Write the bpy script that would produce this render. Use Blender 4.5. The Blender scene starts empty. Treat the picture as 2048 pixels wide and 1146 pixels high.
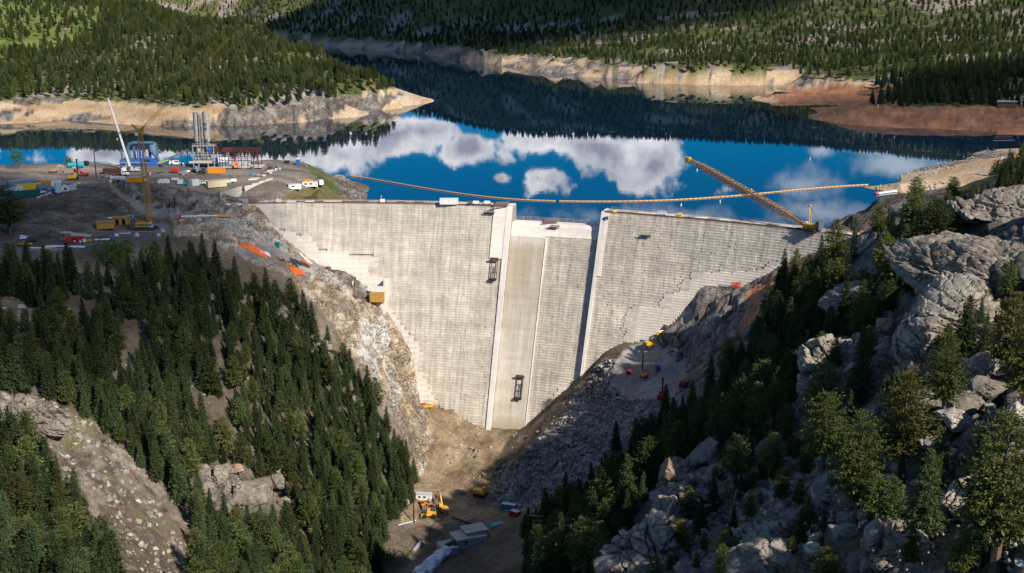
import bpy, bmesh, math, random
import numpy as np
from mathutils import Vector, Matrix
from mathutils.bvhtree import BVHTree

# ------------------------------------------------------------------ camera, sky, sun, exposure
SC = bpy.context.scene
COL = SC.collection
F, TH, HC = 2400.0, math.radians(14), 118.0
cam = bpy.data.cameras.new('camera'); camo = bpy.data.objects.new('camera', cam); COL.objects.link(camo)
camo.location = (0, 0, HC); camo.rotation_euler = (math.radians(90) - TH, 0, 0)
cam.sensor_width = 36; cam.lens = 36 * F / 2048; cam.clip_start = 1; cam.clip_end = 30000
SC.camera = camo
SUN = Vector((0.545, -0.575, 0.575)).normalized()
sun = bpy.data.lights.new('sun', 'SUN'); sun.energy = 4.3; sun.angle = math.radians(0.5); sun.color = (1.0, 0.92, 0.80)
suno = bpy.data.objects.new('sun', sun); COL.objects.link(suno)
suno.rotation_euler = SUN.to_track_quat('Z', 'Y').to_euler(); suno.location = (400, -300, 500)
SC.view_settings.view_transform = 'Standard'; SC.view_settings.look = 'None'
SC.view_settings.gamma = 1; SC.view_settings.use_curve_mapping = False
SC.view_settings.exposure = 0.5
SC.render.engine = 'CYCLES'
SC.cycles.max_bounces = 5; SC.cycles.diffuse_bounces = 2; SC.cycles.glossy_bounces = 3
SC.cycles.transmission_bounces = 2; SC.cycles.volume_bounces = 1; SC.cycles.transparent_max_bounces = 4
SC.cycles.use_denoising = True
SKY_STRENGTH = 0.064

def ray(px, py):
    r = (px - 1024) / F; u = -(py - 573) / F
    return Vector((r, math.cos(TH) + u * math.sin(TH), -math.sin(TH) + u * math.cos(TH)))
def W(px, py, z):                       # point of the place at height z seen along a line of sight
    d = ray(px, py); return Vector((0, 0, HC)) + d * ((z - HC) / d.z)
def Y(px, py, y):
    d = ray(px, py); return Vector((0, 0, HC)) + d * (y / d.y)
def proj_np(x, y, z):
    zz = z - HC; c, s = math.cos(TH), math.sin(TH)
    f = y * c - zz * s; u = y * s + zz * c
    return 1024 + F * x / f, 573 - F * u / f

def make_world():
    w = bpy.data.worlds.new('World'); SC.world = w; w.use_nodes = True
    nt = w.node_tree; nd = nt.nodes; lk = nt.links
    for n in list(nd): nd.remove(n)
    out = nd.new('ShaderNodeOutputWorld'); bg = nd.new('ShaderNodeBackground'); bg.inputs[1].default_value = SKY_STRENGTH
    lk.new(bg.outputs[0], out.inputs[0])
    sky = nd.new('ShaderNodeTexSky'); sky.sky_type = 'NISHITA'; sky.sun_disc = False
    sky.sun_elevation = math.asin(SUN.z); sky.sun_rotation = math.atan2(SUN.x, SUN.y)
    sky.altitude = 2250; sky.air_density = 1.0; sky.dust_density = 0.3; sky.ozone_density = 2.5
    hs = nd.new('ShaderNodeHueSaturation'); hs.inputs['Saturation'].default_value = 1.75; hs.inputs['Value'].default_value = 1.0
    lk.new(sky.outputs[0], hs.inputs['Color'])
    def M(op, a, b=None, c=None, clamp=False):
        m = nd.new('ShaderNodeMath'); m.operation = op; m.use_clamp = clamp
        for i, v in enumerate((a, b, c)):
            if v is None: continue
            if isinstance(v, (int, float)): m.inputs[i].default_value = v
            else: lk.new(v, m.inputs[i])
        return m.outputs[0]
    tc = nd.new('ShaderNodeTexCoord'); sp = nd.new('ShaderNodeSeparateXYZ'); lk.new(tc.outputs['Generated'], sp.inputs[0])
    az = M('ARCTAN2', sp.outputs[0], sp.outputs[1]); el = M('ARCSINE', sp.outputs[2])
    cv = nd.new('ShaderNodeCombineXYZ'); lk.new(az, cv.inputs[0]); lk.new(el, cv.inputs[1])
    def noise(scale, detail, vec, rough=0.6, seed=0.0):
        n = nd.new('ShaderNodeTexNoise'); n.noise_dimensions = '4D'; n.inputs['Scale'].default_value = scale
        n.inputs['Detail'].default_value = detail; n.inputs['Roughness'].default_value = rough; n.inputs['W'].default_value = seed
        lk.new(vec, n.inputs['Vector']); return n.outputs[0]
    # cumulus banks low over the far hills: (centre azimuth, elevation, half-widths) in degrees
    def ae(px, py):
        d = ray(px, py).normalized(); return math.atan2(d.x, d.y), math.asin(-d.z)
    faint = [((1605, 370), (70, 40)), ((1810, 330), (110, 30)), ((1640, 425), (120, 28)), ((1640, 300), (30, 14)), ((1330, 432), (190, 26)), ((1750, 300), (60, 14))]
    blobs = [((620, 300), (130, 44)), ((690, 312), (80, 36)), ((775, 270), (120, 42), 6), ((860, 262), (100, 34)), ((950, 294), (80, 40), 8),
             ((1190, 300), (230, 46), 17), ((1310, 325), (95, 62), 8), ((1090, 275), (110, 40)),
             ((1003, 357), (26, 14)), ((1095, 362), (46, 32)), ((205, 306), (110, 24)), ((330, 300), (70, 20)),
             ((420, 300), (60, 18)), ((-150, 280), (160, 40)), ((2300, 300), (150, 50))]
    def bank(blobs):
     cur = None
     for bb in blobs:
         c, r = bb[0], bb[1]; a0, e0 = ae(*c); ra = r[0] / F; re = r[1] / F; rot = math.radians(bb[2] if len(bb) > 2 else 0); cr, sr = math.cos(rot), math.sin(rot)
         d0 = M('SUBTRACT', az, a0); d1 = M('SUBTRACT', el, e0)
         da = M('MULTIPLY', M('ADD', M('MULTIPLY', d0, cr), M('MULTIPLY', d1, sr)), 1 / ra); de = M('MULTIPLY', M('SUBTRACT', M('MULTIPLY', d1, cr), M('MULTIPLY', d0, sr)), 1 / re)
         d = M('SQRT', M('ADD', M('MULTIPLY', da, da), M('MULTIPLY', de, de)))
         v = M('SUBTRACT', 1.0, d)
         cur = v if cur is None else M('MAXIMUM', cur, v)
     return cur
    cur = bank(blobs); fa = bank(faint)
    n1 = noise(24, 11, cv.outputs[0], 0.60)
    low = M('ADD', M('ADD', cur, .08), M('MULTIPLY', M('SUBTRACT', n1, 0.5), 3.6)); lowf = M('ADD', M('MULTIPLY', fa, .8), M('MULTIPLY', M('SUBTRACT', n1, 0.5), 3.2))
    # broken cloud everywhere higher up
    zz = M('ADD', M('MAXIMUM', sp.outputs[2], 0.0), 0.12)
    cv2 = nd.new('ShaderNodeCombineXYZ'); lk.new(M('DIVIDE', sp.outputs[0], zz), cv2.inputs[0]); lk.new(M('DIVIDE', sp.outputs[1], zz), cv2.inputs[1])
    n2 = noise(1.1, 8, cv2.outputs[0], 0.58, 3.0)
    high = M('MULTIPLY', M('SUBTRACT', n2, 0.58), 5.0)
    sel = nd.new('ShaderNodeMapRange'); sel.interpolation_type = 'SMOOTHSTEP'
    sel.inputs[1].default_value = 0.2; sel.inputs[2].default_value = 0.32; lk.new(el, sel.inputs[0])
    tot = nd.new('ShaderNodeMix'); tot.data_type = 'FLOAT'; lk.new(sel.outputs[0], tot.inputs[0]); lk.new(low, tot.inputs[2]); lk.new(high, tot.inputs[3])
    mk = nd.new('ShaderNodeMapRange'); mk.interpolation_type = 'SMOOTHSTEP'; mk.inputs[1].default_value = 0.0; mk.inputs[2].default_value = 0.42
    lk.new(tot.outputs[0], mk.inputs[0])
    n3 = noise(16, 5, cv.outputs[0], 0.55, 7.0)
    br = M('ADD', M('MULTIPLY', M('SUBTRACT', n3, 0.42), 3.2), M('MULTIPLY', tot.outputs[0], -0.8), )
    brc = M('ADD', br, 0.72, clamp=True)
    cc = nd.new('ShaderNodeMix'); cc.data_type = 'RGBA'; lk.new(brc, cc.inputs[0])
    cc.inputs[6].default_value = (6.0, 6.1, 7.8, 1); cc.inputs[7].default_value = (19, 19, 19.5, 1)
    mf = nd.new('ShaderNodeMapRange'); mf.interpolation_type = 'SMOOTHSTEP'; mf.inputs[1].default_value = -.15; mf.inputs[2].default_value = 0.9; mf.inputs[4].default_value = .42; lk.new(lowf, mf.inputs[0]); mask = M('MAXIMUM', mk.outputs[0], mf.outputs[0])
    mx = nd.new('ShaderNodeMix'); mx.data_type = 'RGBA'; lk.new(mask, mx.inputs[0]); lk.new(hs.outputs[0], mx.inputs[6]); lk.new(cc.outputs[2], mx.inputs[7])
    lk.new(mx.outputs[2], bg.inputs[0])
make_world()

# ------------------------------------------------------------------ helpers
R = random.Random(7)
def tag(o, label=None, cat=None, group=None, kind=None):
    if label: o['label'] = label
    if cat: o['category'] = cat; o['kind'] = 'thing'
    if group: o['group'] = group
    if kind: o['kind'] = kind
    return o
def empty(name, loc, rz=0.0, label=None, cat=None, group=None, scale=1.0):
    o = bpy.data.objects.new(name, None); COL.objects.link(o); o.location = loc; o.rotation_euler = (0, 0, rz)
    o.scale = (scale,) * 3; o.empty_display_size = 0.5
    return tag(o, label, cat, group)
def link(name, me, m, parent=None, smooth=False):
    if m is not None and not me.materials: me.materials.append(m)
    o = bpy.data.objects.new(name, me); COL.objects.link(o)
    if parent is not None: o.parent = parent
    if smooth:
        me.polygons.foreach_set('use_smooth', [True] * len(me.polygons))
    return o
def copy_tree(o, parent=None):
    c = o.copy(); COL.objects.link(c)
    if parent is not None: c.parent = parent
    for ch in list(o.children): copy_tree(ch, c)
    return c

class MB:
    """collects simple solids; build() links them as one mesh object"""
    def __init__(s): s.v = []; s.f = []
    def _add(s, vs, fs):
        n = len(s.v); s.v += [tuple(v) for v in vs]; s.f += [tuple(i + n for i in f) for f in fs]; return s
    def box(s, c, d, rz=0.0, rx=0.0, ry=0.0):
        m = Matrix.Translation(c) @ Matrix.Rotation(rz, 4, 'Z') @ Matrix.Rotation(ry, 4, 'Y') @ Matrix.Rotation(rx, 4, 'X')
        vs = [m @ Vector((x * d[0] / 2, y * d[1] / 2, z * d[2] / 2)) for z in (-1, 1) for y in (-1, 1) for x in (-1, 1)]
        return s._add(vs, [(0, 2, 3, 1), (4, 5, 7, 6), (0, 1, 5, 4), (2, 6, 7, 3), (0, 4, 6, 2), (1, 3, 7, 5)])
    def b0(s, x0, x1, y0, y1, z0, z1): return s.box(((x0 + x1) / 2, (y0 + y1) / 2, (z0 + z1) / 2), (x1 - x0, y1 - y0, z1 - z0))
    def tube(s, p0, p1, r, n=8, r1=None):
        p0, p1 = Vector(p0), Vector(p1); d = p1 - p0
        if d.length < 1e-6: return s
        q = d.to_track_quat('Z', 'Y'); r1 = r if r1 is None else r1
        vs = []
        for p, rr in ((p0, r), (p1, r1)):
            for i in range(n):
                a = 2 * math.pi * i / n; vs.append(p + q @ Vector((rr * math.cos(a), rr * math.sin(a), 0)))
        fs = [(i, (i + 1) % n, n + (i + 1) % n, n + i) for i in range(n)] + [tuple(range(n - 1, -1, -1)), tuple(range(n, 2 * n))]
        return s._add(vs, fs)
    def path(s, pts, r, n=6):
        for a, b in zip(pts[:-1], pts[1:]): s.tube(a, b, r, n)
        return s
    def beam(s, p0, p1, w, h=None):
        p0, p1 = Vector(p0), Vector(p1); d = p1 - p0; h = h or w
        q = d.to_track_quat('Z', 'Y'); vs = []
        for p in (p0, p1):
            for a, b in ((-1, -1), (1, -1), (1, 1), (-1, 1)): vs.append(p + q @ Vector((a * w / 2, b * h / 2, 0)))
        return s._add(vs, [(0, 1, 5, 4), (1, 2, 6, 5), (2, 3, 7, 6), (3, 0, 4, 7), (3, 2, 1, 0), (4, 5, 6, 7)])
    def prism(s, prof, y0, y1):          # profile in x,z extruded along y
        n = len(prof)
        vs = [(x, y0, z) for x, z in prof] + [(x, y1, z) for x, z in prof]
        return s._add(vs, [(i, n + i, n + (i + 1) % n, (i + 1) % n) for i in range(n)] + [tuple(range(n)), tuple(range(2 * n - 1, n - 1, -1))])
    def lattice(s, p0, p1, w0, w1, n, t, up=(0, 0, 1), taper=0.12):
        p0, p1 = Vector(p0), Vector(p1); d = (p1 - p0); L = d.length; d.normalize()
        side = d.cross(Vector(up));
        if side.length < .05: side = d.cross(Vector((1, 0, 0)))
        side.normalize(); u2 = side.cross(d).normalized()
        def ww(k):
            f = min(k / n / taper, 1, (1 - k / n) / taper) if taper > 0 else 1
            return (w0 + (w1 - w0) * k / n) * (0.3 + 0.7 * max(f, 0))
        def node(k, i):
            a, b = ((-1, -1), (1, -1), (1, 1), (-1, 1))[i % 4]; w = ww(k) / 2
            return p0 + d * (L * k / n) + side * (a * w) + u2 * (b * w)
        for k in range(n):
            for i in range(4):
                s.beam(node(k, i), node(k + 1, i), t)
                if k % 2: s.beam(node(k, i), node(k + 1, i + 1), t * .6)
                else: s.beam(node(k, i + 1), node(k + 1, i), t * .6)
                if k: s.beam(node(k, i), node(k, i + 1), t * .55)
        return s
    def mesh(s, name):
        me = bpy.data.meshes.new(name); me.from_pydata(s.v, [], s.f); me.update()
        bm = bmesh.new(); bm.from_mesh(me); bmesh.ops.recalc_face_normals(bm, faces=bm.faces); bm.to_mesh(me); bm.free(); return me
    def build(s, name, m, parent=None): return link(name, s.mesh(name), m, parent)

def np_mesh(name, V, Fq, smooth=True, attr=None):
    me = bpy.data.meshes.new(name); nv, nf = len(V), len(Fq); k = Fq.shape[1]
    me.vertices.add(nv); me.vertices.foreach_set('co', np.ascontiguousarray(V, dtype=np.float32).ravel())
    me.loops.add(nf * k); me.loops.foreach_set('vertex_index', np.ascontiguousarray(Fq, dtype=np.int32).ravel())
    me.polygons.add(nf); me.polygons.foreach_set('loop_start', np.arange(0, nf * k, k, dtype=np.int32))
    try: me.polygons.foreach_set('loop_total', np.full(nf, k, dtype=np.int32))
    except Exception: pass
    me.polygons.foreach_set('use_smooth', np.full(nf, smooth, dtype=bool))
    me.update(calc_edges=True); me.validate()
    for nm, (typ, arr) in (attr or {}).items():
        a = me.attributes.new(nm, typ, 'POINT')
        a.data.foreach_set('color' if 'COLOR' in typ else ('vector' if typ == 'FLOAT_VECTOR' else 'value'), np.ascontiguousarray(arr, dtype=np.int32 if typ == 'INT' else np.float32).ravel())
    return me

# ------------------------------------------------------------------ numpy noise
def _h(ix, iy, iz, s):
    h = (ix.astype(np.int64) * 374761393 + iy.astype(np.int64) * 668265263 + iz.astype(np.int64) * 2147483647 + s * 974634777) & 0xFFFFFFFF
    h = ((h ^ (h >> 13)) * 1274126177) & 0xFFFFFFFF
    h = ((h ^ (h >> 16)) * 2246822519) & 0xFFFFFFFF
    return ((h ^ (h >> 15)) & 0xFFFFFF) / float(0xFFFFFF)
def vnoise(x, y, z, s=0):
    xi, yi, zi = np.floor(x), np.floor(y), np.floor(z); fx, fy, fz = x - xi, y - yi, z - zi
    fx, fy, fz = [t * t * t * (t * (t * 6 - 15) + 10) for t in (fx, fy, fz)]
    r = 0
    for a in (0, 1):
        for b in (0, 1):
            for c in (0, 1):
                r = r + _h(xi + a, yi + b, zi + c, s) * (fx if a else 1 - fx) * (fy if b else 1 - fy) * (fz if c else 1 - fz)
    return r * 2 - 1
def fbm(x, y, z, o=4, s=0, g=0.5):
    r, a, t = 0, 1.0, 0
    for i in range(o):
        r = r + a * vnoise(x * 2 ** i + 17.3 * i, y * 2 ** i - 9.1 * i, z * 2 ** i + 3.7 * i, s + i); t += a; a *= g
    return r / t
def worley(x, y, z, s=0):
    xi, yi, zi = np.floor(x), np.floor(y), np.floor(z)
    f1 = np.full(x.shape, 9.0); f2 = f1.copy(); cid = np.zeros(x.shape)
    for a in (-1, 0, 1):
        for b in (-1, 0, 1):
            for c in (-1, 0, 1):
                cx, cy, cz = xi + a, yi + b, zi + c
                d = np.sqrt((cx + _h(cx, cy, cz, s) - x) ** 2 + (cy + _h(cx, cy, cz, s + 11) - y) ** 2 + (cz + _h(cx, cy, cz, s + 23) - z) ** 2)
                n = d < f1
                f2 = np.where(n, f1, np.minimum(f2, d)); cid = np.where(n, _h(cx, cy, cz, s + 37), cid); f1 = np.where(n, d, f1)
    return f1, f2, cid
def sstep(a, b, x):
    t = np.clip((x - a) / (b - a), 0, 1); return t * t * (3 - 2 * t)
def in_poly(px, py, poly):
    r = np.zeros(np.shape(px), bool); n = len(poly)
    for i in range(n):
        x0, y0 = poly[i]; x1, y1 = poly[(i + 1) % n]
        c = (y0 > py) != (y1 > py)
        with np.errstate(divide='ignore', invalid='ignore'):
            r ^= c & (px < (x1 - x0) * (py - y0) / ((y1 - y0) if y1 != y0 else 1e-9) + x0)
    return r

# ------------------------------------------------------------------ materials
MATS = {}
def mat(name, col, rough=0.7, metal=0.0, var=0.12, scale=1.5, bump=0.0, spec=0.3, rand=0.0):
    if name in MATS: return MATS[name]
    m = bpy.data.materials.new(name); m.use_nodes = True; nt = m.node_tree; nd, lk = nt.nodes, nt.links
    b = nd['Principled BSDF']; b.inputs['Roughness'].default_value = rough; b.inputs['Metallic'].default_value = metal
    b.inputs['Specular IOR Level'].default_value = spec
    tc = nd.new('ShaderNodeTexCoord'); n = nd.new('ShaderNodeTexNoise'); n.inputs['Scale'].default_value = scale; n.inputs['Detail'].default_value = 4
    lk.new(tc.outputs['Object'], n.inputs['Vector'])
    mr = nd.new('ShaderNodeMapRange'); mr.inputs[1].default_value = 0.3; mr.inputs[2].default_value = 0.7; mr.inputs[3].default_value = 1 - var; mr.inputs[4].default_value = 1 + var
    lk.new(n.outputs[0], mr.inputs[0])
    mx = nd.new('ShaderNodeMix'); mx.data_type = 'RGBA'; mx.blend_type = 'MULTIPLY'; mx.inputs[0].default_value = 1
    mx.inputs[6].default_value = (*col, 1); lk.new(mr.outputs[0], mx.inputs[7]); src = mx.outputs[2]
    if rand:
        oi = nd.new('ShaderNodeObjectInfo'); hs = nd.new('ShaderNodeHueSaturation'); m2 = nd.new('ShaderNodeMapRange')
        m2.inputs[3].default_value = 1 - rand; m2.inputs[4].default_value = 1 + rand; lk.new(oi.outputs['Random'], m2.inputs[0])
        lk.new(m2.outputs[0], hs.inputs['Value']); lk.new(src, hs.inputs['Color']); src = hs.outputs[0]
    lk.new(src, b.inputs['Base Color'])
    if bump:
        bp = nd.new('ShaderNodeBump'); bp.inputs['Strength'].default_value = bump; bp.inputs['Distance'].default_value = 0.3
        lk.new(n.outputs[0], bp.inputs['Height']); lk.new(bp.outputs[0], b.inputs['Normal'])
    MATS[name] = m; return m
# ------------------------------------------------------------------ the dam's geometry in plan
DX, DY, DR, DS, ZC, ZN = -95.0, 202.0, 400.0, 0.43, 12.0, 4.0      # arc centre, crest radius, batter, crest and notch level
def PV(th, r, z): return Vector((DX + r * math.sin(th), DY + r * math.cos(th), z))
def rf(z): return DR - DS * (ZC - z)
def face(px, py):
    d = ray(px, py); y = 450.0
    while y < 700:
        t = y / d.y; x, z = d.x * t, HC + d.z * t
        if math.hypot(x - DX, y - DY) >= rf(z): return Vector((x, y, z)), math.atan2(x - DX, y - DY)
        y += 0.2
TOE_L = [(500, 420), (560, 470), (600, 500), (640, 530), (690, 541), (735, 562), (738, 606), (775, 622), (800, 660), (825, 700), (833, 740), (833, 780), (842, 808), (905, 815), (955, 852)]
TOE_R = [(1040, 862), (1075, 836), (1110, 800), (1160, 757), (1205, 706), (1250, 684), (1290, 680), (1330, 642), (1385, 577), (1440, 572), (1480, 577), (1510, 560), (1560, 530), (1640, 500), (1700, 480)]

# ------------------------------------------------------------------ terrain: spot heights
CP = []
def cz(z, *pp):
    for p in pp: CP.append(tuple(W(p[0], p[1], z)))
def cy(*pp):
    for p in pp: CP.append(tuple(Y(p[0], p[1], p[2])))
def cw(*pp): CP.extend(pp)
# left hillside above the valley
cy((0, 500, 500), (150, 500, 510), (350, 482, 527), (470, 498, 548), (560, 560, 548), (620, 620, 540), (690, 680, 530), (740, 760, 520), (795, 850, 510), (825, 950, 500),
   (0, 650, 430), (0, 800, 370), (0, 950, 320), (0, 1146, 265), (200, 650, 460), (200, 800, 410), (200, 950, 365), (200, 1146, 310),
   (400, 650, 490), (400, 800, 450), (400, 950, 410), (400, 1146, 355), (550, 700, 510), (550, 850, 470), (550, 1000, 430), (600, 1146, 385),
   (700, 800, 505), (700, 950, 465), (700, 1100, 425), (770, 1060, 450), (60, 580, 462), (300, 560, 495), (480, 600, 520))
# bench with the lattice crane, spoil slope, batching pad
cz(7, (300, 458), (200, 468), (100, 486), (30, 492), (160, 484), (250, 452), (390, 440), (440, 432))
cz(18, (0, 332), (100, 330), (200, 327), (320, 327), (440, 325), (540, 322), (600, 322), (620, 345), (640, 372), (0, 400), (60, 396), (110, 388), (160, 372), (230, 366), (330, 376), (440, 380),
   (250, 345), (400, 345), (520, 345), (100, 360), (340, 360), (560, 360), (480, 360))
cz(15.5, (500, 388), (560, 385)); cz(12.4, (520, 402), (505, 404), (575, 400), (640, 396)); cz(16.5, (640, 385))
cz(16, (150, 395)); cz(12, (205, 425), (120, 440)); cz(9, (240, 437), (70, 470), (300, 432), (345, 425)); cz(8, (480, 428), (450, 412))
cz(13, (20, 440))
# shore of the pad
cz(0, (610, 312), (650, 335), (700, 360), (728, 388), (722, 403))
for q_ in ((-200, 334), (-100, 333), (0, 332), (50, 331), (100, 330), (150, 328.5), (200, 327), (260, 327), (320, 327), (380, 326), (440, 325), (490, 323.5), (540, 322), (570, 322)):
    v = W(q_[0], q_[1], 18); CP.append((v.x, v.y + 15, 3.0)); CP.append((v.x, v.y + 26, -3.0)); CP.append((v.x, v.y + 60, -8.0))
cz(10, (665, 370), (690, 395)); cz(4, (705, 392))
# left abutment cut
for p in TOE_L + TOE_R:
    v, th = face(*p); CP.append(tuple(v)); u = PV(th, rf(v.z) + 14, v.z); CP.append((u.x, u.y, v.z + 2.0))
cy((530, 500, 568), (590, 560, 562), (650, 560, 566), (680, 610, 553), (735, 680, 553), (780, 740, 546), (815, 800, 538), (850, 880, 530), (845, 930, 512), (470, 450, 580))
# valley floor
cz(-86, (870, 862)); cz(-95, (905, 965), (860, 985)); cz(-97, (960, 995), (990, 1010), (930, 1020)); cz(-98, (850, 1040), (900, 1060)); cz(-99, (960, 1090)); cz(-103, (860, 1140), (800, 1130))
cz(-90, (880, 900), (1010, 900)); cz(-92, (960, 925)); cz(-95, (990, 965)); cz(-105, (700, 1200), (850, 1250)); cz(-89, (900, 855), (985, 872))
# right bank: spoil ridge, riprap, bench
cz(-76, (1110, 850), (1060, 890)); cz(-66, (1180, 790), (1180, 850)); cz(-83, (1040, 920)); cz(-93, (1010, 1000)); cz(-74, (1130, 915)); cz(-60, (1240, 800))
cz(-50, (1230, 720), (1270, 712), (1310, 760), (1350, 760)); cz(-47, (1300, 700), (1345, 690), (1375, 700)); cz(-46, (1395, 665))
cy((1345, 655, 537), (1400, 640, 529), (1440, 612, 526), (1385, 600, 538), (1480, 600, 522), (1365, 625, 539), (1400, 700, 502), (1450, 665, 500), (1430, 720, 480), (1500, 610, 515), (1540, 570, 516))
# right-hand ridge
cy((1050, 1010, 470), (1200, 950, 440), (1300, 850, 445), (1400, 770, 450), (1500, 655, 470), (1560, 565, 490), (1640, 515, 507), (1700, 488, 512),
   (1500, 850, 330), (1500, 750, 390), (1600, 650, 400), (1700, 560, 420), (1600, 800, 290), (1700, 700, 300), (1800, 600, 310), (1800, 500, 390), (1740, 460, 496), (1800, 425, 465),
   (1900, 450, 370), (1900, 385, 420), (1900, 550, 290), (2048, 450, 280), (2048, 340, 365), (2048, 550, 230), (1800, 750, 230), (1900, 700, 210), (1800, 850, 190), (1900, 900, 160),
   (1650, 950, 190), (1650, 870, 230), (1500, 950, 230), (1550, 1080, 185), (1400, 1000, 235), (1375, 930, 255), (1300, 1050, 228), (1230, 1146, 228), (1270, 1090, 224), (1400, 1146, 190), (1700, 1146, 140), (2048, 1146, 115), (2048, 900, 150), (2048, 700, 190),
   (1250, 1000, 370), (1190, 1060, 345), (1150, 1050, 400), (1120, 1146, 355), (1180, 1146, 330), (1000, 1110, 425), (1350, 900, 330))
cw((175, 560, 22), (230, 520, 38), (250, 600, 18), (300, 520, 40), (330, 620, 22), (300, 350, 86), (240, 200, 78), (160, 80, 58), (-300, 400, 30), (-300, 250, 20), (-520, 600, 45), (-460, 480, 40), (450, 560, 60), (0, 70, -60), (-100, 100, -55), (60, 70, -5), (100, 60, 40), (-100, 60, -50), (420, 400, 85), (-700, 700, 60), (700, 700, 60))  # includes unseen ridge points past the right edge, raised to shade the slope
# spit on the right shore
cz(0.2, (1726, 372), (1760, 390), (1850, 388), (1920, 392), (1800, 352), (1880, 330)); cz(4, (1800, 370), (1870, 350), (1900, 370)); cz(7, (1960, 340), (1960, 365)); cz(14, (2040, 318), (2080, 330)); cz(8, (1980, 322))
cz(0, (1945, 318), (2048, 296)); cz(-5, (1790, 402), (1840, 408), (1890, 410), (1750, 412), (1930, 404))
# lake bed
cz(-12, (1000, 200), (1000, 300), (640, 270), (1300, 250), (1500, 340), (1560, 420), (250, 285), (800, 350), (800, 130), (950, 380), (1250, 400), (1380, 215), (1750, 300), (1900, 300), (0, 285), (400, 285), (1700, 400), (700, 110))
cz(-8, (900, 128), (1000, 150), (1100, 162), (1200, 168), (1100, 180), (1300, 192), (780, 118), (850, 130), (1000, 170), (1400, 195), (1480, 195), (720, 108), (640, 98), (930, 145), (1050, 150), (1150, 158), (1250, 172), (1350, 185), (1560, 184))
cw((-40, 620, -40), (40, 600, -40), (90, 580, -30), (120, 575, -20), (-90, 628, -25), (160, 620, -6))
# peninsula on the left
def cl(z, pts, step=34):
    for a, b in zip(pts[:-1], pts[1:]):
        n = max(1, int(math.hypot(b[0] - a[0], (b[1] - a[1]) * 3) / step))
        for k in range(n): cz(z, (a[0] + (b[0] - a[0]) * k / n, a[1] + (b[1] - a[1]) * k / n))
    cz(z, pts[-1])
cl(0, [(-300, 262), (0, 262), (60, 246), (130, 240), (250, 249), (330, 258), (400, 263), (500, 249), (620, 236), (700, 222), (800, 212), (862, 205), (826, 192), (800, 184)], 60)
cl(15, [(-300, 200), (0, 203), (100, 193), (250, 200), (400, 212), (500, 214), (600, 208), (680, 188), (790, 177)], 60)
cy((300, 120, 1325), (500, 150, 1250), (100, 100, 1395), (100, 30, 1660), (640, 160, 1225), (640, 102, 1390), (760, 152, 1240), (500, 48, 1600), (300, 10, 1750), (0, -8, 1880), (560, 175, 1130), (640, 175, 1140), (-300, 60, 1540), (-300, -15, 2050))
cw((-330, 1900, -8), (-200, 1500, -8), (-170, 1400, -8), (-320, 1750, -8), (-400, 2250, -8), (-700, 2100, 90)); cz(-8, (845, 182), (825, 168), (795, 150), (765, 132), (735, 112))
# far shore, hills
FS = [(430, 66), (520, 75), (585, 82), (700, 93), (780, 100), (850, 107), (872, 112), (930, 121), (1000, 131), (1070, 137), (1150, 143), (1220, 152), (1300, 166), (1390, 170), (1480, 172), (1560, 169), (1620, 172)]
FR = [(430, 54), (520, 63), (585, 70), (700, 78), (780, 83), (850, 88), (872, 90), (930, 99), (1000, 108), (1070, 113), (1150, 119), (1220, 126), (1300, 135), (1390, 137), (1480, 138), (1560, 139), (1620, 143)]
cl(0, FS); cl(14, FR); cl(23, [(x, y - 7) for x, y in FR]); cl(-6, [(x, y + 9) for x, y in FS])
cl(0, [(1640, 184), (1580, 184), (1515, 190), (1560, 204), (1620, 217), (1680, 208), (1740, 200)]); cl(6, [(1560, 190), (1620, 186), (1680, 182), (1740, 182)])
cl(0, [(1680, 214), (1640, 226), (1612, 250), (1700, 268), (1850, 276), (2048, 270), (2300, 280)]); cl(12, [(1720, 212), (1850, 218), (2048, 214), (2300, 215)]); cz(12, (1760, 176)); cz(-6, (1820, 283), (1780, 282), (1860, 285), (1930, 285)); cl(-5, [(1590, 250), (1690, 278), (1850, 288), (2048, 284)])
cy((1700, 130, 1450), (1800, 130, 1400), (1950, 190, 1120), (2048, 150, 1180), (2048, 90, 1500), (1800, 60, 1800), (1500, 100, 1800), (1500, 50, 1980), (2048, 0, 1900), (1500, 0, 2250), (1100, 65, 2250), (1100, 10, 2450), (700, 10, 2900), (700, 45, 2700), (900, 50, 2500))
cw((-120, 2700, 165), (20, 2600, 182), (130, 2550, 142), (240, 2450, 150), (420, 2350, 135), (620, 2200, 140), (-300, 2950, 160), (-600, 3200, 130), (-900, 3600, 170), (900, 2100, 190), (0, 3400, 200), (600, 3200, 230), (1500, 2600, 260), (-1600, 3000, 200), (-1300, 2200, 160), (-1100, 1500, 90), (0, 4800, 260), (-1800, 4600, 320), (1800, 4600, 330), (1100, 1300, 110), (800, 1050, 50), (-1000, 1050, 40), (-700, 4300, 260))
CPa = np.array(CP, float)
_, ui = np.unique(np.round(CPa[:, :2] / 2.0).astype(int), axis=0, return_index=True); CPa = CPa[np.sort(ui)]
def _rbf_fit(P):
    n = len(P); d = np.hypot(P[:, None, 0] - P[None, :, 0], P[:, None, 1] - P[None, :, 1])
    A = np.zeros((n + 3, n + 3)); A[:n, :n] = d - np.eye(n) * 0.3; Q = np.c_[np.ones(n), P[:, :2] / 1000]
    A[:n, n:] = Q; A[n:, :n] = Q.T
    return np.linalg.solve(A, np.r_[P[:, 2], 0, 0, 0])
RW = _rbf_fit(CPa)
RES_ = None
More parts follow.
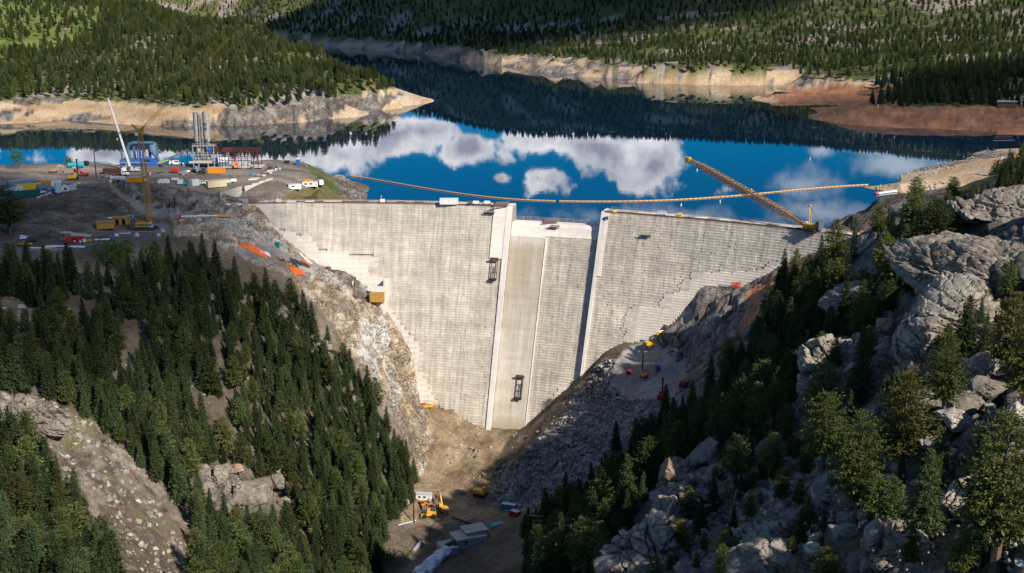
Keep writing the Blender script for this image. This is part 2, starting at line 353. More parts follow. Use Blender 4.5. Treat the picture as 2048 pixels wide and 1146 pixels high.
def H0(x, y):
    x = np.asarray(x, float); y = np.asarray(y, float); out = np.zeros(x.size); xf, yf = x.ravel(), y.ravel()
    for i in range(0, x.size, 60000):
        a, b = xf[i:i + 60000], yf[i:i + 60000]
        d = np.hypot(a[:, None] - CPa[None, :, 0], b[:, None] - CPa[None, :, 1])
        out[i:i + 60000] = d @ RW[:-3] + RW[-3] + RW[-2] * a / 1000 + RW[-1] * b / 1000
    return out.reshape(x.shape)

# fan-shaped grid, finer near the viewpoint
NS, Y1, Y2 = 620, 690, 230
s = np.linspace(-1, 1, NS); s = np.sign(s) * np.where(np.abs(s) < .8, np.abs(s) * .5 / .8, .5 + (np.abs(s) - .8) / .2 * .7)
ya = np.r_[60 * np.exp(np.linspace(0, math.log(880 / 60), Y1)), 880 * np.exp(np.linspace(0, math.log(5600 / 880), Y2 + 1))[1:]]
GX, GY = np.meshgrid(s, ya); GX = GX * (GY + 25)
GZ = H0(GX, GY)
NR = len(ya)
_px, _py = proj_np(GX, GY, GZ); m = in_poly(_px, _py, [(1700, 262), (1990, 262), (1990, 300), (1700, 300)]) & (GY > 870) & (GZ < 1.6); GZ[m] = -2.5

# ground kinds, mapped on the ground by survey polygons (seen from the viewpoint, limited in depth)
K_SOIL, K_CUT, K_PAD, K_GRAN, K_RIP, K_DIRT, K_SAND, K_GRASS, K_DARKCUT, K_CLAY, K_SPOIL, K_RED, K_SCRUB = range(13)
JX = 9 * fbm(GX / 14, GY / 14, GZ / 14, 3, 5); JY = 7 * fbm(GX / 14, GY / 14, GZ / 14, 3, 15)
PX, PY = proj_np(GX, GY, GZ); PXj, PYj = PX + JX, PY + JY
zone = np.full(GX.shape, K_SOIL)
def zp(k, poly, y0=0, y1=9999, extra=None):
    m = in_poly(PXj, PYj, poly) & (GY > y0) & (GY < y1)
    if extra is not None: m &= extra
    zone[m] = k
zone[(GY > 860)] = K_GRASS
zone[(GX > 40) & (GY < 640) & (GZ > -60)] = K_GRAN
zp(K_GRAN, [(1225, 1200), (1330, 955), (1500, 900), (1600, 800), (2400, 500), (2400, 1400), (1225, 1400)], 0, 460)
zp(K_SCRUB, [(1800, 300), (2100, 280), (2100, 420), (1960, 420)], 380, 900)
zp(K_PAD, [(-400, 320), (620, 300), (660, 350), (640, 385), (500, 412), (440, 385), (300, 372), (230, 362), (160, 372), (110, 392), (0, 405), (-400, 420)], 560, 900)
zp(K_SCRUB, [(545, 395), (640, 362), (720, 400), (560, 406)], 560, 800); zp(K_GRASS, [(600, 318), (655, 352), (715, 395), (735, 405), (690, 405), (640, 370), (612, 335)], 560, 800)
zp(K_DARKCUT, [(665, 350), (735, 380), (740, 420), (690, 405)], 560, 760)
zp(K_SPOIL, [(0, 400), (110, 392), (160, 374), (225, 372), (290, 430), (300, 452), (240, 462), (100, 482), (0, 500), (-300, 520), (-300, 400)], 470, 680)
zp(K_CLAY, [(215, 374), (300, 400), (340, 420), (420, 430), (480, 432), (440, 445), (340, 440), (290, 430)], 500, 700)
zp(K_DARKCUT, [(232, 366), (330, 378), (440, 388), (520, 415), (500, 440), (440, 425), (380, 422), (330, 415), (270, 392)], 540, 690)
zp(K_PAD, [(-300, 500), (100, 478), (240, 455), (330, 445), (345, 470), (300, 480), (180, 492), (90, 505), (0, 510), (-300, 530)], 440, 640)
zp(K_CUT, [(340, 440), (440, 428), (510, 415), (600, 490), (650, 530), (740, 545), (800, 620), (860, 740), (850, 800), (870, 830), (862, 900), (850, 945), (825, 960), (800, 860), (745, 775), (690, 690), (640, 610), (580, 560), (520, 530), (420, 480), (350, 470)], 470, 650)
zp(K_CLAY, [(455, 488), (540, 490), (640, 530), (620, 560), (570, 545), (480, 510)], 500, 640)
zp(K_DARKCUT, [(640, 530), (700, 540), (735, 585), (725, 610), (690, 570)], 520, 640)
zp(K_DIRT, [(845, 812), (905, 812), (955, 850), (1045, 862), (1075, 835), (1040, 900), (1000, 940), (990, 1000), (1010, 1050), (960, 1110), (860, 1110), (800, 1060), (820, 980), (850, 940), (862, 880)], 380, 640)
zp(K_SOIL, [(800, 1050), (990, 1040), (960, 1110), (860, 1120), (800, 1120)], 380, 520)
zp(K_SPOIL, [(1045, 862), (1160, 755), (1250, 680), (1300, 680), (1290, 715), (1230, 740), (1110, 850), (1040, 920), (995, 930), (1010, 890)], 440, 640)
zp(K_RIP, [(995, 930), (1040, 915), (1110, 848), (1215, 720), (1290, 712), (1370, 690), (1400, 720), (1370, 800), (1250, 880), (1180, 960), (1090, 1010), (1000, 1020), (980, 980)], 420, 640)
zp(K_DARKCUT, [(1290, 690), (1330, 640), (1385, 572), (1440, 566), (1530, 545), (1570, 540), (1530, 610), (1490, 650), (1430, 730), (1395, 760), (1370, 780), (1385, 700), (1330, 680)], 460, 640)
zp(K_RED, [(1480, 640), (1510, 575), (1580, 530), (1600, 530), (1530, 630), (1490, 680)], 440, 560)
zp(K_CLAY, [(1245, 705), (1320, 660), (1390, 680), (1370, 800), (1260, 800), (1220, 760)], 430, 640, (GZ < -43))
zp(K_SAND, [(1700, 340), (1880, 310), (2010, 325), (1980, 370), (1940, 410), (1740, 410)], 640, 1000)
zp(K_RED, [(1985, 300), (2100, 285), (2100, 330), (1990, 330)], 600, 1000)
zp(K_GRAN, [(395, 935), (470, 945), (585, 975), (590, 1060), (530, 1075), (440, 1030), (395, 990)], 350, 480)
zp(K_GRAN, [(-50, 780), (100, 790), (140, 840), (60, 860), (-50, 840)], 300, 460)
ringn = 14.5 + 3.5 * fbm(GX / 70, GY / 70, GZ * 0, 3, 8)
far = (GY > 840) | ((GX > 180) & (GY > 780))
zone[far & (GZ < ringn)] = K_SAND
zp(K_GRAN, [(540, 150), (640, 165), (680, 190), (690, 215), (640, 240), (480, 250), (430, 225), (540, 200)], 1000, 1300)
zp(K_RED, [(1600, 195), (2400, 195), (2400, 295), (1640, 268), (1590, 250)], 900, 1250, (GZ < ringn)); zp(K_RED, [(1500, 184), (1640, 174), (1790, 170), (1770, 206), (1700, 214), (1610, 222)], 1150, 1550, (GZ < ringn))
zone[far & (zone == K_SAND) & (fbm(GX / 48, GY / 48, GZ / 12, 4, 121) > np.where(GX < -330, .30, .12))] = K_DARKCUT
forest_far = (GY > 840) & (GZ >= ringn)

# relief of each kind of ground
gx_, gy_ = np.gradient(GZ, axis=1), np.gradient(GZ, axis=0)
dxs, dys = np.gradient(GX, axis=1), np.gradient(GY, axis=0); dxr = np.gradient(GX, axis=0)
sx = gx_ / dxs; sy = (gy_ - sx * dxr) / dys
nn = np.sqrt(1 + sx * sx + sy * sy); NX, NY, NZ = -sx / nn, -sy / nn, 1 / nn
disp = np.zeros_like(GZ); tone = np.zeros_like(GZ); crack = np.zeros_like(GZ)
def at(k): return np.nonzero(np.isin(zone, k))
def near(m): return m
i = at([K_GRAN]); x, y, z = GX[i], GY[i], GZ[i]
wx = 5 * fbm(x / 26, y / 26, z / 26, 3, 31); wy = 5 * fbm(x / 26, y / 26, z / 26, 3, 32); wz = 3 * fbm(x / 18, y / 18, z / 18, 3, 33)
big = fbm(x / 40, y / 40, z / 40, 3, 40)
f1, f2, c1 = worley((x + wx) / 19, (y + wy) / 24, (z + wz + .3 * x) / 12, 3)              # slabs between the main joints
g1, g2, c2 = worley((x + wx) / 7.5, (y + wy) / 9, (z + wz + .3 * x) / 4.5, 4)             # blocks
e1 = sstep(0.0, 0.09, f2 - f1); e2 = sstep(0.0, 0.10, g2 - g1)
L_ = (z * .8 + .42 * x - .22 * y + 1.6 * wz + (c1 - .5) * 14) / 2.7; fr_ = L_ - np.floor(L_)   # sheeting joints
pres = sstep(-.12, .2, fbm(x / 17, y / 17, z / 9, 3, 34)); lay = 1 - sstep(0, .16, np.minimum(fr_, 1 - fr_))
blk = sstep(-.05, .15, fbm(x / 30, y / 30, z / 30, 3, 35))
close = np.clip((560 - y) / 200, 0.4, 1)
disp[i] = 5.5 * big + close * ((c1 - .5) * 4.2 + 1.5 * (e1 - 1) + blk * ((c2 - .5) * 2.0 + .9 * (e2 - 1)) - .75 * lay * pres + .35 * pres * np.sqrt(np.clip(4 * fr_ * (1 - fr_), 0, 1))) + .22 * fbm(x / 1.6, y / 1.6, z / 1.2, 3, 44)
tone[i] = .6 * fbm(x / 11, y / 11, z / 11, 5, 45) + .45 * (c1 - .5) + .2 * (c2 - .5); crack[i] = np.maximum(np.maximum(1 - e1, (1 - e2) * blk), lay * pres * .8)
i = at([K_CUT, K_DARKCUT, K_RED]); x, y, z = GX[i], GY[i], GZ[i]
u = x * .8 + z * .6; v = -x * .6 + z * .8; wa = 2.2 * fbm(x / 13, y / 13, z / 13, 3, 51); wb = 2.2 * fbm(x / 13, y / 13, z / 13, 3, 50)
f1, f2, c1 = worley((u + wa) / 12, (y + wb) / 14, (v + wa) / 7, 6)
h1, h2, c3 = worley((u + wb) / 4.6, (y + wa) / 5.5, (v + wb) / 3.2, 7)
f3 = 1 - np.abs(fbm(u / 24, y / 24, v / 9, 4, 52))
e1 = sstep(0.0, 0.10, f2 - f1); e3 = sstep(0, .12, h2 - h1); lim = np.where(y > 860, .5, 1.0)
disp[i] = lim * ((c1 - .5) * 3.2 + 1.8 * (f2 - f1) + 1.0 * (e1 - 1) + (c3 - .5) * 1.5 + .9 * (h2 - h1) + .5 * (e3 - 1) + 2.4 * (f3 - .75))
tone[i] = .5 * fbm(x / 9, y / 9, z / 9, 5, 54) + .55 * (c1 - .5) + .5 * (c3 - .5); crack[i] = np.maximum(1 - e1, .7 * (1 - e3))
cellc = np.zeros_like(GZ); cellc[i] = .6 * c1 + .4 * c3
i = at([K_RIP, K_SPOIL]); x, y, z = GX[i], GY[i], GZ[i]
f1, f2, c1 = worley(x / 3.4, y / 3.4, z / 3.4, 9); rip = zone[i] == K_RIP
disp[i] = np.where(rip, 1.5 * (.5 - f1) + (c1 - .5) * .9, .5 * (.5 - f1) + 2.2 * (.5 - np.abs(fbm(x / 26, y / 26, z / 26, 4, 61)))) + .3 * fbm(x / 3, y / 3, z / 3, 3, 62)
tone[i] = .7 * (c1 - .5) * rip + fbm(x / 10, y / 10, z / 10, 4, 63); crack[i] = np.where(rip, sstep(.45, .8, f1), 0)
i = at([K_SOIL, K_SCRUB, K_GRASS]); x, y, z = GX[i], GY[i], GZ[i]
fr = np.where(y > 860, 3.0, 1.0)
disp[i] = 1.6 * fr * fbm(x / (16 * fr), y / (16 * fr), z * 0, 4, 71) + .35 * fbm(x / 2.5, y / 2.5, z * 0, 3, 72)
tone[i] = fbm(x / 18, y / 18, z * 0, 5, 73)
i = at([K_SAND]); x, y, z = GX[i], GY[i], GZ[i]
disp[i] = 1.5 * (.6 - np.abs(fbm(x / 24, y / 24, z * 0, 4, 81))) * np.clip(z / 4, 0, 1) + .3 * fbm(x / 5, y / 5, z * 0, 3, 82)
tone[i] = .6 * fbm(x / 40, y / 40, z / 3, 4, 83) + .5 * fbm(x / 120, y / 120, z / .9, 3, 84)
i = at([K_DIRT, K_CLAY]); x, y, z = GX[i], GY[i], GZ[i]
rough = np.where((zone[i] == K_DIRT) & (x > -38) & (z > -94), 1.0, 0.15)
disp[i] = rough * (3.4 * fbm(x / 11, y / 11, z / 11, 5, 91)) + .25 * fbm(x / 2, y / 2, z / 2, 3, 92); tone[i] = fbm(x / 12, y / 12, z / 12, 5, 93)
i = at([K_PAD]); x, y, z = GX[i], GY[i], GZ[i]
disp[i] = .12 * fbm(x / 9, y / 9, z * 0, 3, 95); tone[i] = 1.5 * fbm(x / 25, y / 6, z * 0, 5, 96)
# soften the relief near the dam so it never stands proud of the concrete
rr_ = np.hypot(GX - DX, GY - DY); thg = np.arctan2(GX - DX, GY - DY)
nearface = (thg > -.12) & (thg < .70) & (GY > 420)
gap = (DR - DS * (ZC - GZ)) - rr_
disp *= np.where(nearface, np.clip(np.abs(gap) / 4.5, 0.05, 1), 1)
# keep shores where they are
disp *= np.where(GY > 700, np.clip(np.abs(GZ) / 5, .1, 1), 1)
VX, VY, VZ = GX + NX * disp * .9, GY + NY * disp * .9, GZ + NZ * disp
VZ = np.where(nearface & (GZ < ZC) & (gap < -0.5) & (gap > -30), np.minimum(VZ, ZC - 1.2 + 0 * VZ), VZ)

# colours (real surface colours, linear)
PAL = {K_SOIL: ((.140, .113, .085), (.205, .172, .135), (.10, .085, .062)), K_CUT: ((.62, .52, .40), (.66, .62, .56), (.46, .34, .235)), K_PAD: ((.19, .16, .135), (.25, .215, .185), (.145, .12, .10)),
       K_GRAN: ((.28, .25, .215), (.38, .34, .29), (.19, .15, .12)), K_RIP: ((.31, .29, .265), (.44, .42, .39), (.20, .185, .17)), K_DIRT: ((.29, .21, .13), (.36, .28, .18), (.17, .12, .078)),
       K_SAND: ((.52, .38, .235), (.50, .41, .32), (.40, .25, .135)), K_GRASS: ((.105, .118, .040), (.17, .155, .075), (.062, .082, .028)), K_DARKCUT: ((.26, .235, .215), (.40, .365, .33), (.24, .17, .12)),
       K_CLAY: ((.26, .245, .235), (.33, .31, .30), (.20, .18, .165)), K_SPOIL: ((.18, .14, .105), (.24, .195, .15), (.11, .09, .065)), K_RED: ((.36, .165, .085), (.42, .225, .13), (.24, .12, .07)), K_SCRUB: ((.15, .115, .06), (.10, .105, .04), (.20, .155, .09))}
C = np.zeros(GX.shape + (4,)); C[..., 3] = 1
rough_attr = np.zeros(GX.shape)
for k, (a, b, c) in PAL.items():
    m = zone == k; t = np.clip(tone[m], -1, 1)[:, None] * 2.2
    a, b, c = np.array(a), np.array(b), np.array(c)
    C[m, :3] = a + np.clip(t, 0, 1) * (b - a) + np.clip(-t, 0, 1) * (c - a)
    rough_attr[m] = {K_SOIL: .7, K_CUT: 1.0, K_GRAN: 1, K_RIP: 1, K_DIRT: .8, K_SAND: .5, K_DARKCUT: 1, K_SPOIL: .9}.get(k, .35)
# darker joints in the rock and between riprap stones, ochre and white streaks in the fresh cuts
m = np.isin(zone, [K_GRAN, K_DARKCUT, K_RIP, K_CUT]); cr = np.clip(crack, 0, 1) * np.where(zone == K_CUT, .5, .6)
C[m, :3] *= (1 - cr[m])[:, None]
m = zone == K_CUT; q = sstep(.03, .10, fbm(GX[m] / 20, GY[m] / 20, GZ[m] / 20, 5, 101, .62) + .5 * (cellc[m] - .5))[:, None]; C[m, :3] = C[m, :3] * (1 - .75 * q) + np.array((.43, .315, .19)) * .62 * q + C[m, :3] * .13 * q
q = sstep(.08, .14, fbm(GX[m] / 11, GY[m] / 14, GZ[m] / 16, 5, 102, .62) + .5 * (cellc[m] - .5))[:, None]; C[m, :3] = C[m, :3] * (1 - .8 * q) + np.array((.50, .495, .49)) * .62 * q + C[m, :3] * .18 * q
q = sstep(.10, .16, fbm(GX[m] / 14, GY[m] / 14, GZ[m] / 9, 5, 108, .62) - .4 * (cellc[m] - .5))[:, None]; C[m, :3] = C[m, :3] * (1 - .7 * q) + np.array((.27, .215, .165)) * .7 * q
# soil and needle litter gathered on the gentler parts of the near right slope
m = (zone == K_GRAN) & (GY < 560); q = (sstep(.60, .80, NZ + .35 * fbm(GX / 9, GY / 9, GZ * 0, 4, 109)) * sstep(-.25, .1, fbm(GX / 20, GY / 20, GZ * 0, 3, 110)))[m][:, None]; C[m, :3] = C[m, :3] * (1 - .8 * q) + np.array((.115, .092, .07)) * .8 * q
m = (zone == K_GRASS) & (GX > -40) & (GY > 860); C[m, :3] *= np.array((.74, .80, .74))
# meadow green and rock patches on the far slopes
m = forest_far & (zone == K_GRASS)
q = np.clip((fbm(GX[m] / 60, GY[m] / 60, GZ[m] * 0, 4, 103) - .17) * 7, 0, 1)[:, None]; C[m, :3] = C[m, :3] * (1 - q) + np.array((.30, .26, .21)) * q
meadow = in_poly(PXj, PYj, [(-300, -200), (190, -40), (215, 30), (180, 70), (110, 95), (60, 110), (0, 125), (-300, 140)]) & (GY > 1100)
C[meadow & forest_far, :3] = np.array((.165, .20, .055)) + .03 * np.clip(tone[meadow & forest_far], -1, 1)[:, None]
# the stony clearing: reddish earth, dry grass and pale grit
GAP0 = [(-300, 782), (80, 790), (200, 850), (330, 985), (395, 1040), (405, 1300), (300, 1300), (150, 1030), (70, 905), (-300, 870)]
m = (zone == K_SOIL) & in_poly(PXj, PYj, GAP0) & (GY < 520)
for sc_, lo_, c_, sd_ in ((16, .02, (.165, .115, .092), 131), (11, .10, (.29, .25, .205), 132), (9, .12, (.125, .135, .06), 133), (6, .16, (.10, .08, .065), 134)):
    q = sstep(lo_, lo_ + .08, fbm(GX[m] / sc_, GY[m] / sc_, GZ[m] / sc_, 5, sd_, .62))[:, None] * .8; C[m, :3] = C[m, :3] * (1 - q) + np.array(c_) * q
VZ[m] += .9 * fbm(GX[m] / 6, GY[m] / 6, GZ[m] / 6, 4, 135, .6)
trail = meadow & (np.abs(PXj - (160 - PYj * .6) - 14 * np.sin(PYj / 9)) < 3.5); C[trail, :3] = (.36, .25, .16)
V = np.stack([VX, VY, VZ], -1).reshape(-1, 3)
ii, jj = np.meshgrid(np.arange(NR - 1), np.arange(NS - 1), indexing='ij'); a = (ii * NS + jj).ravel()
Q = np.stack([a, a + 1, a + NS + 1, a + NS], -1)
def ground_mat():
    m = bpy.data.materials.new('ground'); m.use_nodes = True; nt = m.node_tree; nd, lk = nt.nodes, nt.links; b = nd['Principled BSDF']
    b.inputs['Roughness'].default_value = .9; b.inputs['Specular IOR Level'].default_value = .15
    at_ = nd.new('ShaderNodeAttribute'); at_.attribute_name = 'soil'; ar = nd.new('ShaderNodeAttribute'); ar.attribute_name = 'stony'
    geo = nd.new('ShaderNodeNewGeometry')
    def nz(sc, det, rough=.6):
        n = nd.new('ShaderNodeTexNoise'); n.inputs['Scale'].default_value = sc; n.inputs['Detail'].default_value = det; n.inputs['Roughness'].default_value = rough
        lk.new(geo.outputs['Position'], n.inputs['Vector']); return n.outputs[0]
    def mr(v, a, b_, c, d):
        n = nd.new('ShaderNodeMapRange'); n.inputs[1].default_value = a; n.inputs[2].default_value = b_; n.inputs[3].default_value = c; n.inputs[4].default_value = d; lk.new(v, n.inputs[0]); return n.outputs[0]
    def mul(c, f):
        n = nd.new('ShaderNodeMix'); n.data_type = 'RGBA'; n.blend_type = 'MULTIPLY'; n.inputs[0].default_value = 1; lk.new(c, n.inputs[6]); lk.new(f, n.inputs[7]); return n.outputs[2]
    n1 = nz(.45, 8, .7); n2 = nz(.035, 5); n3 = nz(2.2, 3)
    c = mul(at_.outputs['Color'], mr(n1, .3, .7, .62, 1.38)); c = mul(c, mr(n2, .35, .65, .86, 1.14)); c = mul(c, mr(n3, .35, .65, .82, 1.18))
    vo = nd.new('ShaderNodeTexVoronoi'); vo.inputs['Scale'].default_value = .55; lk.new(geo.outputs['Position'], vo.inputs['Vector'])
    stone = mr(vo.outputs['Distance'], .28, .20, 0, 1); keep = mr(nz(.11, 3), .50, .60, 0, .75)
    mm = nd.new('ShaderNodeMath'); mm.operation = 'MULTIPLY'; lk.new(stone, mm.inputs[0]); lk.new(keep, mm.inputs[1])
    m3 = nd.new('ShaderNodeMath'); m3.operation = 'MULTIPLY'; lk.new(mm.outputs[0], m3.inputs[0]); lk.new(ar.outputs['Fac'], m3.inputs[1])
    mx = nd.new('ShaderNodeMix'); mx.data_type = 'RGBA'; lk.new(m3.outputs[0], mx.inputs[0]); lk.new(c, mx.inputs[6]); mx.inputs[7].default_value = (.30, .27, .24, 1)
    mp = nd.new('ShaderNodeMapping'); mp.inputs['Rotation'].default_value = (.3, .5, .2); mp.inputs['Scale'].default_value = (.8, .8, 1.5); wv = nd.new('ShaderNodeVectorMath'); wv.operation = 'ADD'
    nzv = nd.new('ShaderNodeTexNoise'); nzv.inputs['Scale'].default_value = .22; nzv.inputs['Detail'].default_value = 4; lk.new(geo.outputs['Position'], nzv.inputs['Vector']); vs_ = nd.new('ShaderNodeVectorMath'); vs_.operation = 'SCALE'; vs_.inputs[3].default_value = 5.0; lk.new(nzv.outputs['Color'], vs_.inputs[0])
    lk.new(geo.outputs['Position'], wv.inputs[0]); lk.new(vs_.outputs[0], wv.inputs[1]); lk.new(wv.outputs[0], mp.inputs['Vector'])
    ed = None
    for sc_, wd_ in ((.30, .035), (.85, .05)):
        ve = nd.new('ShaderNodeTexVoronoi'); ve.feature = 'DISTANCE_TO_EDGE'; ve.inputs['Scale'].default_value = sc_; lk.new(mp.outputs[0], ve.inputs['Vector']); q_ = mr(ve.outputs['Distance'], 0, wd_, 1, 0)
        if ed is None: ed = q_
        else:
            mxx = nd.new('ShaderNodeMath'); mxx.operation = 'MAXIMUM'; lk.new(ed, mxx.inputs[0]); lk.new(q_, mxx.inputs[1]); ed = mxx.outputs[0]
    ck = nd.new('ShaderNodeMath'); ck.operation = 'MULTIPLY'; lk.new(ed, ck.inputs[0]); lk.new(mr(ar.outputs['Fac'], .75, .95, 0, 1), ck.inputs[1])
    ck2 = nd.new('ShaderNodeMath'); ck2.operation = 'MULTIPLY'; lk.new(ck.outputs[0], ck2.inputs[0]); lk.new(mr(nz(.16, 3), .42, .56, 0, 1), ck2.inputs[1])
    fin = mul(mx.outputs[2], mr(ck2.outputs[0], 0, 1, 1, .5))
    lk.new(fin, b.inputs['Base Color'])
    ad = nd.new('ShaderNodeMath'); ad.operation = 'ADD'; lk.new(n1, ad.inputs[0]); lk.new(m3.outputs[0], ad.inputs[1]); sb = nd.new('ShaderNodeMath'); sb.operation = 'SUBTRACT'; lk.new(ad.outputs[0], sb.inputs[0]); lk.new(ck2.outputs[0], sb.inputs[1])
    bp = nd.new('ShaderNodeBump'); bp.inputs['Distance'].default_value = 1.1; lk.new(sb.outputs[0], bp.inputs['Height']); lk.new(mr(ar.outputs['Fac'], 0, 1, .25, 1.0), bp.inputs['Strength'])
    lk.new(bp.outputs[0], b.inputs['Normal']); return m
gme = np_mesh('ground', V, Q, True, {'soil': ('FLOAT_COLOR', C.reshape(-1, 4)), 'stony': ('FLOAT', rough_attr.ravel())})
ground = link('ground', gme, ground_mat()); ground['kind'] = 'structure'
BVH = BVHTree.FromPolygons(V.tolist(), Q.tolist())
CAMP = Vector((0, 0, HC))
def G(px, py):                          # ground point at the end of a line of sight
    h = BVH.ray_cast(CAMP, ray(px, py).normalized()); return h[0] if h[0] is not None else W(px, py, 0)
def drop(x, y):
    h = BVH.ray_cast(Vector((x, y, 900)), Vector((0, 0, -1))); return h[0].z if h[0] is not None else 0.0
zone_f, px_f, py_f = zone.ravel(), PX.ravel(), PY.ravel()

# ------------------------------------------------------------------ reservoir
def water():
    vs = [(-4200, 720, 0), (-330, 712, 0), (-150, 690, 0), (-141, 612, 0)]
    for k in range(60): p = PV(-.1 + .78 * k / 59, DR + 6.5, 0); vs.append(tuple(p))
    vs += [(190, 540, 0), (4200, 540, 0), (4200, 5600, 0), (-4200, 5600, 0)]
    me = bpy.data.meshes.new('water'); me.from_pydata(vs, [], [tuple(range(len(vs)))]); me.update()
    m = bpy.data.materials.new('lake_water'); m.use_nodes = True; nt = m.node_tree; nd, lk = nt.nodes, nt.links; b = nd['Principled BSDF']
    b.inputs['Base Color'].default_value = (.004, .018, .042, 1); b.inputs['Roughness'].default_value = .015; b.inputs['IOR'].default_value = 1.38; b.inputs['Specular IOR Level'].default_value = .75
    geo = nd.new('ShaderNodeNewGeometry'); n = nd.new('ShaderNodeTexNoise'); n.inputs['Scale'].default_value = .12; n.inputs['Detail'].default_value = 3; lk.new(geo.outputs['Position'], n.inputs['Vector'])
    bp = nd.new('ShaderNodeBump'); bp.inputs['Strength'].default_value = .012; bp.inputs['Distance'].default_value = .4; lk.new(n.outputs[0], bp.inputs['Height']); lk.new(bp.outputs[0], b.inputs['Normal'])
    o = link('water', me, m); o['kind'] = 'structure'
    bm = bmesh.new(); bm.from_mesh(me); bmesh.ops.triangulate(bm, faces=bm.faces, ngon_method='EAR_CLIP'); bm.normal_update()
    for f in bm.faces:
        if f.normal.z < 0: f.normal_flip()
    bm.to_mesh(me); bm.free()
water()
# ------------------------------------------------------------------ the dam
def concrete(name, base, var, joint_u=0.0, joint_v=0.0, stain=0.25, jstr=.5, brown=0.0, bump=.12):
    m = bpy.data.materials.new(name); m.use_nodes = True; nt = m.node_tree; nd, lk = nt.nodes, nt.links; b = nd['Principled BSDF']
    b.inputs['Roughness'].default_value = .85; b.inputs['Specular IOR Level'].default_value = .2
    geo = nd.new('ShaderNodeNewGeometry'); sp = nd.new('ShaderNodeSeparateXYZ'); lk.new(geo.outputs['Position'], sp.inputs[0])
    def M(op, a, b_=None, clamp=False):
        n = nd.new('ShaderNodeMath'); n.operation = op; n.use_clamp = clamp
        for i, v in enumerate((a, b_)):
            if v is None: continue
            if isinstance(v, (int, float)): n.inputs[i].default_value = v
            else: lk.new(v, n.inputs[i])
        return n.outputs[0]
    u = M('MULTIPLY', M('ARCTAN2', M('SUBTRACT', sp.outputs[0], DX), M('SUBTRACT', sp.outputs[1], DY)), 385.0); v = sp.outputs[2]
    def vec(su, sv):
        n = nd.new('ShaderNodeCombineXYZ'); lk.new(M('MULTIPLY', u, su), n.inputs[0]); lk.new(M('MULTIPLY', v, sv), n.inputs[1]); return n.outputs[0]
    def nz(vc, det=4, rough=.6):
        n = nd.new('ShaderNodeTexNoise'); n.inputs['Scale'].default_value = 1; n.inputs['Detail'].default_value = det; n.inputs['Roughness'].default_value = rough; lk.new(vc, n.inputs['Vector']); return n.outputs[0]
    def mr(x, a, b_, c, d):
        n = nd.new('ShaderNodeMapRange'); n.inputs[1].default_value = a; n.inputs[2].default_value = b_; n.inputs[3].default_value = c; n.inputs[4].default_value = d; lk.new(x, n.inputs[0]); return n.outputs[0]
    f = mr(nz(vec(.5, .04), 6), .3, .7, 1 - stain, 1 + stain)                       # run-off streaks
    f = M('MULTIPLY', f, mr(nz(vec(.05, .22), 4), .3, .7, 1 - stain * .6, 1 + stain * .6))   # lifts
    f = M('MULTIPLY', f, mr(nz(vec(.018, .018), 3), .35, .65, .9, 1.1))
    f = M('MULTIPLY', f, mr(nz(vec(3.0, 3.0), 3), .3, .7, 1 - var, 1 + var))
    wn = nd.new('ShaderNodeTexWhiteNoise'); wn.noise_dimensions = '2D'
    if joint_u:
        w3 = nd.new('ShaderNodeTexWhiteNoise'); w3.noise_dimensions = '1D'; lk.new(M('FLOOR', M('DIVIDE', M('SUBTRACT', v, ZC), 4.8)), w3.inputs['W']); u = M('ADD', u, M('MULTIPLY', w3.outputs[0], 7.0))
    cv = nd.new('ShaderNodeCombineXYZ'); lk.new(M('FLOOR', M('DIVIDE', u, joint_u or 2.6)), cv.inputs[0]); lk.new(M('FLOOR', M('DIVIDE', M('SUBTRACT', v, ZC), joint_v or 1.2)), cv.inputs[1]); lk.new(cv.outputs[0], wn.inputs['Vector'])
    f = M('MULTIPLY', f, mr(wn.outputs[0], 0, 1, 1 - var, 1 + var))
    if joint_u:
        for (c, step, wd) in ((u, joint_u, .17), (M('SUBTRACT', v, ZC), joint_v, .12)):
            if not step: continue
            fr = M('FRACT', M('DIVIDE', c, step)); dd = M('MINIMUM', fr, M('SUBTRACT', 1.0, fr))
            ln = mr(dd, 0, wd / step, 1, 0); pres = mr(nz(vec(.35, .3), 3), .38, .6, .05, 1)
            f = M('MULTIPLY', f, M('SUBTRACT', 1.0, M('MULTIPLY', M('MULTIPLY', ln, pres), jstr)))
    mx = nd.new('ShaderNodeMix'); mx.data_type = 'RGBA'; mx.blend_type = 'MULTIPLY'; mx.inputs[0].default_value = 1; mx.inputs[6].default_value = (*base, 1); lk.new(f, mx.inputs[7]); src = mx.outputs[2]
    if brown:                                                                    # silt stain left by the spill, widest under the crest
        k = M('MULTIPLY', mr(v, -62, 2, .15, 1), mr(nz(vec(.22, .035), 4), .30, .52, 0, 1)); k = M('MULTIPLY', k, mr(v, -3.5, -8.5, 0, brown))
        k2 = mr(v, -82, -89, 0, .8); k = M('MAXIMUM', k, k2)
        m2 = nd.new('ShaderNodeMix'); m2.data_type = 'RGBA'; lk.new(k, m2.inputs[0]); lk.new(src, m2.inputs[6]); m2.inputs[7].default_value = (.36, .28, .19, 1); src = m2.outputs[2]
    lk.new(src, b.inputs['Base Color'])
    bp = nd.new('ShaderNodeBump'); bp.inputs['Strength'].default_value = bump; bp.inputs['Distance'].default_value = .25; lk.new(f, bp.inputs['Height']); lk.new(bp.outputs[0], b.inputs['Normal'])
    return m
M_STEP = concrete('stepped_concrete', (.565, .518, .45), .06, 2.6, 0, .24, .36)
M_PALE = concrete('fresh_concrete', (.72, .665, .595), .05, 0, 0, .07)
M_WALL = concrete('smooth_concrete', (.66, .63, .585), .04, 0, 3.6, .07)
M_CHUTE = concrete('chute_concrete', (.56, .51, .44), .05, 0, 0, .16, brown=.75)
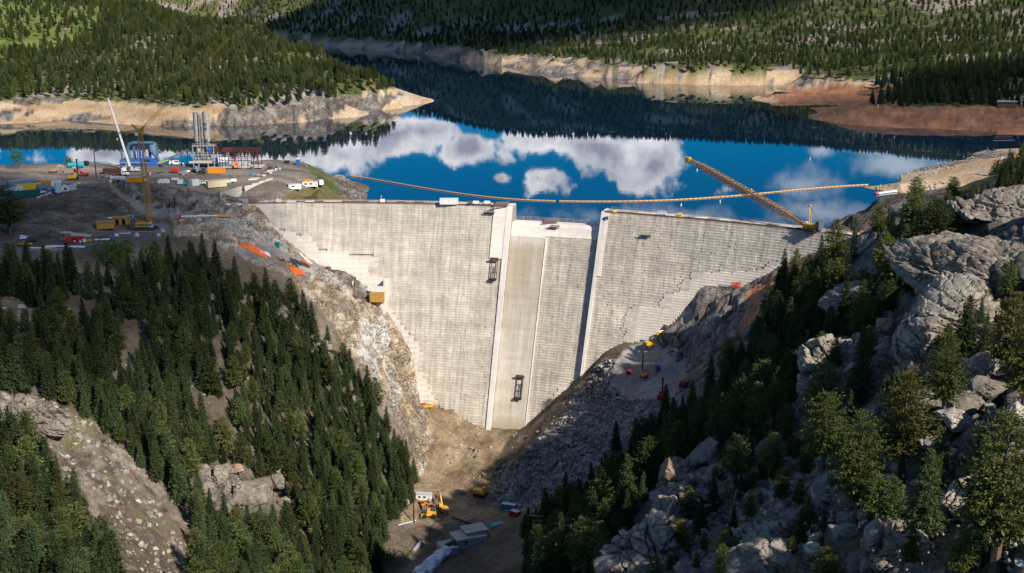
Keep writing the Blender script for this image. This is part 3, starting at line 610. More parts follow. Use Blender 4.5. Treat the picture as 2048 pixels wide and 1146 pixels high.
M_CREST = concrete('crest_concrete', (.40, .37, .34), .12, 0, 0, .25)
M_BOARD = mat('formwork_timber', (.20, .095, .055), .8, var=.3)
M_TIMBER = mat('pale_timber', (.42, .33, .23), .8, var=.2)
M_STEEL = mat('dark_steel', (.055, .05, .05), .55, .4, var=.2)
M_GALV = mat('galvanised_steel', (.45, .46, .47), .45, .5, var=.1)
M_RUST = mat('rusty_steel', (.16, .065, .04), .8, var=.3)

DAM = empty('concrete_dam', PV(.24, 380, -88), 0, 'tall pale concrete dam with a stepped curved face and a spillway notch across the gorge', 'dam')
DAM_INV = Matrix.Translation(-DAM.location)
def dpart(name, mb, m, kind=None, parent=None):
    p = parent or DAM
    me = mb.mesh(name); me.transform(DAM_INV) if p is DAM else None
    o = link(name, me, m, p); 
    if kind: o['kind'] = kind
    return o
def cbox(mb, t0, t1, fr, bk, z0, z1, n=1):
    """block curved with the dam; fr/bk give the radius of its downstream and upstream side at a height"""
    vs, fs = [], []
    for k in range(n + 1):
        t = t0 + (t1 - t0) * k / n
        vs += [PV(t, fr(z0), z0), PV(t, bk(z0), z0), PV(t, bk(z1), z1), PV(t, fr(z1), z1)]
    for k in range(n):
        a, b = 4 * k, 4 * k + 4
        fs += [(a, b, b + 1, a + 1), (a + 1, b + 1, b + 2, a + 2), (a + 2, b + 2, b + 3, a + 3), (a + 3, b + 3, b, a)]
    fs += [(0, 1, 2, 3), (4 * n + 3, 4 * n + 2, 4 * n + 1, 4 * n)]
    return mb._add(vs, fs)
toe_pts = sorted([(th, v.z) for v, th in (face(*p) for p in TOE_L + TOE_R)])
def toe_z(th): return float(np.interp(th, [t for t, _ in toe_pts], [z for _, z in toe_pts]))
ST = 1.2
def stepped(name, t0, t1, ztop, off, du=2.6, hide=None):
    mb = MB(); n = max(1, round((t1 - t0) * 385 / du)); rnd = random.Random(3)
    for k in range(int((ztop + 104) / ST)):
        z1 = ztop - k * ST; z0 = z1 - ST; base = rf(z1) + off
        for i in range(n):
            a, b = t0 + (t1 - t0) * i / n, t0 + (t1 - t0) * (i + 1) / n; tm = (a + b) / 2
            if z1 < toe_z(tm) - 7: continue
            if hide and hide(tm, z1): continue
            j = rnd.uniform(-.13, .09) - (.13 if rnd.random() < .04 else 0); r0 = base + j
            vs = [PV(a, r0, z0), PV(b, r0, z0), PV(b, r0, z1), PV(a, r0, z1), PV(b, r0 + 1.0, z1), PV(a, r0 + 1.0, z1)]
            q = len(mb.v); mb.v += [tuple(v) for v in vs]; mb.f += [(q, q + 1, q + 2, q + 3), (q + 3, q + 2, q + 4, q + 5)]
            vs = [PV(a, r0 + 1, z0), PV(b, r0 + 1, z0)]; mb.v += [tuple(v) for v in vs]
            mb.f += [(q + 3, q + 5, q + 6, q), (q + 1, q + 7, q + 4, q + 2)]
    return dpart(name, mb, M_STEP, 'stuff')
TL0, TL1, TM, TR0, TR1 = .2335, .2400, .2865, .3545, .3585
# core of the dam behind the steps
core = MB()
for (a, b, zt, o) in ((-.10, TL1, 11.2, 1.2), (TR0, .71, 11.2, 1.2), (TL1, TR0, 2.6, 4.6)):
    n = max(2, int((b - a) / .02)); cbox(core, a, b, lambda z, o=o: rf(z) + o, lambda z: DR + 7.6, -112, zt, n)
dpart('dam_core', core, M_CREST)
# crest slabs, parapet boards
crest_l = dpart('crest_roadway', cbox(MB(), -.108, TL1, lambda z: DR - .1, lambda z: DR + 8, ZC - .62, ZC, 26), M_CREST)
crest_r = dpart('crest_roadway', cbox(MB(), TR0, .72, lambda z: DR - .1, lambda z: DR + 8, ZC - .62, ZC, 26), M_CREST)
for a, b, n in ((-.107, TL1, 30), (TR0, .70, 24)):
    for k in range(n):
        t0, t1 = a + (b - a) * k / n, a + (b - a) * (k + .97) / n
        if R.random() < .9: dpart('edge_board', cbox(MB(), t0, t1, lambda z: DR - .22, lambda z: DR + .02, ZC - .35, ZC + R.uniform(.2, .42), 1), M_BOARD)
        if R.random() < .6: dpart('crest_panel', cbox(MB(), t0, t1, lambda z, k=k: DR + 1 + (k % 3) * .4, lambda z: DR + 4.6, ZC + .004, ZC + .06, 1), M_PALE if R.random() < .5 else M_BOARD)
# piers and training walls
dpart('pier', cbox(MB(), TL0, TL1, lambda z: rf(z) - .5, lambda z: DR + 8.3, -1.0, ZC + .05, 1), M_PALE)
dpart('pier', cbox(MB(), TR0, TR1, lambda z: rf(z) - .5, lambda z: DR + 8.3, -1.0, ZC + .05, 1), M_PALE)
for (a, b) in ((TL0, TL1), (TR0, TR1)):
    z = -1.0; k = 0
    while z > -92:
        z2 = max(z - 7.2, -93); dpart('training_wall_section', cbox(MB(), a, b, lambda q: rf(q) - .6, lambda q: rf(q) + 5, z2 + .05, z, 1), M_WALL); z = z2; k += 1
# pale facing beside the notch
z = ZC - .7
while z > -11:
    dpart('facing_panel', cbox(MB(), TL0 - .0165, TL0 - .0005, lambda q: rf(q) - .35, lambda q: rf(q) + 1, z - 2.36, z, 1), M_PALE); z -= 2.4
z = ZC - .7
while z > -17:
    dpart('facing_panel', cbox(MB(), TR1 + .0004, TR1 + .0052, lambda q: rf(q) - .3, lambda q: rf(q) + 1, z - 2.36, z, 1), M_PALE); z -= 2.4
# spillway crest: rounded sill and deck panels
def sill():
    mb = MB(); prof = [(DR + 7, ZN - .5), (DR + 7, ZN), (DR + 1.6, ZN), (DR + .8, ZN - .18), (DR + .1, ZN - .7), (DR - .5, ZN - 1.6), (DR - 1.3, ZN - 3.4), (rf(-2.4) + 2.9, -2.4), (rf(-2.4) + 6, -2.6)]
    n = 14; m_ = len(prof); vs, fs = [], []
    for k in range(n + 1):
        t = TL1 + (TR0 - TL1) * k / n; vs += [PV(t, r, z) for r, z in prof]
    for k in range(n):
        for i in range(m_ - 1): fs.append((k * m_ + i, (k + 1) * m_ + i, (k + 1) * m_ + i + 1, k * m_ + i + 1))
    mb._add(vs, fs); return dpart('spillway_sill', mb, M_PALE)
sill()
for k in range(11):
    t0 = TL1 + (TR0 - TL1) * (k + .06) / 11; t1 = TL1 + (TR0 - TL1) * (k + .94) / 11
    dpart('deck_panel', cbox(MB(), t0, t1, lambda z: DR + 2.0, lambda z: DR + 5.8, ZN + .004, ZN + .12, 1), M_WALL)
# smooth half of the chute, cast in panels
rows = 26; ncol = 4
for i in range(rows):
    z1 = -2.45 - i * 3.5; z0 = z1 - 3.46
    for k in range(ncol):
        t0 = TL1 + (TM - TL1) * k / ncol + .00007; t1 = TL1 + (TM - TL1) * (k + 1) / ncol - .00007; o = R.uniform(-.05, .05)
        dpart('chute_panel', cbox(MB(), t0, t1, lambda q: rf(q) + 2.4 + o, lambda q: rf(q) + 4.4, z0, z1, 1), M_CHUTE)
dpart('chute_kerb', cbox(MB(), TM - .0006, TM + .0006, lambda q: rf(q) + 2.0, lambda q: rf(q) + 4.4, -88, -2.5, 1), M_PALE)
dpart('chute_sill', cbox(MB(), TL1, TR0, lambda q: rf(q) + 2.2, lambda q: rf(q) + 5, -104, -86.4, 6), M_CHUTE)
# guard rail of the notch
for k in range(13):
    t = TL1 + (TR0 - TL1) * (k + .2) / 12.6; mb = MB(); a = PV(t, DR + 6.4, ZN); mb.beam(a, a + Vector((0, 0, 2.0)), .16)
    if k < 12:
        b = PV(TL1 + (TR0 - TL1) * (k + 1.2) / 12.6, DR + 6.4, ZN)
        for h in (.7, 1.3, 1.95): mb.beam(a + Vector((0, 0, h)), b + Vector((0, 0, h)), .12)
    dpart('guard_rail', mb, M_TIMBER)
for k in range(22):
    t = TR1 + .003 + .33 * k / 22; t2 = t + .33 / 22; mb = MB(); a, b = PV(t, DR + 7.7, ZC), PV(t2, DR + 7.7, ZC); mb.beam(a, a + Vector((0, 0, 1.1)), .08)
    for h in (.55, 1.08): mb.beam(a + Vector((0, 0, h)), b + Vector((0, 0, h)), .06)
    dpart('guard_rail', mb, M_GALV)
# pale stair-stepped facing blocks along both abutments
IN_L = [(505, 416), (535, 449), (605, 469), (634, 478), (634, 495), (690, 505), (757, 511), (757, 527), (737, 535), (737, 546), (745, 553), (777, 554), (774, 580), (772, 605), (782, 618), (800, 640), (818, 664), (835, 680), (845, 705), (844, 730), (846, 750), (856, 768), (870, 797), (884, 813), (930, 836), (952, 850)]
IN_R = [(1250, 684), (1252, 660), (1258, 615), (1322, 616), (1326, 590), (1361, 582), (1361, 562), (1386, 557), (1386, 545), (1440, 545), (1507, 540), (1560, 520)]
inl = sorted([(face(*p)[0].z, face(*p)[1]) for p in IN_L]); inr = sorted([(face(*p)[0].z, face(*p)[1]) for p in IN_R])
tol = sorted([(face(*p)[0].z, face(*p)[1]) for p in TOE_L]); tor = sorted([(face(*p)[0].z, face(*p)[1]) for p in TOE_R])
def ip(l, z): return float(np.interp(z, [a for a, _ in l], [b for _, b in l]))
def block_row(z, h, a, b, flip):
    n = max(1, round((b - a) * 385 / 9))
    for k in range(n):
        t0, t1 = a + (b - a) * k / n, a + (b - a) * (k + 1) / n
        fo = -.62
        o = R.uniform(-.07, .07) + (.3 if flip else 0)
        dpart('concrete_block', cbox(MB(), t0 + .0001, t1 - .0001, lambda q: rf(z) + fo + o, lambda q: rf(z) + 2.4, z - h + .05, z, 1), M_PALE)
stepped('stepped_face', -.097, TL0, ZC - .6, 0, hide=lambda t, z: z < ZC - 4.2 and t < ip(inl, z - .6) - .004)
stepped('stepped_face', TR1, .70, ZC - .6, 0, hide=lambda t, z: z < -1.8 and t > ip(inr, z - .6) + .010)
stepped('stepped_face', TM, TR0, -1.6, 2.6)
z = ZC - 4.2
while z > -88:
    a, b = ip(tol, z - 1.2) - .012, ip(inl, z - .6)
    if b - a > .014: block_row(z, 2.4, a, b, False)
    z -= 2.4
z = -1.8; jg = 0
while z > -45:
    a, b = ip(inr, z - .6) + jg, ip(tor, z - 1.2) + .012; jg = R.uniform(-.004, .004)
    if b - a > .014: block_row(z, 1.2, a, b, True)
    z -= 1.2
for k, (zz, w) in enumerate(((-69.6, .0035), (-72, .0045), (-74.4, .007), (-76.8, .0095), (-79.2, .013), (-81.6, .019), (-84, .026))):
    a = TR0 - .056 + (zz + 84) / 14.4 * .0265
    dpart('concrete_block', cbox(MB(), a, a + w + .016, lambda q: rf(zz) + 2.1, lambda q: rf(zz) + 5, zz - 2.35, zz, 1), M_PALE)
# end block of the crest on the left bank
dpart('end_block', cbox(MB(), -.124, -.0985, lambda q: DR - 1.2, lambda q: DR + 6, 3.5, ZC - .02, 2), M_PALE)
dpart('end_wall', cbox(MB(), -.104, -.0965, lambda q: DR - 2.6, lambda q: DR + 1, 4, ZC + .1, 1), M_CREST)
dpart('recess_wall', cbox(MB(), ip(inl, -22) - .024, ip(inl, -22) - .0205, lambda q: rf(-32) - 2, lambda q: rf(q) + 2, -36, -24.5, 1), M_PALE)
dpart('recess_wall', cbox(MB(), ip(inl, -26) - .0035, ip(inl, -26) - .0005, lambda q: rf(-32) - 2, lambda q: rf(q) + 2, -36, -23.5, 1), M_PALE)

# work platforms and climbing frames hung on the face
def platform(px, py, L, label, r_off=0.0, z=None):
    v, th = face(px, py); o = empty('work_platform', PV(th, rf(v.z) - .3 + r_off, v.z), -th, label, 'work platform', 'work platforms hung on the dam face')
    mb = MB(); mb.b0(-L / 2, L / 2, -1.6, .1, -.15, 0); mb.build('deck', M_STEEL, o)
    rl = MB()
    for x in np.linspace(-L / 2, L / 2, 4): rl.beam((x, -1.55, 0), (x, -1.55, 1.1), .09)
    for h in (.55, 1.1): rl.beam((-L / 2, -1.55, h), (L / 2, -1.55, h), .08)
    rl.build('railing', M_RUST, o)
    for x in (-L / 2 + .4, L / 2 - .4): MB().beam((x, -1.4, -.15), (x, .5, -1.9), .16).build('bracket', M_STEEL, o)
    return o
platform(980, 424, 5.2, 'dark work platform hanging just below the left crest beside the notch')
platform(1108, 453, 4.6, 'dark work platform hanging below the spillway sill in the notch', 3.0)
platform(1293, 470, 5.0, 'dark work platform hanging alone high on the right dam face')
def frame(px, py, L, label, off=0.0):
    v, th = face(px, py); o = empty('climbing_frame', PV(th, rf(v.z) - .4 + off, v.z), -th, label, 'scaffold frame', 'steel climbing frames on the dam face')
    def q(x, h, d=0): return (x, -(-h) * -DS * -1 - d if False else DS * h - d, h)
    mb = MB()
    for x in (-1.5, 1.5): mb.beam(q(x, -L / 2, .5), q(x, L / 2, .5), .28)
    mb.build('side_rail', M_STEEL, o); mb = MB()
    for h in (-L / 6, L / 8): mb.beam(q(-1.5, h, .5), q(1.5, h, .5), .2)
    mb.beam(q(-.5, -L / 2, .5), q(.3, L / 8, .5), .16); mb.beam(q(.6, -L / 2, .5), q(.5, L / 8, .5), .16); mb.build('cross_brace', M_STEEL, o)
    c = q(0, L / 2, 1.0); mb = MB().box(c, (4.4, 1.7, .3)).box((c[0], c[1] - .75, c[2] + .7), (4.2, .1, .9)); mb.build('top_platform', M_RUST, o)
    c = q(0, -L / 2, 1.0); mb = MB().box(c, (3.8, 1.6, .3)).box((c[0], c[1] - .7, c[2] - .5), (3.6, .1, .7)); mb.build('bottom_platform', M_STEEL, o)
frame(989, 537, 9.0, 'tall steel climbing frame on the stepped face left of the spillway wall')
frame(1037, 776, 9.5, 'tall steel climbing frame low on the smooth spillway chute', 2.6)
# ------------------------------------------------------------------ trees
def leaf_mat(name, col, rand_v=.28, hue=.03, dead=False):
    m = bpy.data.materials.new(name); m.use_nodes = True; nt = m.node_tree; nd, lk = nt.nodes, nt.links
    for n in list(nd):
        if n.type != 'OUTPUT_MATERIAL': nd.remove(n)
    out = [n for n in nd if n.type == 'OUTPUT_MATERIAL'][0]
    oi = nd.new('ShaderNodeObjectInfo'); at_ = nd.new('ShaderNodeAttribute'); at_.attribute_name = 'clump'
    def mr(v, a, b, c, d):
        n = nd.new('ShaderNodeMapRange'); n.inputs[1].default_value = a; n.inputs[2].default_value = b; n.inputs[3].default_value = c; n.inputs[4].default_value = d; lk.new(v, n.inputs[0]); return n.outputs[0]
    hs = nd.new('ShaderNodeHueSaturation'); hs.inputs['Color'].default_value = (*col, 1)
    lk.new(mr(oi.outputs['Random'], 0, 1, .5 - hue, .5 + hue), hs.inputs['Hue'])
    wn = nd.new('ShaderNodeTexWhiteNoise'); wn.noise_dimensions = '1D'; lk.new(oi.outputs['Random'], wn.inputs['W'])
    mu = nd.new('ShaderNodeMath'); mu.operation = 'MULTIPLY'; lk.new(mr(wn.outputs[0], 0, 1, 1 - rand_v, 1 + rand_v), mu.inputs[0]); lk.new(mr(at_.outputs['Fac'], 0, 1, .62, 1.42), mu.inputs[1]); lk.new(mu.outputs[0], hs.inputs['Value'])
    d = nd.new('ShaderNodeBsdfDiffuse'); t = nd.new('ShaderNodeBsdfTranslucent'); lk.new(hs.outputs[0], d.inputs[0]); lk.new(hs.outputs[0], t.inputs[0])
    mx = nd.new('ShaderNodeMixShader'); mx.inputs[0].default_value = .22; lk.new(d.outputs[0], mx.inputs[1]); lk.new(t.outputs[0], mx.inputs[2]); lk.new(mx.outputs[0], out.inputs[0])
    return m
M_FIR = leaf_mat('fir_needles', (.060, .082, .036), .40); M_PINE = leaf_mat('pine_needles', (.095, .114, .040), .40); M_SHRUB = leaf_mat('broad_leaves', (.085, .135, .022))
M_PINE2 = leaf_mat('pine_needles_sun_tint', (.120, .132, .042), .25); M_DEAD = leaf_mat('dead_needles', (.17, .075, .05)); M_YEL = leaf_mat('yellowing_needles', (.16, .135, .03)); M_BARK = mat('bark', (.13, .085, .06), .9, var=.3)  # second pine set is a lighter copy, sunlight put into its colour
M_SNAG = mat('bleached_wood', (.34, .30, .27), .85, var=.2)

def crown_mesh(name, seed, H, n_layers, per, clumps, leaf, kind):
    """needle clumps along whorled branches; fir: narrow cone, pine: open rounded crown, shrub: low dome"""
    g = np.random.default_rng(seed); Vs, cl = [], []; P = []
    if kind == 'shrub':
        n = n_layers * per * clumps; d = g.normal(size=(n, 3)); d /= np.linalg.norm(d, axis=1)[:, None]; lob = g.normal(size=(7, 3)) * np.array((.3, .3, .18)) * H + np.array((0, 0, .52 * H))
        c = lob[g.integers(0, 7, n)] + d * (g.uniform(.55, 1, n) ** .5)[:, None] * H * .34; c[:, 2] = np.maximum(c[:, 2], .1)
        ax = g.normal(size=(n, 3)); tone = g.uniform(0, 1, n); size = leaf * g.uniform(.6, 1.3, n)
    else:
        cs, axs, tn, sz = [], [], [], []
        base = .10 if kind == 'fir' else .26
        rmax = (.175 if kind == 'fir' else .21) * H
        lean = g.uniform(-.02, .02, 2)
        for k in range(n_layers):
            t = base + (1 - base) * (k + g.uniform(.1, .9)) / n_layers; f = (t - base) / (1 - base)
            if kind == 'fir': Rr = rmax * (1 - f) ** .82 * (.45 + .55 * min(1, f / .12 + .3)) + .25
            else: Rr = rmax * (max(0, 1 - f ** 2.2)) ** .6 * (.5 + .5 * min(1, f / .25 + .2)) + .3
            nb = max(3, int(per * (.45 + .75 * (1 - f))))
            a0 = g.uniform(0, 6.28)
            for b in range(nb):
                if g.random() < .12: continue
                a = a0 + 6.283 * b / nb + g.normal() * .35; L = Rr * g.uniform(.62, 1.15); droop = -.28 + .5 * f + g.normal() * .1 if kind == 'fir' else .05 + .4 * f + g.normal() * .2
                dv = np.array((math.cos(a), math.sin(a), droop)); tb = g.uniform(0, 1)
                nc = max(2, int(round(clumps * (.4 + .6 * L / rmax))))
                for q in range(nc):
                    s_ = (q + .6 + g.uniform(-.3, .3)) / nc; s_ = .18 + .82 * s_
                    c = np.array((lean[0] * t * H, lean[1] * t * H, t * H)) + dv * L * s_ + g.normal(size=3) * leaf * .45
                    if kind == 'fir': c[2] -= .10 * L * s_ * s_
                    for w in range(2):
                        cs.append(c + g.normal(size=3) * leaf * .3); axs.append(dv * 1.2 + g.normal(size=3) * .75); tn.append(np.clip(tb * .5 + .5 * g.random(), 0, 1)); sz.append(leaf * g.uniform(.65, 1.3) * (1.15 - .5 * f))
        for q in range(6): cs.append(np.array((lean[0] * H, lean[1] * H, H * (.955 + .012 * q)))); axs.append(np.array((g.normal() * .3, g.normal() * .3, 1))); tn.append(.6); sz.append(leaf * .6)
        c = np.array(cs); ax = np.array(axs); tone = np.array(tn); size = np.array(sz); n = len(c)
    ax /= np.linalg.norm(ax, axis=1)[:, None]; r = g.normal(size=(n, 3)); b = np.cross(ax, r); b /= np.linalg.norm(b, axis=1)[:, None]
    l, w = size[:, None], (size * g.uniform(.26, .46, n))[:, None]
    Vv = np.stack([c - ax * l, c + b * w + ax * l * .1, c + ax * l, c - b * w + ax * l * .1], 1).reshape(-1, 3)
    return np_mesh(name, Vv, np.arange(n * 4).reshape(-1, 4), False, {'clump': ('FLOAT', np.repeat(tone, 4))})
def trunk_mesh(name, H, r0, branches, seed):
    g = random.Random(seed); mb = MB(); p = Vector((0, 0, -.8)); n = 5
    for k in range(n):
        q = Vector((g.uniform(-.05, .05), g.uniform(-.05, .05), H * .93 * (k + 1) / n)); mb.tube(p, q, r0 * (1 - k / n) + .03, 6, r0 * (1 - (k + 1) / n) + .03); p = q
    for k in range(branches):
        z = H * g.uniform(.15, .8); a = g.uniform(0, 6.28); L = H * .14 * (1.1 - z / H); mb.tube((0, 0, z), (L * math.cos(a), L * math.sin(a), z + L * .1), r0 * .22, 4, .02)
    return mb.mesh(name)
KIND = {}
def kindset(key, hi, lo, m, H, kind, leaf, lay, per, cl):
    KIND[key] = dict(hi=[crown_mesh('crown_' + key, 10 + i * 7 + len(key), H, lay, per, cl, leaf, kind) for i in range(hi)],
                     lo=[crown_mesh('crown_' + key, 400 + i * 3 + len(key), H, max(7, lay // 2 - 3), max(4, int(per * .55)), max(2, cl // 2 - 1), leaf * (1.75 if kind == 'shrub' else 2.6), kind) for i in range(lo)], m=m, H=H,
                     trunk=trunk_mesh('trunk_' + key, H if kind != 'shrub' else H * .5, .028 * H if kind != 'shrub' else .12, 14 if kind == 'pine' else 6, 3))
    for l in ('hi', 'lo'):
        for me in KIND[key][l]: me.materials.append(m)
    KIND[key]['trunk'].materials.append(M_BARK)
kindset('fir', 6, 5, M_FIR, 13, 'fir', .33, 32, 12, 9)
kindset('pine', 6, 5, M_PINE, 13, 'pine', .33, 30, 11, 10)
kindset('shrub', 2, 2, M_SHRUB, 5, 'shrub', .34, 6, 10, 8)
for key, kd, lf in (('fir', 'fir', .21), ('pine', 'pine', .21)):
    KIND[key]['xhi'] = [crown_mesh('crown_' + key, 900 + i * 7 + len(key), 13, 38, 13, 13, lf, kd) for i in range(4)]
    for me in KIND[key]['xhi']: me.materials.append(M_PINE2 if key == 'pine' else KIND[key]['m'])
KIND['yellow'] = dict(hi=[me.copy() for me in KIND['pine']['hi'][:2]], m=M_YEL, H=13, trunk=KIND['pine']['trunk']); KIND['dead'] = dict(hi=[crown_mesh('crown_dead', 77, 13, 18, 6, 3, .34, 'fir')], m=M_DEAD, H=13, trunk=trunk_mesh('trunk_dead', 13, .3, 30, 8))
for k in ('yellow', 'dead'):
    for me in KIND[k]['hi']: me.materials.clear(); me.materials.append(KIND[k]['m'])
NAMES = {'fir': 'fir_tree', 'pine': 'pine_tree', 'shrub': 'leafy_bush', 'yellow': 'pine_tree', 'dead': 'dead_tree'}
CATS = {'fir': 'fir tree', 'pine': 'pine tree', 'shrub': 'bush', 'yellow': 'pine tree', 'dead': 'dead tree'}
def tree(key, p, h, label, group=None, lod='hi', wide=1.0):
    K = KIND[key]; s_ = h / K['H']; o = empty(NAMES[key], p, R.uniform(0, 6.28), label, CATS[key], group)
    o.scale = (s_ * wide, s_ * wide, s_)
    ms = K.get(lod) or K['hi']
    link('crown', R.choice(ms), None, o); link('trunk', K['trunk'], None, o); return o
# large trees of the near right slope, one by one: base of the trunk, height in the picture, kind, label
BIG = [(1712, 1045, 205, 'pine', 1.0, 'tall olive green pine standing above the pale upright rock slab on the near right slope'),
       (1800, 962, 200, 'pine', 1.1, 'broad yellowish green pine beside the bleached bare snag, left of the jumbled slabs'),
       (1985, 1146, 285, 'pine', 1.05, 'largest pine, dark olive and full, in the bottom corner below the boulder pile'),
       (1850, 1075, 165, 'fir', 1.15, 'dark green conifer between the olive pine and the largest corner pine'),
       (1718, 815, 150, 'fir', .9, 'slender pale tipped fir in front of the blocky cliff on the right slope'),
       (1640, 862, 130, 'pine', 1.1, 'rounded pine in front of the split cliff, left of the slender fir'),
       (1645, 945, 150, 'pine', 1.1, 'bushy yellow green pine standing below the split cliff'),
       (1885, 840, 155, 'pine', .9, 'light green pine just left of the bare grey snag'),
       (1925, 735, 130, 'fir', 1.2, 'dark broad conifer under the layered granite dome'),
       (2012, 770, 165, 'pine', .95, 'tall pine against the shaded cliff at the picture edge under the dome'),
       (2046, 830, 180, 'pine', .9, 'dark pine cut by the picture edge above the tilted slabs'),
       (1722, 690, 95, 'pine', 1.2, 'bright green pine on the ledge between the shaded cliffs of the right slope'),
       (1470, 970, 95, 'pine', 1.2, 'round bushy pine just behind the rocky nose above the gorge'),
       (1545, 960, 90, 'pine', 1.1, 'small bushy pine on the ground right behind the rocky nose'),
       (1160, 1150, 115, 'fir', 1.0, 'sunlit pointed fir standing alone in the dark gully at the bottom edge'),
       (1200, 1180, 85, 'pine', .9, 'small sunlit pine beside the pointed fir at the foot of the smooth grey slab'),
       (1345, 1062, 55, 'pine', 1.2, 'short green pine growing from the crack in the smooth grey rock'),
       (1358, 1105, 62, 'yellow', 1.5, 'yellowing bushy pine growing on the smooth grey rock nose'),
       (1465, 1072, 58, 'fir', .9, 'small pale green fir standing among loose stones right of the rock nose'),
       (1508, 1160, 65, 'pine', 1.6, 'low rounded pine at the bottom edge amid loose stones'),
       (1640, 1160, 80, 'pine', 1.5, 'low rounded pine at the bottom edge below the pale upright slab'),
       (1910, 1150, 100, 'pine', 1.1, 'light green young pine beside the big smooth boulder in the corner'),
       (2030, 1180, 90, 'pine', 1.1, 'young pine at the very corner of the picture below the largest pine'),
       (1110, 1160, 72, 'dead', .8, 'dead reddish conifer standing at the bottom edge left of the pointed fir'),
       (1082, 1175, 60, 'pine', 1.2, 'small bright pine at the bottom edge left of the dead reddish conifer'),
       (1548, 850, 85, 'pine', 1.1, 'pale pine on the edge of the dark wood left of the blocky cliff'),
       (1602, 765, 85, 'pine', .9, 'sunlit pine at the top of the blocky cliff, leftmost of the three there'),
       (1640, 748, 78, 'pine', .9, 'sunlit pine at the top of the blocky cliff, middle one of the three'),
       (1668, 752, 68, 'pine', .9, 'sunlit pine at the top of the blocky cliff, rightmost of the three'),
       (1668, 560, 110, 'pine', .85, 'tall green pine standing in front of the right end of the dam'),
       (1705, 520, 78, 'fir', .55, 'thin see-through conifer at the right end of the crest'),
       (1640, 555, 78, 'fir', .9, 'dark conifer in front of the dam just left of the tall green pine'),
       (1590, 565, 62, 'pine', .7, 'thin open pine at the foot of the dam beside the small dark doorway'),
       (1565, 575, 72, 'fir', .8, 'dark fir at the foot of the dam on the reddish knoll'),
       (1755, 480, 62, 'pine', 1.0, 'pine standing on the crest end beside the small yellow machine'),
       (1830, 425, 62, 'pine', 1.1, 'green pine on the ridge top below the sandy spit'),
       (1822, 470, 72, 'pine', 1.2, 'bushy pine on the ridge below the water, second down from the sandy spit'),
       (1905, 400, 40, 'pine', 1.3, 'rounded pine on the ridge line just below the white boom'),
       (1720, 620, 70, 'fir', .9, 'dark fir on the ledge above the fractured grey cliff'),
       (1455, 760, 80, 'pine', 1.1, 'open pine with a sunlit top deep in the dark wooded slope'),
       (1420, 800, 85, 'fir', .9, 'slim fir with a sunlit tip at the edge of the work bench'),
       (1330, 830, 60, 'fir', .9, 'lone slim fir in front of the stone slope under the bench'),
       (1232, 905, 62, 'fir', .9, 'slim sunlit fir at the edge of the riprap slope'),
       (20, 470, 85, 'pine', 1.5, 'dark bushy tree on the spoil bank below the green container')]
placed = []
for (px, py, hp, key, wd, lab) in BIG:
    p = G(px, min(py, 1144)); dist = (p - CAMP).length
    if py > 1144: p = p + Vector((0, -(py - 1144) * .25, 0)); p.z = drop(p.x, p.y)
    h = hp / F * dist / .93; tree(key, p, h, lab, None, 'xhi' if hp > 75 else 'hi', wd * 1.15); placed.append((p.x, p.y))
for (px, py, hp, lab) in ((1905, 845, 92, 'bare bleached snag with a bent top beside the jumbled slabs'), (1342, 870, 42, 'thin bare grey snag leaning in the dark wood under the bench'), (178, 1120, 60, 'thin bare grey snag among the firs in the lower left corner')):
    p = G(px, py); h = hp / F * (p - CAMP).length / .93; o = empty('dead_snag', p, R.uniform(0, 6), lab, 'dead tree')
    link('trunk', trunk_mesh('snag', h, .018 * h, 26, py), M_SNAG, o)

# the woods: trees scattered over the ground, spaced a few metres apart
LW = [(0, 545), (110, 560), (250, 570), (330, 545), (400, 528), (430, 545), (490, 585), (585, 615), (632, 664), (662, 705), (712, 748), (742, 808), (780, 865), (812, 905), (834, 960), (828, 1005), (788, 1050), (770, 1110), (720, 1300), (-300, 1300), (-300, 545)]
L_GAPS = [[(-300, 782), (80, 790), (200, 850), (330, 985), (395, 1040), (405, 1300), (300, 1300), (150, 1030), (70, 905), (-300, 870)], [(395, 930), (470, 940), (585, 970), (600, 1060), (540, 1090), (440, 1050), (380, 990)],
          [(130, 585), (200, 600), (215, 650), (160, 680), (120, 640)], [(255, 650), (300, 640), (310, 730), (265, 770), (215, 775), (250, 710)], [(0, 600), (60, 610), (95, 660), (40, 690), (0, 680)], [(430, 690), (455, 690), (470, 760), (430, 760)],
          [(330, 470), (400, 470), (400, 530), (340, 540)], [(440, 540), (500, 540), (480, 580), (430, 570)]]
RW_ = [(1555, 590), (1640, 530), (1700, 505), (1760, 475), (1850, 435), (1960, 385), (2050, 330), (2050, 400), (1950, 450), (1900, 520), (1800, 610), (1720, 690), (1630, 720), (1600, 800), (1490, 900), (1400, 905), (1330, 950), (1220, 1110), (1180, 1300), (960, 1300), (985, 1095), (1020, 1065), (1110, 1025), (1190, 985), (1250, 925), (1310, 885), (1400, 830), (1450, 770), (1520, 690), (1540, 640)]
RF_ = [(1500, 900), (1900, 620), (2300, 560), (2300, 1200), (1250, 1200), (1420, 960)]
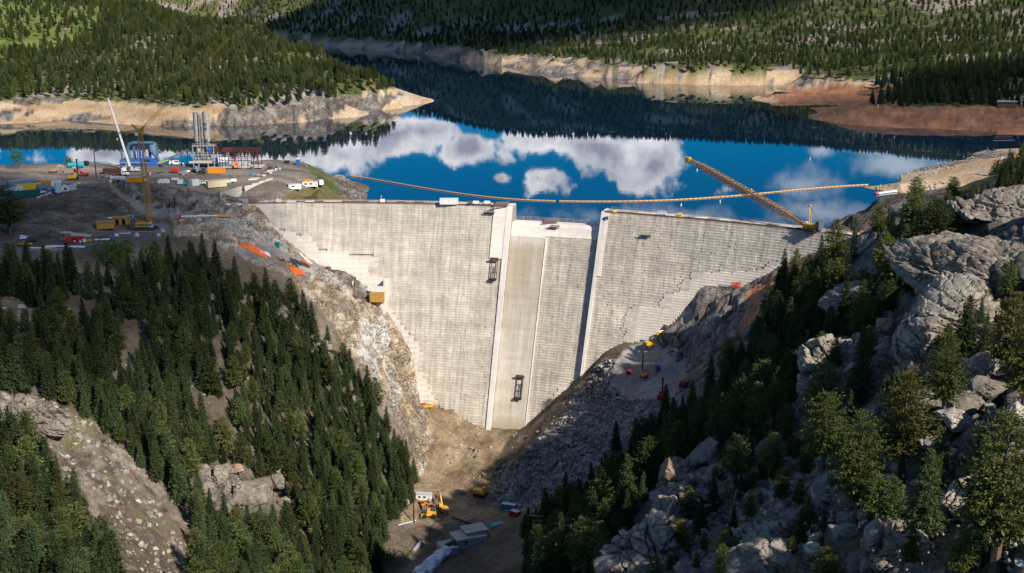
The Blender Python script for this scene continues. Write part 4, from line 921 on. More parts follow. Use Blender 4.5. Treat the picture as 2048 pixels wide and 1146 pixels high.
def scatter(n, x0, x1, y0, y1, cell, ok, seed):
    g = np.random.default_rng(seed); x = g.uniform(x0, x1, n); y = g.uniform(y0, y1, n)
    u = (x / (y + 25)); col = np.searchsorted(s, u); row = np.searchsorted(ya, y); idx = np.clip(row, 0, NR - 1) * NS + np.clip(col, 0, NS - 1)
    pt = V[idx]; m = ok(px_f[idx], py_f[idx], zone_f[idx], pt, x, y); x, y, idx, pt = x[m], y[m], idx[m], pt[m]
    seen = {}; out = []
    for k in range(len(x)):
        c = (int(x[k] // cell), int(y[k] // cell)); hit = False
        for a in (-1, 0, 1):
            for b in (-1, 0, 1):
                for q in seen.get((c[0] + a, c[1] + b), ()):
                    if (x[q] - x[k]) ** 2 + (y[q] - y[k]) ** 2 < cell * cell: hit = True
        if hit: continue
        seen.setdefault(c, []).append(k); out.append((x[k], y[k], pt[k, 2], idx[k]))
    return out
def okl(px, py, zn, p, x, y):
    m = in_poly(px, py, LW) & (p[:, 2] < 16)
    for g_ in L_GAPS: m &= ~in_poly(px, py, g_)
    return m & (fbm(x / 17, y / 17, 0 * x, 3, 201) > -.5)
def okr(px, py, zn, p, x, y): return in_poly(px, py, RW_) & (fbm(x / 15, y / 15, 0 * x, 3, 202) > -.55)
def okf(px, py, zn, p, x, y): return in_poly(px, py, RF_) & (y < 420) & (fbm(x / 14, y / 14, 0 * x, 3, 203) > -.16)
near_trees = []
for (pts, area) in ((scatter(50000, -260, 10, 240, 560, 3.9, okl, 1), 'L'), (scatter(30000, 5, 230, 230, 560, 4.3, okr, 2), 'R'), (scatter(9000, 20, 170, 90, 420, 5.2, okf, 3), 'F')):
    for (x, y, z, idx) in pts:
        if min(((x - a) ** 2 + (y - b) ** 2 for a, b in placed), default=99) < 16: continue
        g = R.random(); key = 'fir' if area == 'L' and g < .80 or area == 'R' and g < .6 or g < .3 else 'pine'
        h = R.uniform(10.5, 18.5) if area == 'L' else R.uniform(8, 17) if area == 'R' else R.uniform(3, 9)
        if R.random() < .18: h *= .55
        if area == 'R' and py_f[idx] < 520: h *= .62
        f_ = y * math.cos(TH) - (z - HC) * math.sin(TH); pxh = h * F / f_
        px, py = px_f[idx], py_f[idx]
        if area == 'R' and 1480 < px < 1760 and py - pxh < 486 + (px - 1450) * .1: continue
        infr = -20 < px < 2068 and 0 < py - pxh * .3 and py - pxh < 1146
        near_trees.append((pxh if infr else 0, x, y, z, h, key, area, px, py))
near_trees.sort(reverse=True)
MARKS = [(505, 1015, 'the hillside boulder outcrop'), (70, 830, 'the left rock band'), (250, 960, 'the stony clearing'), (235, 540, 'the bright bushes'), (290, 455, 'the upright lattice crane'), (150, 486, 'the red plant trailer'), (51, 491, 'the yellow pickup on the bench'),
         (515, 503, 'the large orange tarp'), (595, 540, 'the lower tarps by the dam'), (757, 595, 'the ochre box house'), (845, 812, 'the left toe of the dam'), (828, 1010, 'the valley power pole'), (860, 1115, 'the white water jets'), (560, 640, 'the upper hillside ledge'), (640, 700, 'the dark hillside ledge'), (700, 800, 'the pale ledge at the cut rim'),
         (1619, 462, 'the crane on the right crest'), (1303, 694, 'the excavator on the bench'), (1322, 797, 'the red drill rig'), (1100, 930, 'the riprap slope'), (1030, 1030, 'the red container'), (1160, 1110, 'the sunlit fir'), (1400, 950, 'the jagged rock nose'), (1500, 840, 'the split rock face'), (1655, 745, 'the fractured grey cliff'),
         (1850, 660, 'the ribbed buttress'), (1950, 530, 'the layered granite dome'), (1990, 410, 'the dark granite hump'), (1800, 370, 'the sandy spit'), (1740, 615, 'the low cracked ledge'), (1905, 800, 'the bleached snag'), (1712, 960, 'the olive pine'), (1985, 1050, 'the largest pine'), (1300, 1100, 'the smooth grey slab')]
def where(px, py):
    d, mx_, my_, nm = min(((px - a) ** 2 + (py - b) ** 2, a, b, n) for a, b, n in MARKS); d = math.sqrt(d); dx, dy = px - mx_, py - my_
    if d < 28: rel = 'right beside'
    else:
        far_ = '' if d < 75 else 'a little way ' if d < 130 else 'well '
        v = 'above' if dy < -abs(dx) * .4 else 'below' if dy > abs(dx) * .4 else ''; h = 'left of' if dx < -abs(dy) * .4 else 'right of' if dx > abs(dy) * .4 else ''
        rel = far_ + ((v + ' and ' + h) if v and h else (v or h))
    return rel + ' ' + nm
def lab_tree(key, area, px, py, h, wide):
    n = 'fir' if key == 'fir' else 'pine'; sz = 'stunted' if h < 5 else 'short' if h < 8 else 'middling' if h < 11 else 'tall' if h < 14.5 else 'very tall'
    sh = 'narrow' if wide < .97 else 'broad' if wide > 1.12 else ''
    return ' '.join(f'{sz} {sh} {n} {where(px, py)}'.split()), {'L': 'trees of the left hillside', 'R': 'trees of the shaded right slope', 'F': 'young trees among the right ledges'}[area]
NBIG = 300 - len(BIG)
for (pxh, x, y, z, h, key, area, px, py) in near_trees[:NBIG]:
    wd = R.uniform(.85, 1.25); lb, gr = lab_tree(key, area, px, py, h, wd); tree(key, (x, y, drop(x, y) - .2), h, lb, gr, 'hi' if pxh > 50 else 'lo', wd)
rest = [(x, y, z, h, key) for (pxh, x, y, z, h, key, area, px, py) in near_trees[NBIG:] if y > 60]

# the remaining trees: the far woods round the reservoir, as one mass
def okfar(px, py, zn, p, x, y):
    d = fbm(x / 90, y / 90, 0 * x, 4, 205); hgt = p[:, 2]
    base = (hgt > 15.5 + 2.5 * fbm(x / 30, y / 30, 0 * x, 2, 206)) & (zn != K_SAND) & (zn != K_RED)
    pen = (x < -60) & (y < 2000) & (px < 850)
    mead = in_poly(px, py, [(-300, -200), (190, -40), (215, 30), (180, 70), (110, 95), (60, 110), (0, 125), (-300, 140)]) & (y > 1100)
    g = np.random.default_rng(9).random(len(x))
    d = d + .6 * fbm(x / 26, y / 26, 0 * x, 2, 207); keep = np.where(pen, (d > -.36) | (g < .25), (d > -.16) | (g < .22))
    return base & keep & (~mead | (g < .07)) & (np.abs(px - 1024) < 1300)
for (x, y, z, idx) in scatter(60000, -980, -40, 1020, 2050, 6.3, okfar, 11): rest.append((x, y, z, R.uniform(8, 15), 'pine' if R.random() < .65 else 'fir'))
for (x, y, z, idx) in scatter(46000, -80, 1300, 900, 1900, 7.5, okfar, 12): rest.append((x, y, z, R.uniform(7, 14), 'pine' if R.random() < .5 else 'fir'))
for (x, y, z, idx) in scatter(60000, -1500, 1400, 1900, 3500, 11.0, okfar, 13): rest.append((x, y, z, R.uniform(9, 16), 'pine' if R.random() < .4 else 'fir'))
def okdark(px, py, zn, p, x, y): return in_poly(px, py, [(1740, 170), (1900, 130), (2300, 110), (2300, 215), (1990, 210), (1760, 212), (1690, 195)]) & (y < 1400) & (p[:, 2] > 11)
for (x, y, z, idx) in scatter(9000, 280, 700, 950, 1400, 6.5, okdark, 14): rest.append((x, y, z, R.uniform(9, 16), 'fir'))
def okcrag(px, py, zn, p, x, y): return in_poly(px, py, [(430, 160), (640, 150), (690, 190), (560, 215), (440, 215)]) & (y < 1300) & (p[:, 2] > 10)
for (x, y, z, idx) in scatter(2500, -320, -120, 1060, 1300, 8, okcrag, 15): rest.append((x, y, z, R.uniform(7, 13), 'fir'))

def scatter_object(name, pts, kinds, srcs, kindprop='stuff', tilt=0.0):
    """one object: a cloud of points that carries a copy of one of the source meshes on each point"""
    P = np.array([(p[0], p[1], p[2]) for p in pts], float); me = bpy.data.meshes.new(name)
    me.vertices.add(len(P)); me.vertices.foreach_set('co', P.astype(np.float32).ravel())
    for nm, typ, arr in (('size', 'FLOAT', [p[3] for p in pts]), ('turn', 'FLOAT', [R.uniform(0, 6.28) for _ in pts]), ('pick', 'INT', kinds)):
        a_ = me.attributes.new(nm, typ, 'POINT'); a_.data.foreach_set('value', np.array(arr, dtype=np.int32 if typ == 'INT' else np.float32))
    o = bpy.data.objects.new(name, me); COL.objects.link(o); o['kind'] = kindprop
    ng = bpy.data.node_groups.new(name, 'GeometryNodeTree'); ng.interface.new_socket('Geometry', in_out='INPUT', socket_type='NodeSocketGeometry'); ng.interface.new_socket('Geometry', in_out='OUTPUT', socket_type='NodeSocketGeometry')
    n, l = ng.nodes, ng.links; gi, go = n.new('NodeGroupInput'), n.new('NodeGroupOutput'); ip_ = n.new('GeometryNodeInstanceOnPoints'); jg = n.new('GeometryNodeJoinGeometry')
    for so in reversed(srcs):
        oi = n.new('GeometryNodeObjectInfo'); oi.inputs['Object'].default_value = so; oi.inputs['As Instance'].default_value = True; oi.transform_space = 'ORIGINAL'; l.new(oi.outputs['Geometry'], jg.inputs[0])
    def na(nm, t):
        q = n.new('GeometryNodeInputNamedAttribute'); q.data_type = t; q.inputs['Name'].default_value = nm; return q.outputs[0]
    cx = n.new('ShaderNodeCombineXYZ'); l.new(na('turn', 'FLOAT'), cx.inputs[2])
    if tilt:
        rv = n.new('FunctionNodeRandomValue'); rv.inputs[2].default_value = -tilt; rv.inputs[3].default_value = tilt; l.new(rv.outputs[1], cx.inputs[0])
    l.new(gi.outputs[0], ip_.inputs['Points']); l.new(jg.outputs[0], ip_.inputs['Instance']); ip_.inputs['Pick Instance'].default_value = True
    l.new(na('pick', 'INT'), ip_.inputs['Instance Index']); l.new(cx.outputs[0], ip_.inputs['Rotation']); l.new(na('size', 'FLOAT'), ip_.inputs['Scale']); l.new(ip_.outputs[0], go.inputs[0])
    md = o.modifiers.new('scatter', 'NODES'); md.node_group = ng; return o
# each low-detail crown mesh is carried by one of the single trees; those crowns are what the woods repeat
src, srck = [], []
crowns = [o for o in COL.objects if o.name.startswith('crown')]
for key in ('fir', 'pine'):
    for me in KIND[key]['lo']:
        c = next((o for o in crowns if o.data is me), None)
        if c is None: c = next(o for o in crowns if o.data in KIND[key]['hi'])
        src.append(c); srck.append(key)
kf = [i for i, k in enumerate(srck) if k == 'fir']; kp = [i for i, k in enumerate(srck) if k == 'pine']
scatter_object('conifer_forest', [(x, y, z - .2, h / 13) for (x, y, z, h, k) in rest], [R.choice(kf if k == 'fir' else kp) for (x, y, z, h, k) in rest], src)
print('trees', len(near_trees), 'far', len(rest))

# broadleaf bushes
BUSH = [(215, 530, 45, 'large bright green bush under the bench, leftmost of the bright bushes there'), (240, 545, 40, 'bright green bush under the bench below the white sheets'), (270, 530, 42, 'bright green bush beside the tall firs under the crane bench'), (290, 560, 35, 'lower bright green bush under the crane bench'),
        (140, 331, 16, 'dark green bush on the pad edge left of the power pole'), (40, 334, 30, 'tall dark bush standing against the water at the far left pad edge'), (1872, 425, 26, 'light green bush on the ridge below the spit'),
        (560, 1120, 28, 'green bush in the hollow under the boulder outcrop'), (740, 1120, 34, 'bright bush at the stream above the outlet'), (790, 1125, 30, 'bright bush at the stream left of the outlet spray'), (700, 1110, 30, 'bright bush at the foot of the sunlit hillside'), (660, 1090, 24, 'small bright bush on the lower hillside'),
        (480, 1085, 24, 'green bush just below the big round boulder'), (1955, 950, 26, 'low green bush in the gap of the tilted slabs'), (1900, 880, 26, 'bright low bush beside the foot of the bleached snag'), (1880, 880, 20, 'small olive bush left of the bleached snag foot'), (1240, 1098, 10, 'tiny bush on the grey slab edge')]
for (px, py, hp, lab) in BUSH:
    p = G(px, py); h = hp / F * (p - CAMP).length; tree('shrub', p - Vector((0, 0, .2)), h, lab, None, 'hi')
bsrc = [o for o in COL.objects if o.name.startswith('crown') and o.data in KIND['shrub']['hi']][:2]
def okb(px, py, zn, p, x, y):
    g = np.random.default_rng(5).random(len(x)); d = fbm(x / 45, y / 45, 0 * x, 3, 211)
    a = (y > 900) & (p[:, 2] > 13) & (p[:, 2] < 21) & (d > .02) & (zn != K_SAND)
    b = in_poly(px, py, LW) & (g < .12) & (p[:, 2] < 5); c = in_poly(px, py, [(640, 1060), (800, 1080), (840, 1146), (500, 1300), (420, 1146), (560, 1100)]) & (g < .6)
    d2 = in_poly(px, py, L_GAPS[0]) & (g < .4); e = in_poly(px, py, [(640, 320), (740, 400), (640, 380)]) & (y < 800) & (g < .25); f = in_poly(px, py, [(1790, 145), (1990, 140), (1860, 170), (1780, 175)]) & (y > 1000) & (y < 1600)
    a = a | (y > 900) & (p[:, 2] > 16) & (zn != K_SAND) & (g < .22) & (np.abs(px - 1024) < 1150) & (d > -.2)
    r = in_poly(px, py, RF_) & (y < 420) & (g < .3)
    return a | b | c | d2 | e | f | r
bp_ = [(x, y, z, (R.choice((.35, .45, .6, .9)) * R.uniform(.8, 1.2) if y > 900 else R.uniform(.1, .3))) for rng in ((-800, 900, 900, 2600, 22000), (-260, 150, 90, 760, 9000)) for (x, y, z, idx) in scatter(rng[4], rng[0], rng[1], rng[2], rng[3], 6 if rng[3] > 900 else 3, okb, 21)]
scatter_object('undergrowth', bp_, [R.randrange(len(bsrc)) for _ in bp_], bsrc)

# ------------------------------------------------------------------ loose rock
def rock_mat(name, col, col2):
    m = bpy.data.materials.new(name); m.use_nodes = True; nt = m.node_tree; nd, lk = nt.nodes, nt.links; b = nd['Principled BSDF']; b.inputs['Roughness'].default_value = .9; b.inputs['Specular IOR Level'].default_value = .15
    geo = nd.new('ShaderNodeNewGeometry'); oi = nd.new('ShaderNodeObjectInfo')
    def nz(sc, det, rough=.65):
        n = nd.new('ShaderNodeTexNoise'); n.inputs['Scale'].default_value = sc; n.inputs['Detail'].default_value = det; n.inputs['Roughness'].default_value = rough; lk.new(geo.outputs['Position'], n.inputs['Vector']); return n
    def mr(v, a, b_, c, d):
        n = nd.new('ShaderNodeMapRange'); n.inputs[1].default_value = a; n.inputs[2].default_value = b_; n.inputs[3].default_value = c; n.inputs[4].default_value = d; lk.new(v, n.inputs[0]); return n.outputs[0]
    mx = nd.new('ShaderNodeMix'); mx.data_type = 'RGBA'; lk.new(mr(nz(.22, 6).outputs[0], .42, .62, 0, 1), mx.inputs[0]); mx.inputs[6].default_value = (*col, 1); mx.inputs[7].default_value = (*col2, 1)
    mp = nd.new('ShaderNodeMapping'); mp.inputs['Rotation'].default_value = (.3, .5, .2); mp.inputs['Scale'].default_value = (.55, .55, 1.5); wv = nd.new('ShaderNodeVectorMath'); wv.operation = 'ADD'; vs_ = nd.new('ShaderNodeVectorMath'); vs_.operation = 'SCALE'; vs_.inputs[3].default_value = 4.0
    lk.new(nz(.25, 4).outputs['Color'], vs_.inputs[0]); lk.new(geo.outputs['Position'], wv.inputs[0]); lk.new(vs_.outputs[0], wv.inputs[1]); lk.new(wv.outputs[0], mp.inputs['Vector'])
    ve = nd.new('ShaderNodeTexVoronoi'); ve.feature = 'DISTANCE_TO_EDGE'; ve.inputs['Scale'].default_value = .5; lk.new(mp.outputs[0], ve.inputs['Vector']); ck0 = mr(ve.outputs['Distance'], 0, .04, 1, 0); ckm = nd.new('ShaderNodeMath'); ckm.operation = 'MULTIPLY'; lk.new(ck0, ckm.inputs[0]); lk.new(mr(nz(.3, 3).outputs[0], .46, .58, 0, 1), ckm.inputs[1]); ck = ckm.outputs[0]
    n1 = nz(1.3, 8).outputs[0]; f = nd.new('ShaderNodeMath'); f.operation = 'MULTIPLY'; lk.new(mr(n1, .3, .7, .66, 1.34), f.inputs[0]); lk.new(mr(ck, 0, 1, 1, .3), f.inputs[1])
    f2 = nd.new('ShaderNodeMath'); f2.operation = 'MULTIPLY'; lk.new(f.outputs[0], f2.inputs[0]); lk.new(mr(oi.outputs['Random'], 0, 1, .78, 1.2), f2.inputs[1])
    mu = nd.new('ShaderNodeMix'); mu.data_type = 'RGBA'; mu.blend_type = 'MULTIPLY'; mu.inputs[0].default_value = 1; lk.new(mx.outputs[2], mu.inputs[6]); lk.new(f2.outputs[0], mu.inputs[7]); lk.new(mu.outputs[2], b.inputs['Base Color'])
    sb = nd.new('ShaderNodeMath'); sb.operation = 'SUBTRACT'; lk.new(n1, sb.inputs[0]); lk.new(ck, sb.inputs[1]); bp = nd.new('ShaderNodeBump'); bp.inputs['Distance'].default_value = .3; bp.inputs['Strength'].default_value = .8; lk.new(sb.outputs[0], bp.inputs['Height']); lk.new(bp.outputs[0], b.inputs['Normal']); return m
M_ROCK = rock_mat('granite_rock', (.295, .262, .222), (.19, .165, .138)); M_ROCKW = rock_mat('fresh_rock', (.44, .405, .36), (.33, .29, .25)); M_ROCKB = rock_mat('blue_grey_rock', (.37, .345, .315), (.27, .25, .23)); M_ROCKO = rock_mat('orange_rock', (.34, .24, .165), (.27, .20, .16))
def rock_mesh(name, seed, n=16, flat=.75, det=0, m=M_ROCK):
    g = random.Random(seed); bm = bmesh.new(); e = (g.uniform(.75, 1.1), g.uniform(.6, 1), flat * g.uniform(.7, 1.1))
    for k in range(n):
        d = Vector((g.gauss(0, 1), g.gauss(0, 1), g.gauss(0, 1))).normalized() * g.uniform(.82, 1.0); bm.verts.new((d.x * e[0], d.y * e[1], d.z * e[2]))
    bmesh.ops.convex_hull(bm, input=bm.verts)
    for v in [v for v in bm.verts if not v.link_faces]: bm.verts.remove(v)
    if det:
        bmesh.ops.bevel(bm, geom=list(bm.edges), offset=.04, segments=1, affect='EDGES', profile=.6)
        bmesh.ops.triangulate(bm, faces=bm.faces); bmesh.ops.subdivide_edges(bm, edges=[e_ for e_ in bm.edges if e_.calc_length() > .2], cuts=3, use_grid_fill=False); bmesh.ops.triangulate(bm, faces=bm.faces)
        co = np.array([v.co for v in bm.verts]); q = seed * 3.7; f_ = fbm(co[:, 0] * 1.6 + q, co[:, 1] * 1.6, co[:, 2] * 2.6, 4, seed) * .20
        lay = np.abs(((co[:, 2] * 3.0 + co[:, 0] * .6 + fbm(co[:, 0] + q, co[:, 1], co[:, 2], 2, seed) * 1.3) % 1) - .5); f_ -= .09 * (lay < .05); q1, q2, q3 = worley(co[:, 0] * 1.9 + q, co[:, 1] * 1.9, co[:, 2] * 2.4, seed); f_ += (q3 - .5) * .16 - .05 * (q2 - q1 < .08)
        for v, k in zip(bm.verts, f_): v.co *= 1 + k
    me = bpy.data.meshes.new(name); bmesh.ops.recalc_face_normals(bm, faces=bm.faces); bm.to_mesh(me); bm.free(); me.materials.append(m); return me
BOUL = [rock_mesh('boulder', 30 + i, R.choice((14, 18, 24)), .8, 1) for i in range(9)]
BOULO = [rock_mesh('boulder', 60 + i, 16, .85, 1, M_ROCKO) for i in range(2)]; BOULW = [rock_mesh('boulder', 80 + i, 16, .8, 1, M_ROCKW) for i in range(3)]
def boulder(px, py, w, h, lab, ms=BOUL, group=None, sink=.25, p=None, tilt=.4):
    p = p or G(px, py); d = (p - CAMP).length / F; o = link('boulder', R.choice(ms), None); tag(o, lab, 'boulder', group)
    o.location = p + Vector((0, 0, h * d * (.5 - sink))); o.rotation_euler = (R.uniform(-tilt, tilt), R.uniform(-tilt, tilt), R.uniform(0, 6.28)); o.scale = (w * d * .52, w * d * .52, h * d * .6); return o
BO = [(1905, 835 + 22, 110, 62, 'long fractured granite slab on top of the jumbled pile by the snag', BOULW), (1975, 790, 92, 66, 'big tilted granite slab above the boulder pile near the picture edge', BOUL), (1985, 905, 95, 70, 'dark angular block in the boulder pile under the tilted slab', BOUL), (2030, 850, 75, 70, 'pale square block at the picture edge of the boulder pile', BOULW),
      (1875, 900, 95, 50, 'ridged pale outcrop block at the foot of the pile', BOULW), (1930, 815, 80, 45, 'flat grey slab under the overhanging block by the snag', BOUL), (2020, 935, 90, 70, 'large rounded pale block at the picture edge above the largest pine', BOULW), (1960, 745, 82, 60, 'rounded boulder with bright broken top above the slab pile', BOUL),
      (1640, 1030, 66, 80, 'pale upright rock slab leaning among dark stones', BOULW), (1690, 1085, 80, 60, 'wide grey boulder below the olive pine', BOUL), (1835, 1110, 80, 90, 'big smooth grey boulder standing in the lower right corner', BOUL), (1350, 965, 92, 90, 'huge reddish brown boulder capping the rocky nose above the gorge', BOULO),
      (1395, 935, 75, 45, 'split grey block on top of the rocky nose', BOUL), (1430, 955, 70, 45, 'angular block behind the top of the rocky nose', BOUL), (1420, 990, 75, 50, 'leaning block behind the reddish boulder', BOUL), (1530, 1075, 55, 40, 'pale boulder among the loose stones right of the nose', BOULW), (1580, 1100, 50, 38, 'flat grey boulder among the loose stones near the bottom edge', BOUL),
      (1772, 668, 62, 55, 'rounded reddish boulder wedged beside the layered cliff', BOULO), (1650, 690, 90, 62, 'blocky cliff top boulder below the three sunlit pines', BOUL), (1690, 720, 95, 75, 'cracked cliff block under the three sunlit pines', BOUL), (1640, 740, 80, 70, 'lower cracked cliff block left of the slender fir', BOUL), (1500, 830, 95, 60, 'wide pale rock face in the dark wood', BOUL), (1560, 815, 75, 65, 'cracked block beside the wide pale rock face', BOUL), (1720, 745, 60, 60, 'pale block behind the slender fir', BOUL),
      (505, 1015, 92, 105, 'huge rounded boulder on the left hillside outcrop', BOUL), (445, 960, 52, 58, 'dark upright block at the left of the hillside outcrop', BOUL), (470, 950, 45, 40, 'orange tinted block at the top of the hillside outcrop', BOULO), (555, 975, 60, 50, 'cracked grey block right of the huge rounded boulder', BOUL), (570, 1020, 50, 48, 'small grey block low right of the huge rounded boulder', BOUL), (515, 1060, 36, 26, 'reddish stone wedged under the huge rounded boulder', BOULO), (540, 950, 60, 36, 'flat block behind the huge rounded boulder', BOUL), (415, 985, 46, 40, 'grey block at the left edge of the hillside outcrop', BOUL),
      (40, 805, 30, 30, 'grey knob on the rock band at the left edge, first from the edge', BOUL), (62, 815, 26, 32, 'upright knob on the rock band at the left edge, second from the edge', BOUL), (95, 850, 28, 24, 'orange block below the rock band at the left edge', BOULO), (80, 835, 42, 34, 'wide grey block in the rock band at the left edge', BOUL), (120, 855, 40, 34, 'grey block at the right end of the rock band', BOUL),
      (922, 985, 26, 16, 'grey boulder lying on the valley floor left of the digger by the stone slope', BOULW), (858, 1012 - 3, 22, 20, 'grey boulder beside the power pole in the valley', BOUL) , (812, 1012, 26, 26, 'large grey boulder left of the power pole under the firs', BOUL), (800, 1030, 22, 20, 'smaller grey boulder left of the power pole foot', BOUL), (696, 362, 8, 6, 'small dark rock in the water beyond the pad tip', BOULO)]
for (px, py, w, h, lab, ms) in BO: boulder(px, py, w, h, lab, ms)
def okbo(px, py, zn, p, x, y): return in_poly(px, py, [(1230, 1146), (1340, 960), (1470, 960), (1620, 980), (1900, 870), (2060, 740), (2060, 1200), (1230, 1200)]) & (y < 330)
for (x, y, z, idx) in scatter(900, 15, 130, 105, 320, 4.2, okbo, 31)[:150]:
    h_ = R.uniform(14, 42); px = px_f[idx]
    lb, gr = f"{'small' if h_ < 20 else 'middling' if h_ < 30 else 'large'} loose boulder {where(px, py_f[idx])}", 'loose boulders of the near right slope'
    boulder(0, 0, h_ * R.uniform(.9, 1.5), h_, lb, BOUL if R.random() < .8 else BOULW, gr, .3, Vector((x, y, z)))
def outcrop(px, py, wp, hp, dp, lab, seed, rz=0.0, sub=6, sink=.45, sheet=1.0, lean=0.0, m=None):
    blk = 1.0 if sheet < .9 else .62
    """a knob of jointed granite: slabs parted by sheeting joints, blocks parted by steep cracks"""
    p = G(px, py); k = (p - CAMP).length / F; a, b, c = wp * k / 2, dp * k / 2, hp * k / 2
    bm = bmesh.new(); bmesh.ops.create_icosphere(bm, subdivisions=sub, radius=1); co = np.array([v.co for v in bm.verts]); gp = np.random.default_rng(seed * 5 + 1); nn_ = gp.normal(size=(15, 3)); nn_ /= np.linalg.norm(nn_, axis=1)[:, None]; dd_ = gp.uniform(.62, .98, 15)
    rad = np.min(dd_[None] / np.maximum(co @ nn_.T, .12), axis=1); rad = np.minimum(rad, 1.25); rnd_ = .2 if sheet < .9 else .5; q = co * (rad * (1 - rnd_) + rnd_)[:, None]     # faces cut by a few great joints
    P_ = q * np.array((a, b, c)); cr, sr = math.cos(rz), math.sin(rz); X = P_[:, 0] * cr - P_[:, 1] * sr + P_[:, 2] * lean; Y_ = P_[:, 0] * sr + P_[:, 1] * cr; Z = P_[:, 2]
    s0 = seed * 31.7; x, y, z = X + s0, Y_ + s0, Z
    w1 = 2.0 * fbm(x / 9, y / 9, z / 9, 3, seed); w2 = 2.0 * fbm(x / 9, y / 9, z / 9, 3, seed + 1)
    f1, f2, c1 = worley((x + w1) / 9, (y + w2) / 9, (z + w1 + .35 * x) / 5, seed); g1, g2, c2 = worley((x + w2) / 3.6, (y + w1) / 3.6, (z + w2 + .35 * x) / 2.0, seed + 5)
    L_ = (z * .9 + .34 * x + 3.0 * fbm(x / 22, y / 22, z / 22, 2, seed + 6) + .35 * w1) / (1.5 if sheet > .9 else 2.2); fr_ = L_ - np.floor(L_); lay = 1 - sstep(0, .17, np.minimum(fr_, 1 - fr_)); pr = sstep(-.15, .15, fbm(x / 10, y / 10, z / 6, 3, seed + 9))
    d = blk * ((c1 - .5) * 3.0 + 1.3 * (sstep(0, .09, f2 - f1) - 1) + (c2 - .5) * .9 + .75 * (sstep(0, .10, g2 - g1) - 1)) - .55 * sheet * lay * np.maximum(pr, .3 * (sheet > .9)) + .3 * sheet * (fr_ - .5) + .3 * fbm(x / 2, y / 2, z / 1.3, 4, seed + 3) + (1.2 if sheet < .9 else 3.0) * fbm(x / 13, y / 13, z / 13, 3, seed + 4)
    nrm = np.stack([X / a / a, Y_ / b / b, Z / c / c], -1); nrm /= np.linalg.norm(nrm, axis=1)[:, None] + 1e-9; sc = min(1.0, min(a, b, c) / 7)
    for v, xx, yy, zz_, dd, n_ in zip(bm.verts, X, Y_, Z, d * sc, nrm): v.co = (xx + n_[0] * dd, yy + n_[1] * dd, zz_ + n_[2] * dd)
    me = bpy.data.meshes.new('granite_outcrop'); bm.to_mesh(me); bm.free(); o = link('granite_outcrop', me, m or M_ROCK); tag(o, lab, 'rock outcrop', 'granite outcrops of the near right slope' if px > 1100 else 'rock outcrops of the left hillside'); o.location = p + Vector((0, 0, c * (1 - 2 * sink))); return o
for a_ in ((1400, 1010, 170, 130, 150, 'jagged blocky rock nose jutting over the dark gully', 3, .3, 6, .45, .7), (1300, 1100, 210, 170, 150, 'smooth grey slab with few cracks falling away to the dark gully', 4, .5, 6, .5, .5), (1975, 535, 380, 130, 210, 'layered granite dome with sunlit rounded ledges at the right edge', 5, -.55, 6, .52, 1.6), (1880, 655, 300, 190, 150, 'long ribbed granite buttress running down below the layered dome', 6, .9, 6, .45, 1.3, .3),
           (2025, 420, 260, 80, 170, 'shaded dark granite hump on the ridge top at the right edge', 7, -.3, 6, .55, .8), (1740, 615, 190, 90, 120, 'low dark cracked ledge in the middle of the wooded right slope', 8, -.5, 5, .45, 1.2), (1655, 745, 120, 130, 100, 'fractured grey cliff with crossed cracks under three sunlit pines', 9, .2, 6, .4, .6), (1500, 845, 130, 90, 90, 'pale split rock face among the dark firs', 10, .4, 5, .4, .5),
           (1880, 800, 130, 80, 90, 'dark ribbed ledge below the buttress beside the snag', 11, .1, 5, .5, 1.2), (1950, 1010, 150, 110, 120, 'shadowed blocky ledge behind the largest pine', 12, .5, 5, .5, .9), (1560, 1130, 170, 100, 120, 'broken low ledge among the stones at the bottom edge', 13, .2, 5, .55, .7), (1780, 1100, 150, 110, 120, 'dark rock ledge under the olive pine at the bottom', 14, .8, 5, .55, .8)): outcrop(*a_)
for a_ in ((70, 830, 170, 60, 70, 'grey rock band at the left edge above the stony clearing', 22, -.5, 5, .62, .6), (560, 640, 90, 50, 60, 'grey ledge among the firs near the left abutment', 23, -.6, 5, .5, .8), (700, 800, 60, 40, 40, 'pale ledge at the rim of the left abutment cut', 24, -.6, 5, .5, .8), (640, 700, 60, 45, 50, 'dark ledge among the firs below the left abutment', 25, -.6, 5, .5, .8)): outcrop(*a_)
SM = [link('stone', rock_mesh('stone', 100 + i, 11, .8, 0, m), None) for i, m in enumerate((M_ROCK, M_ROCKW, M_ROCK, M_ROCKB, M_ROCKB, M_ROCKB))]
stone_pos = [(812, 1085), (845, 1085), (880, 1080), (1010, 1005), (1040, 985), (1075, 1000)]
for o, (px, py), lab in zip(SM, stone_pos, ('small grey stone on the slope above the outlet', 'small pale stone near the end of the pipes', 'small grey stone behind the outlet', 'bluish stone at the foot of the riprap beside the containers', 'bluish stone at the foot of the riprap, uphill of the containers', 'bluish stone at the lower edge of the riprap by the firs')):
    o.location = G(px, py) + Vector((0, 0, .1)); tag(o, lab, 'stone')
def okst(px, py, zn, p, x, y):
    g = np.random.default_rng(6).random(len(x)); d = fbm(x / 12, y / 12, 0 * x, 3, 221)
    gap = np.zeros(len(x), bool)
    for q in L_GAPS: gap |= in_poly(px, py, q)
    return (zn == K_SOIL) & in_poly(px, py, LW) & ((d > .12) & (g < .5) | gap & (d > -.15)) | (zn == K_DIRT) & (x > -36) & (d > -.1) & (g < .9) | (zn == K_SPOIL) & (g < .15) & (x > 0)
gap0 = L_GAPS[0]
def okgap(px, py, zn, p, x, y): return (in_poly(px, py, gap0) | in_poly(px, py, L_GAPS[4])) & (fbm(x / 9, y / 9, 0 * x, 3, 222) > -.12)
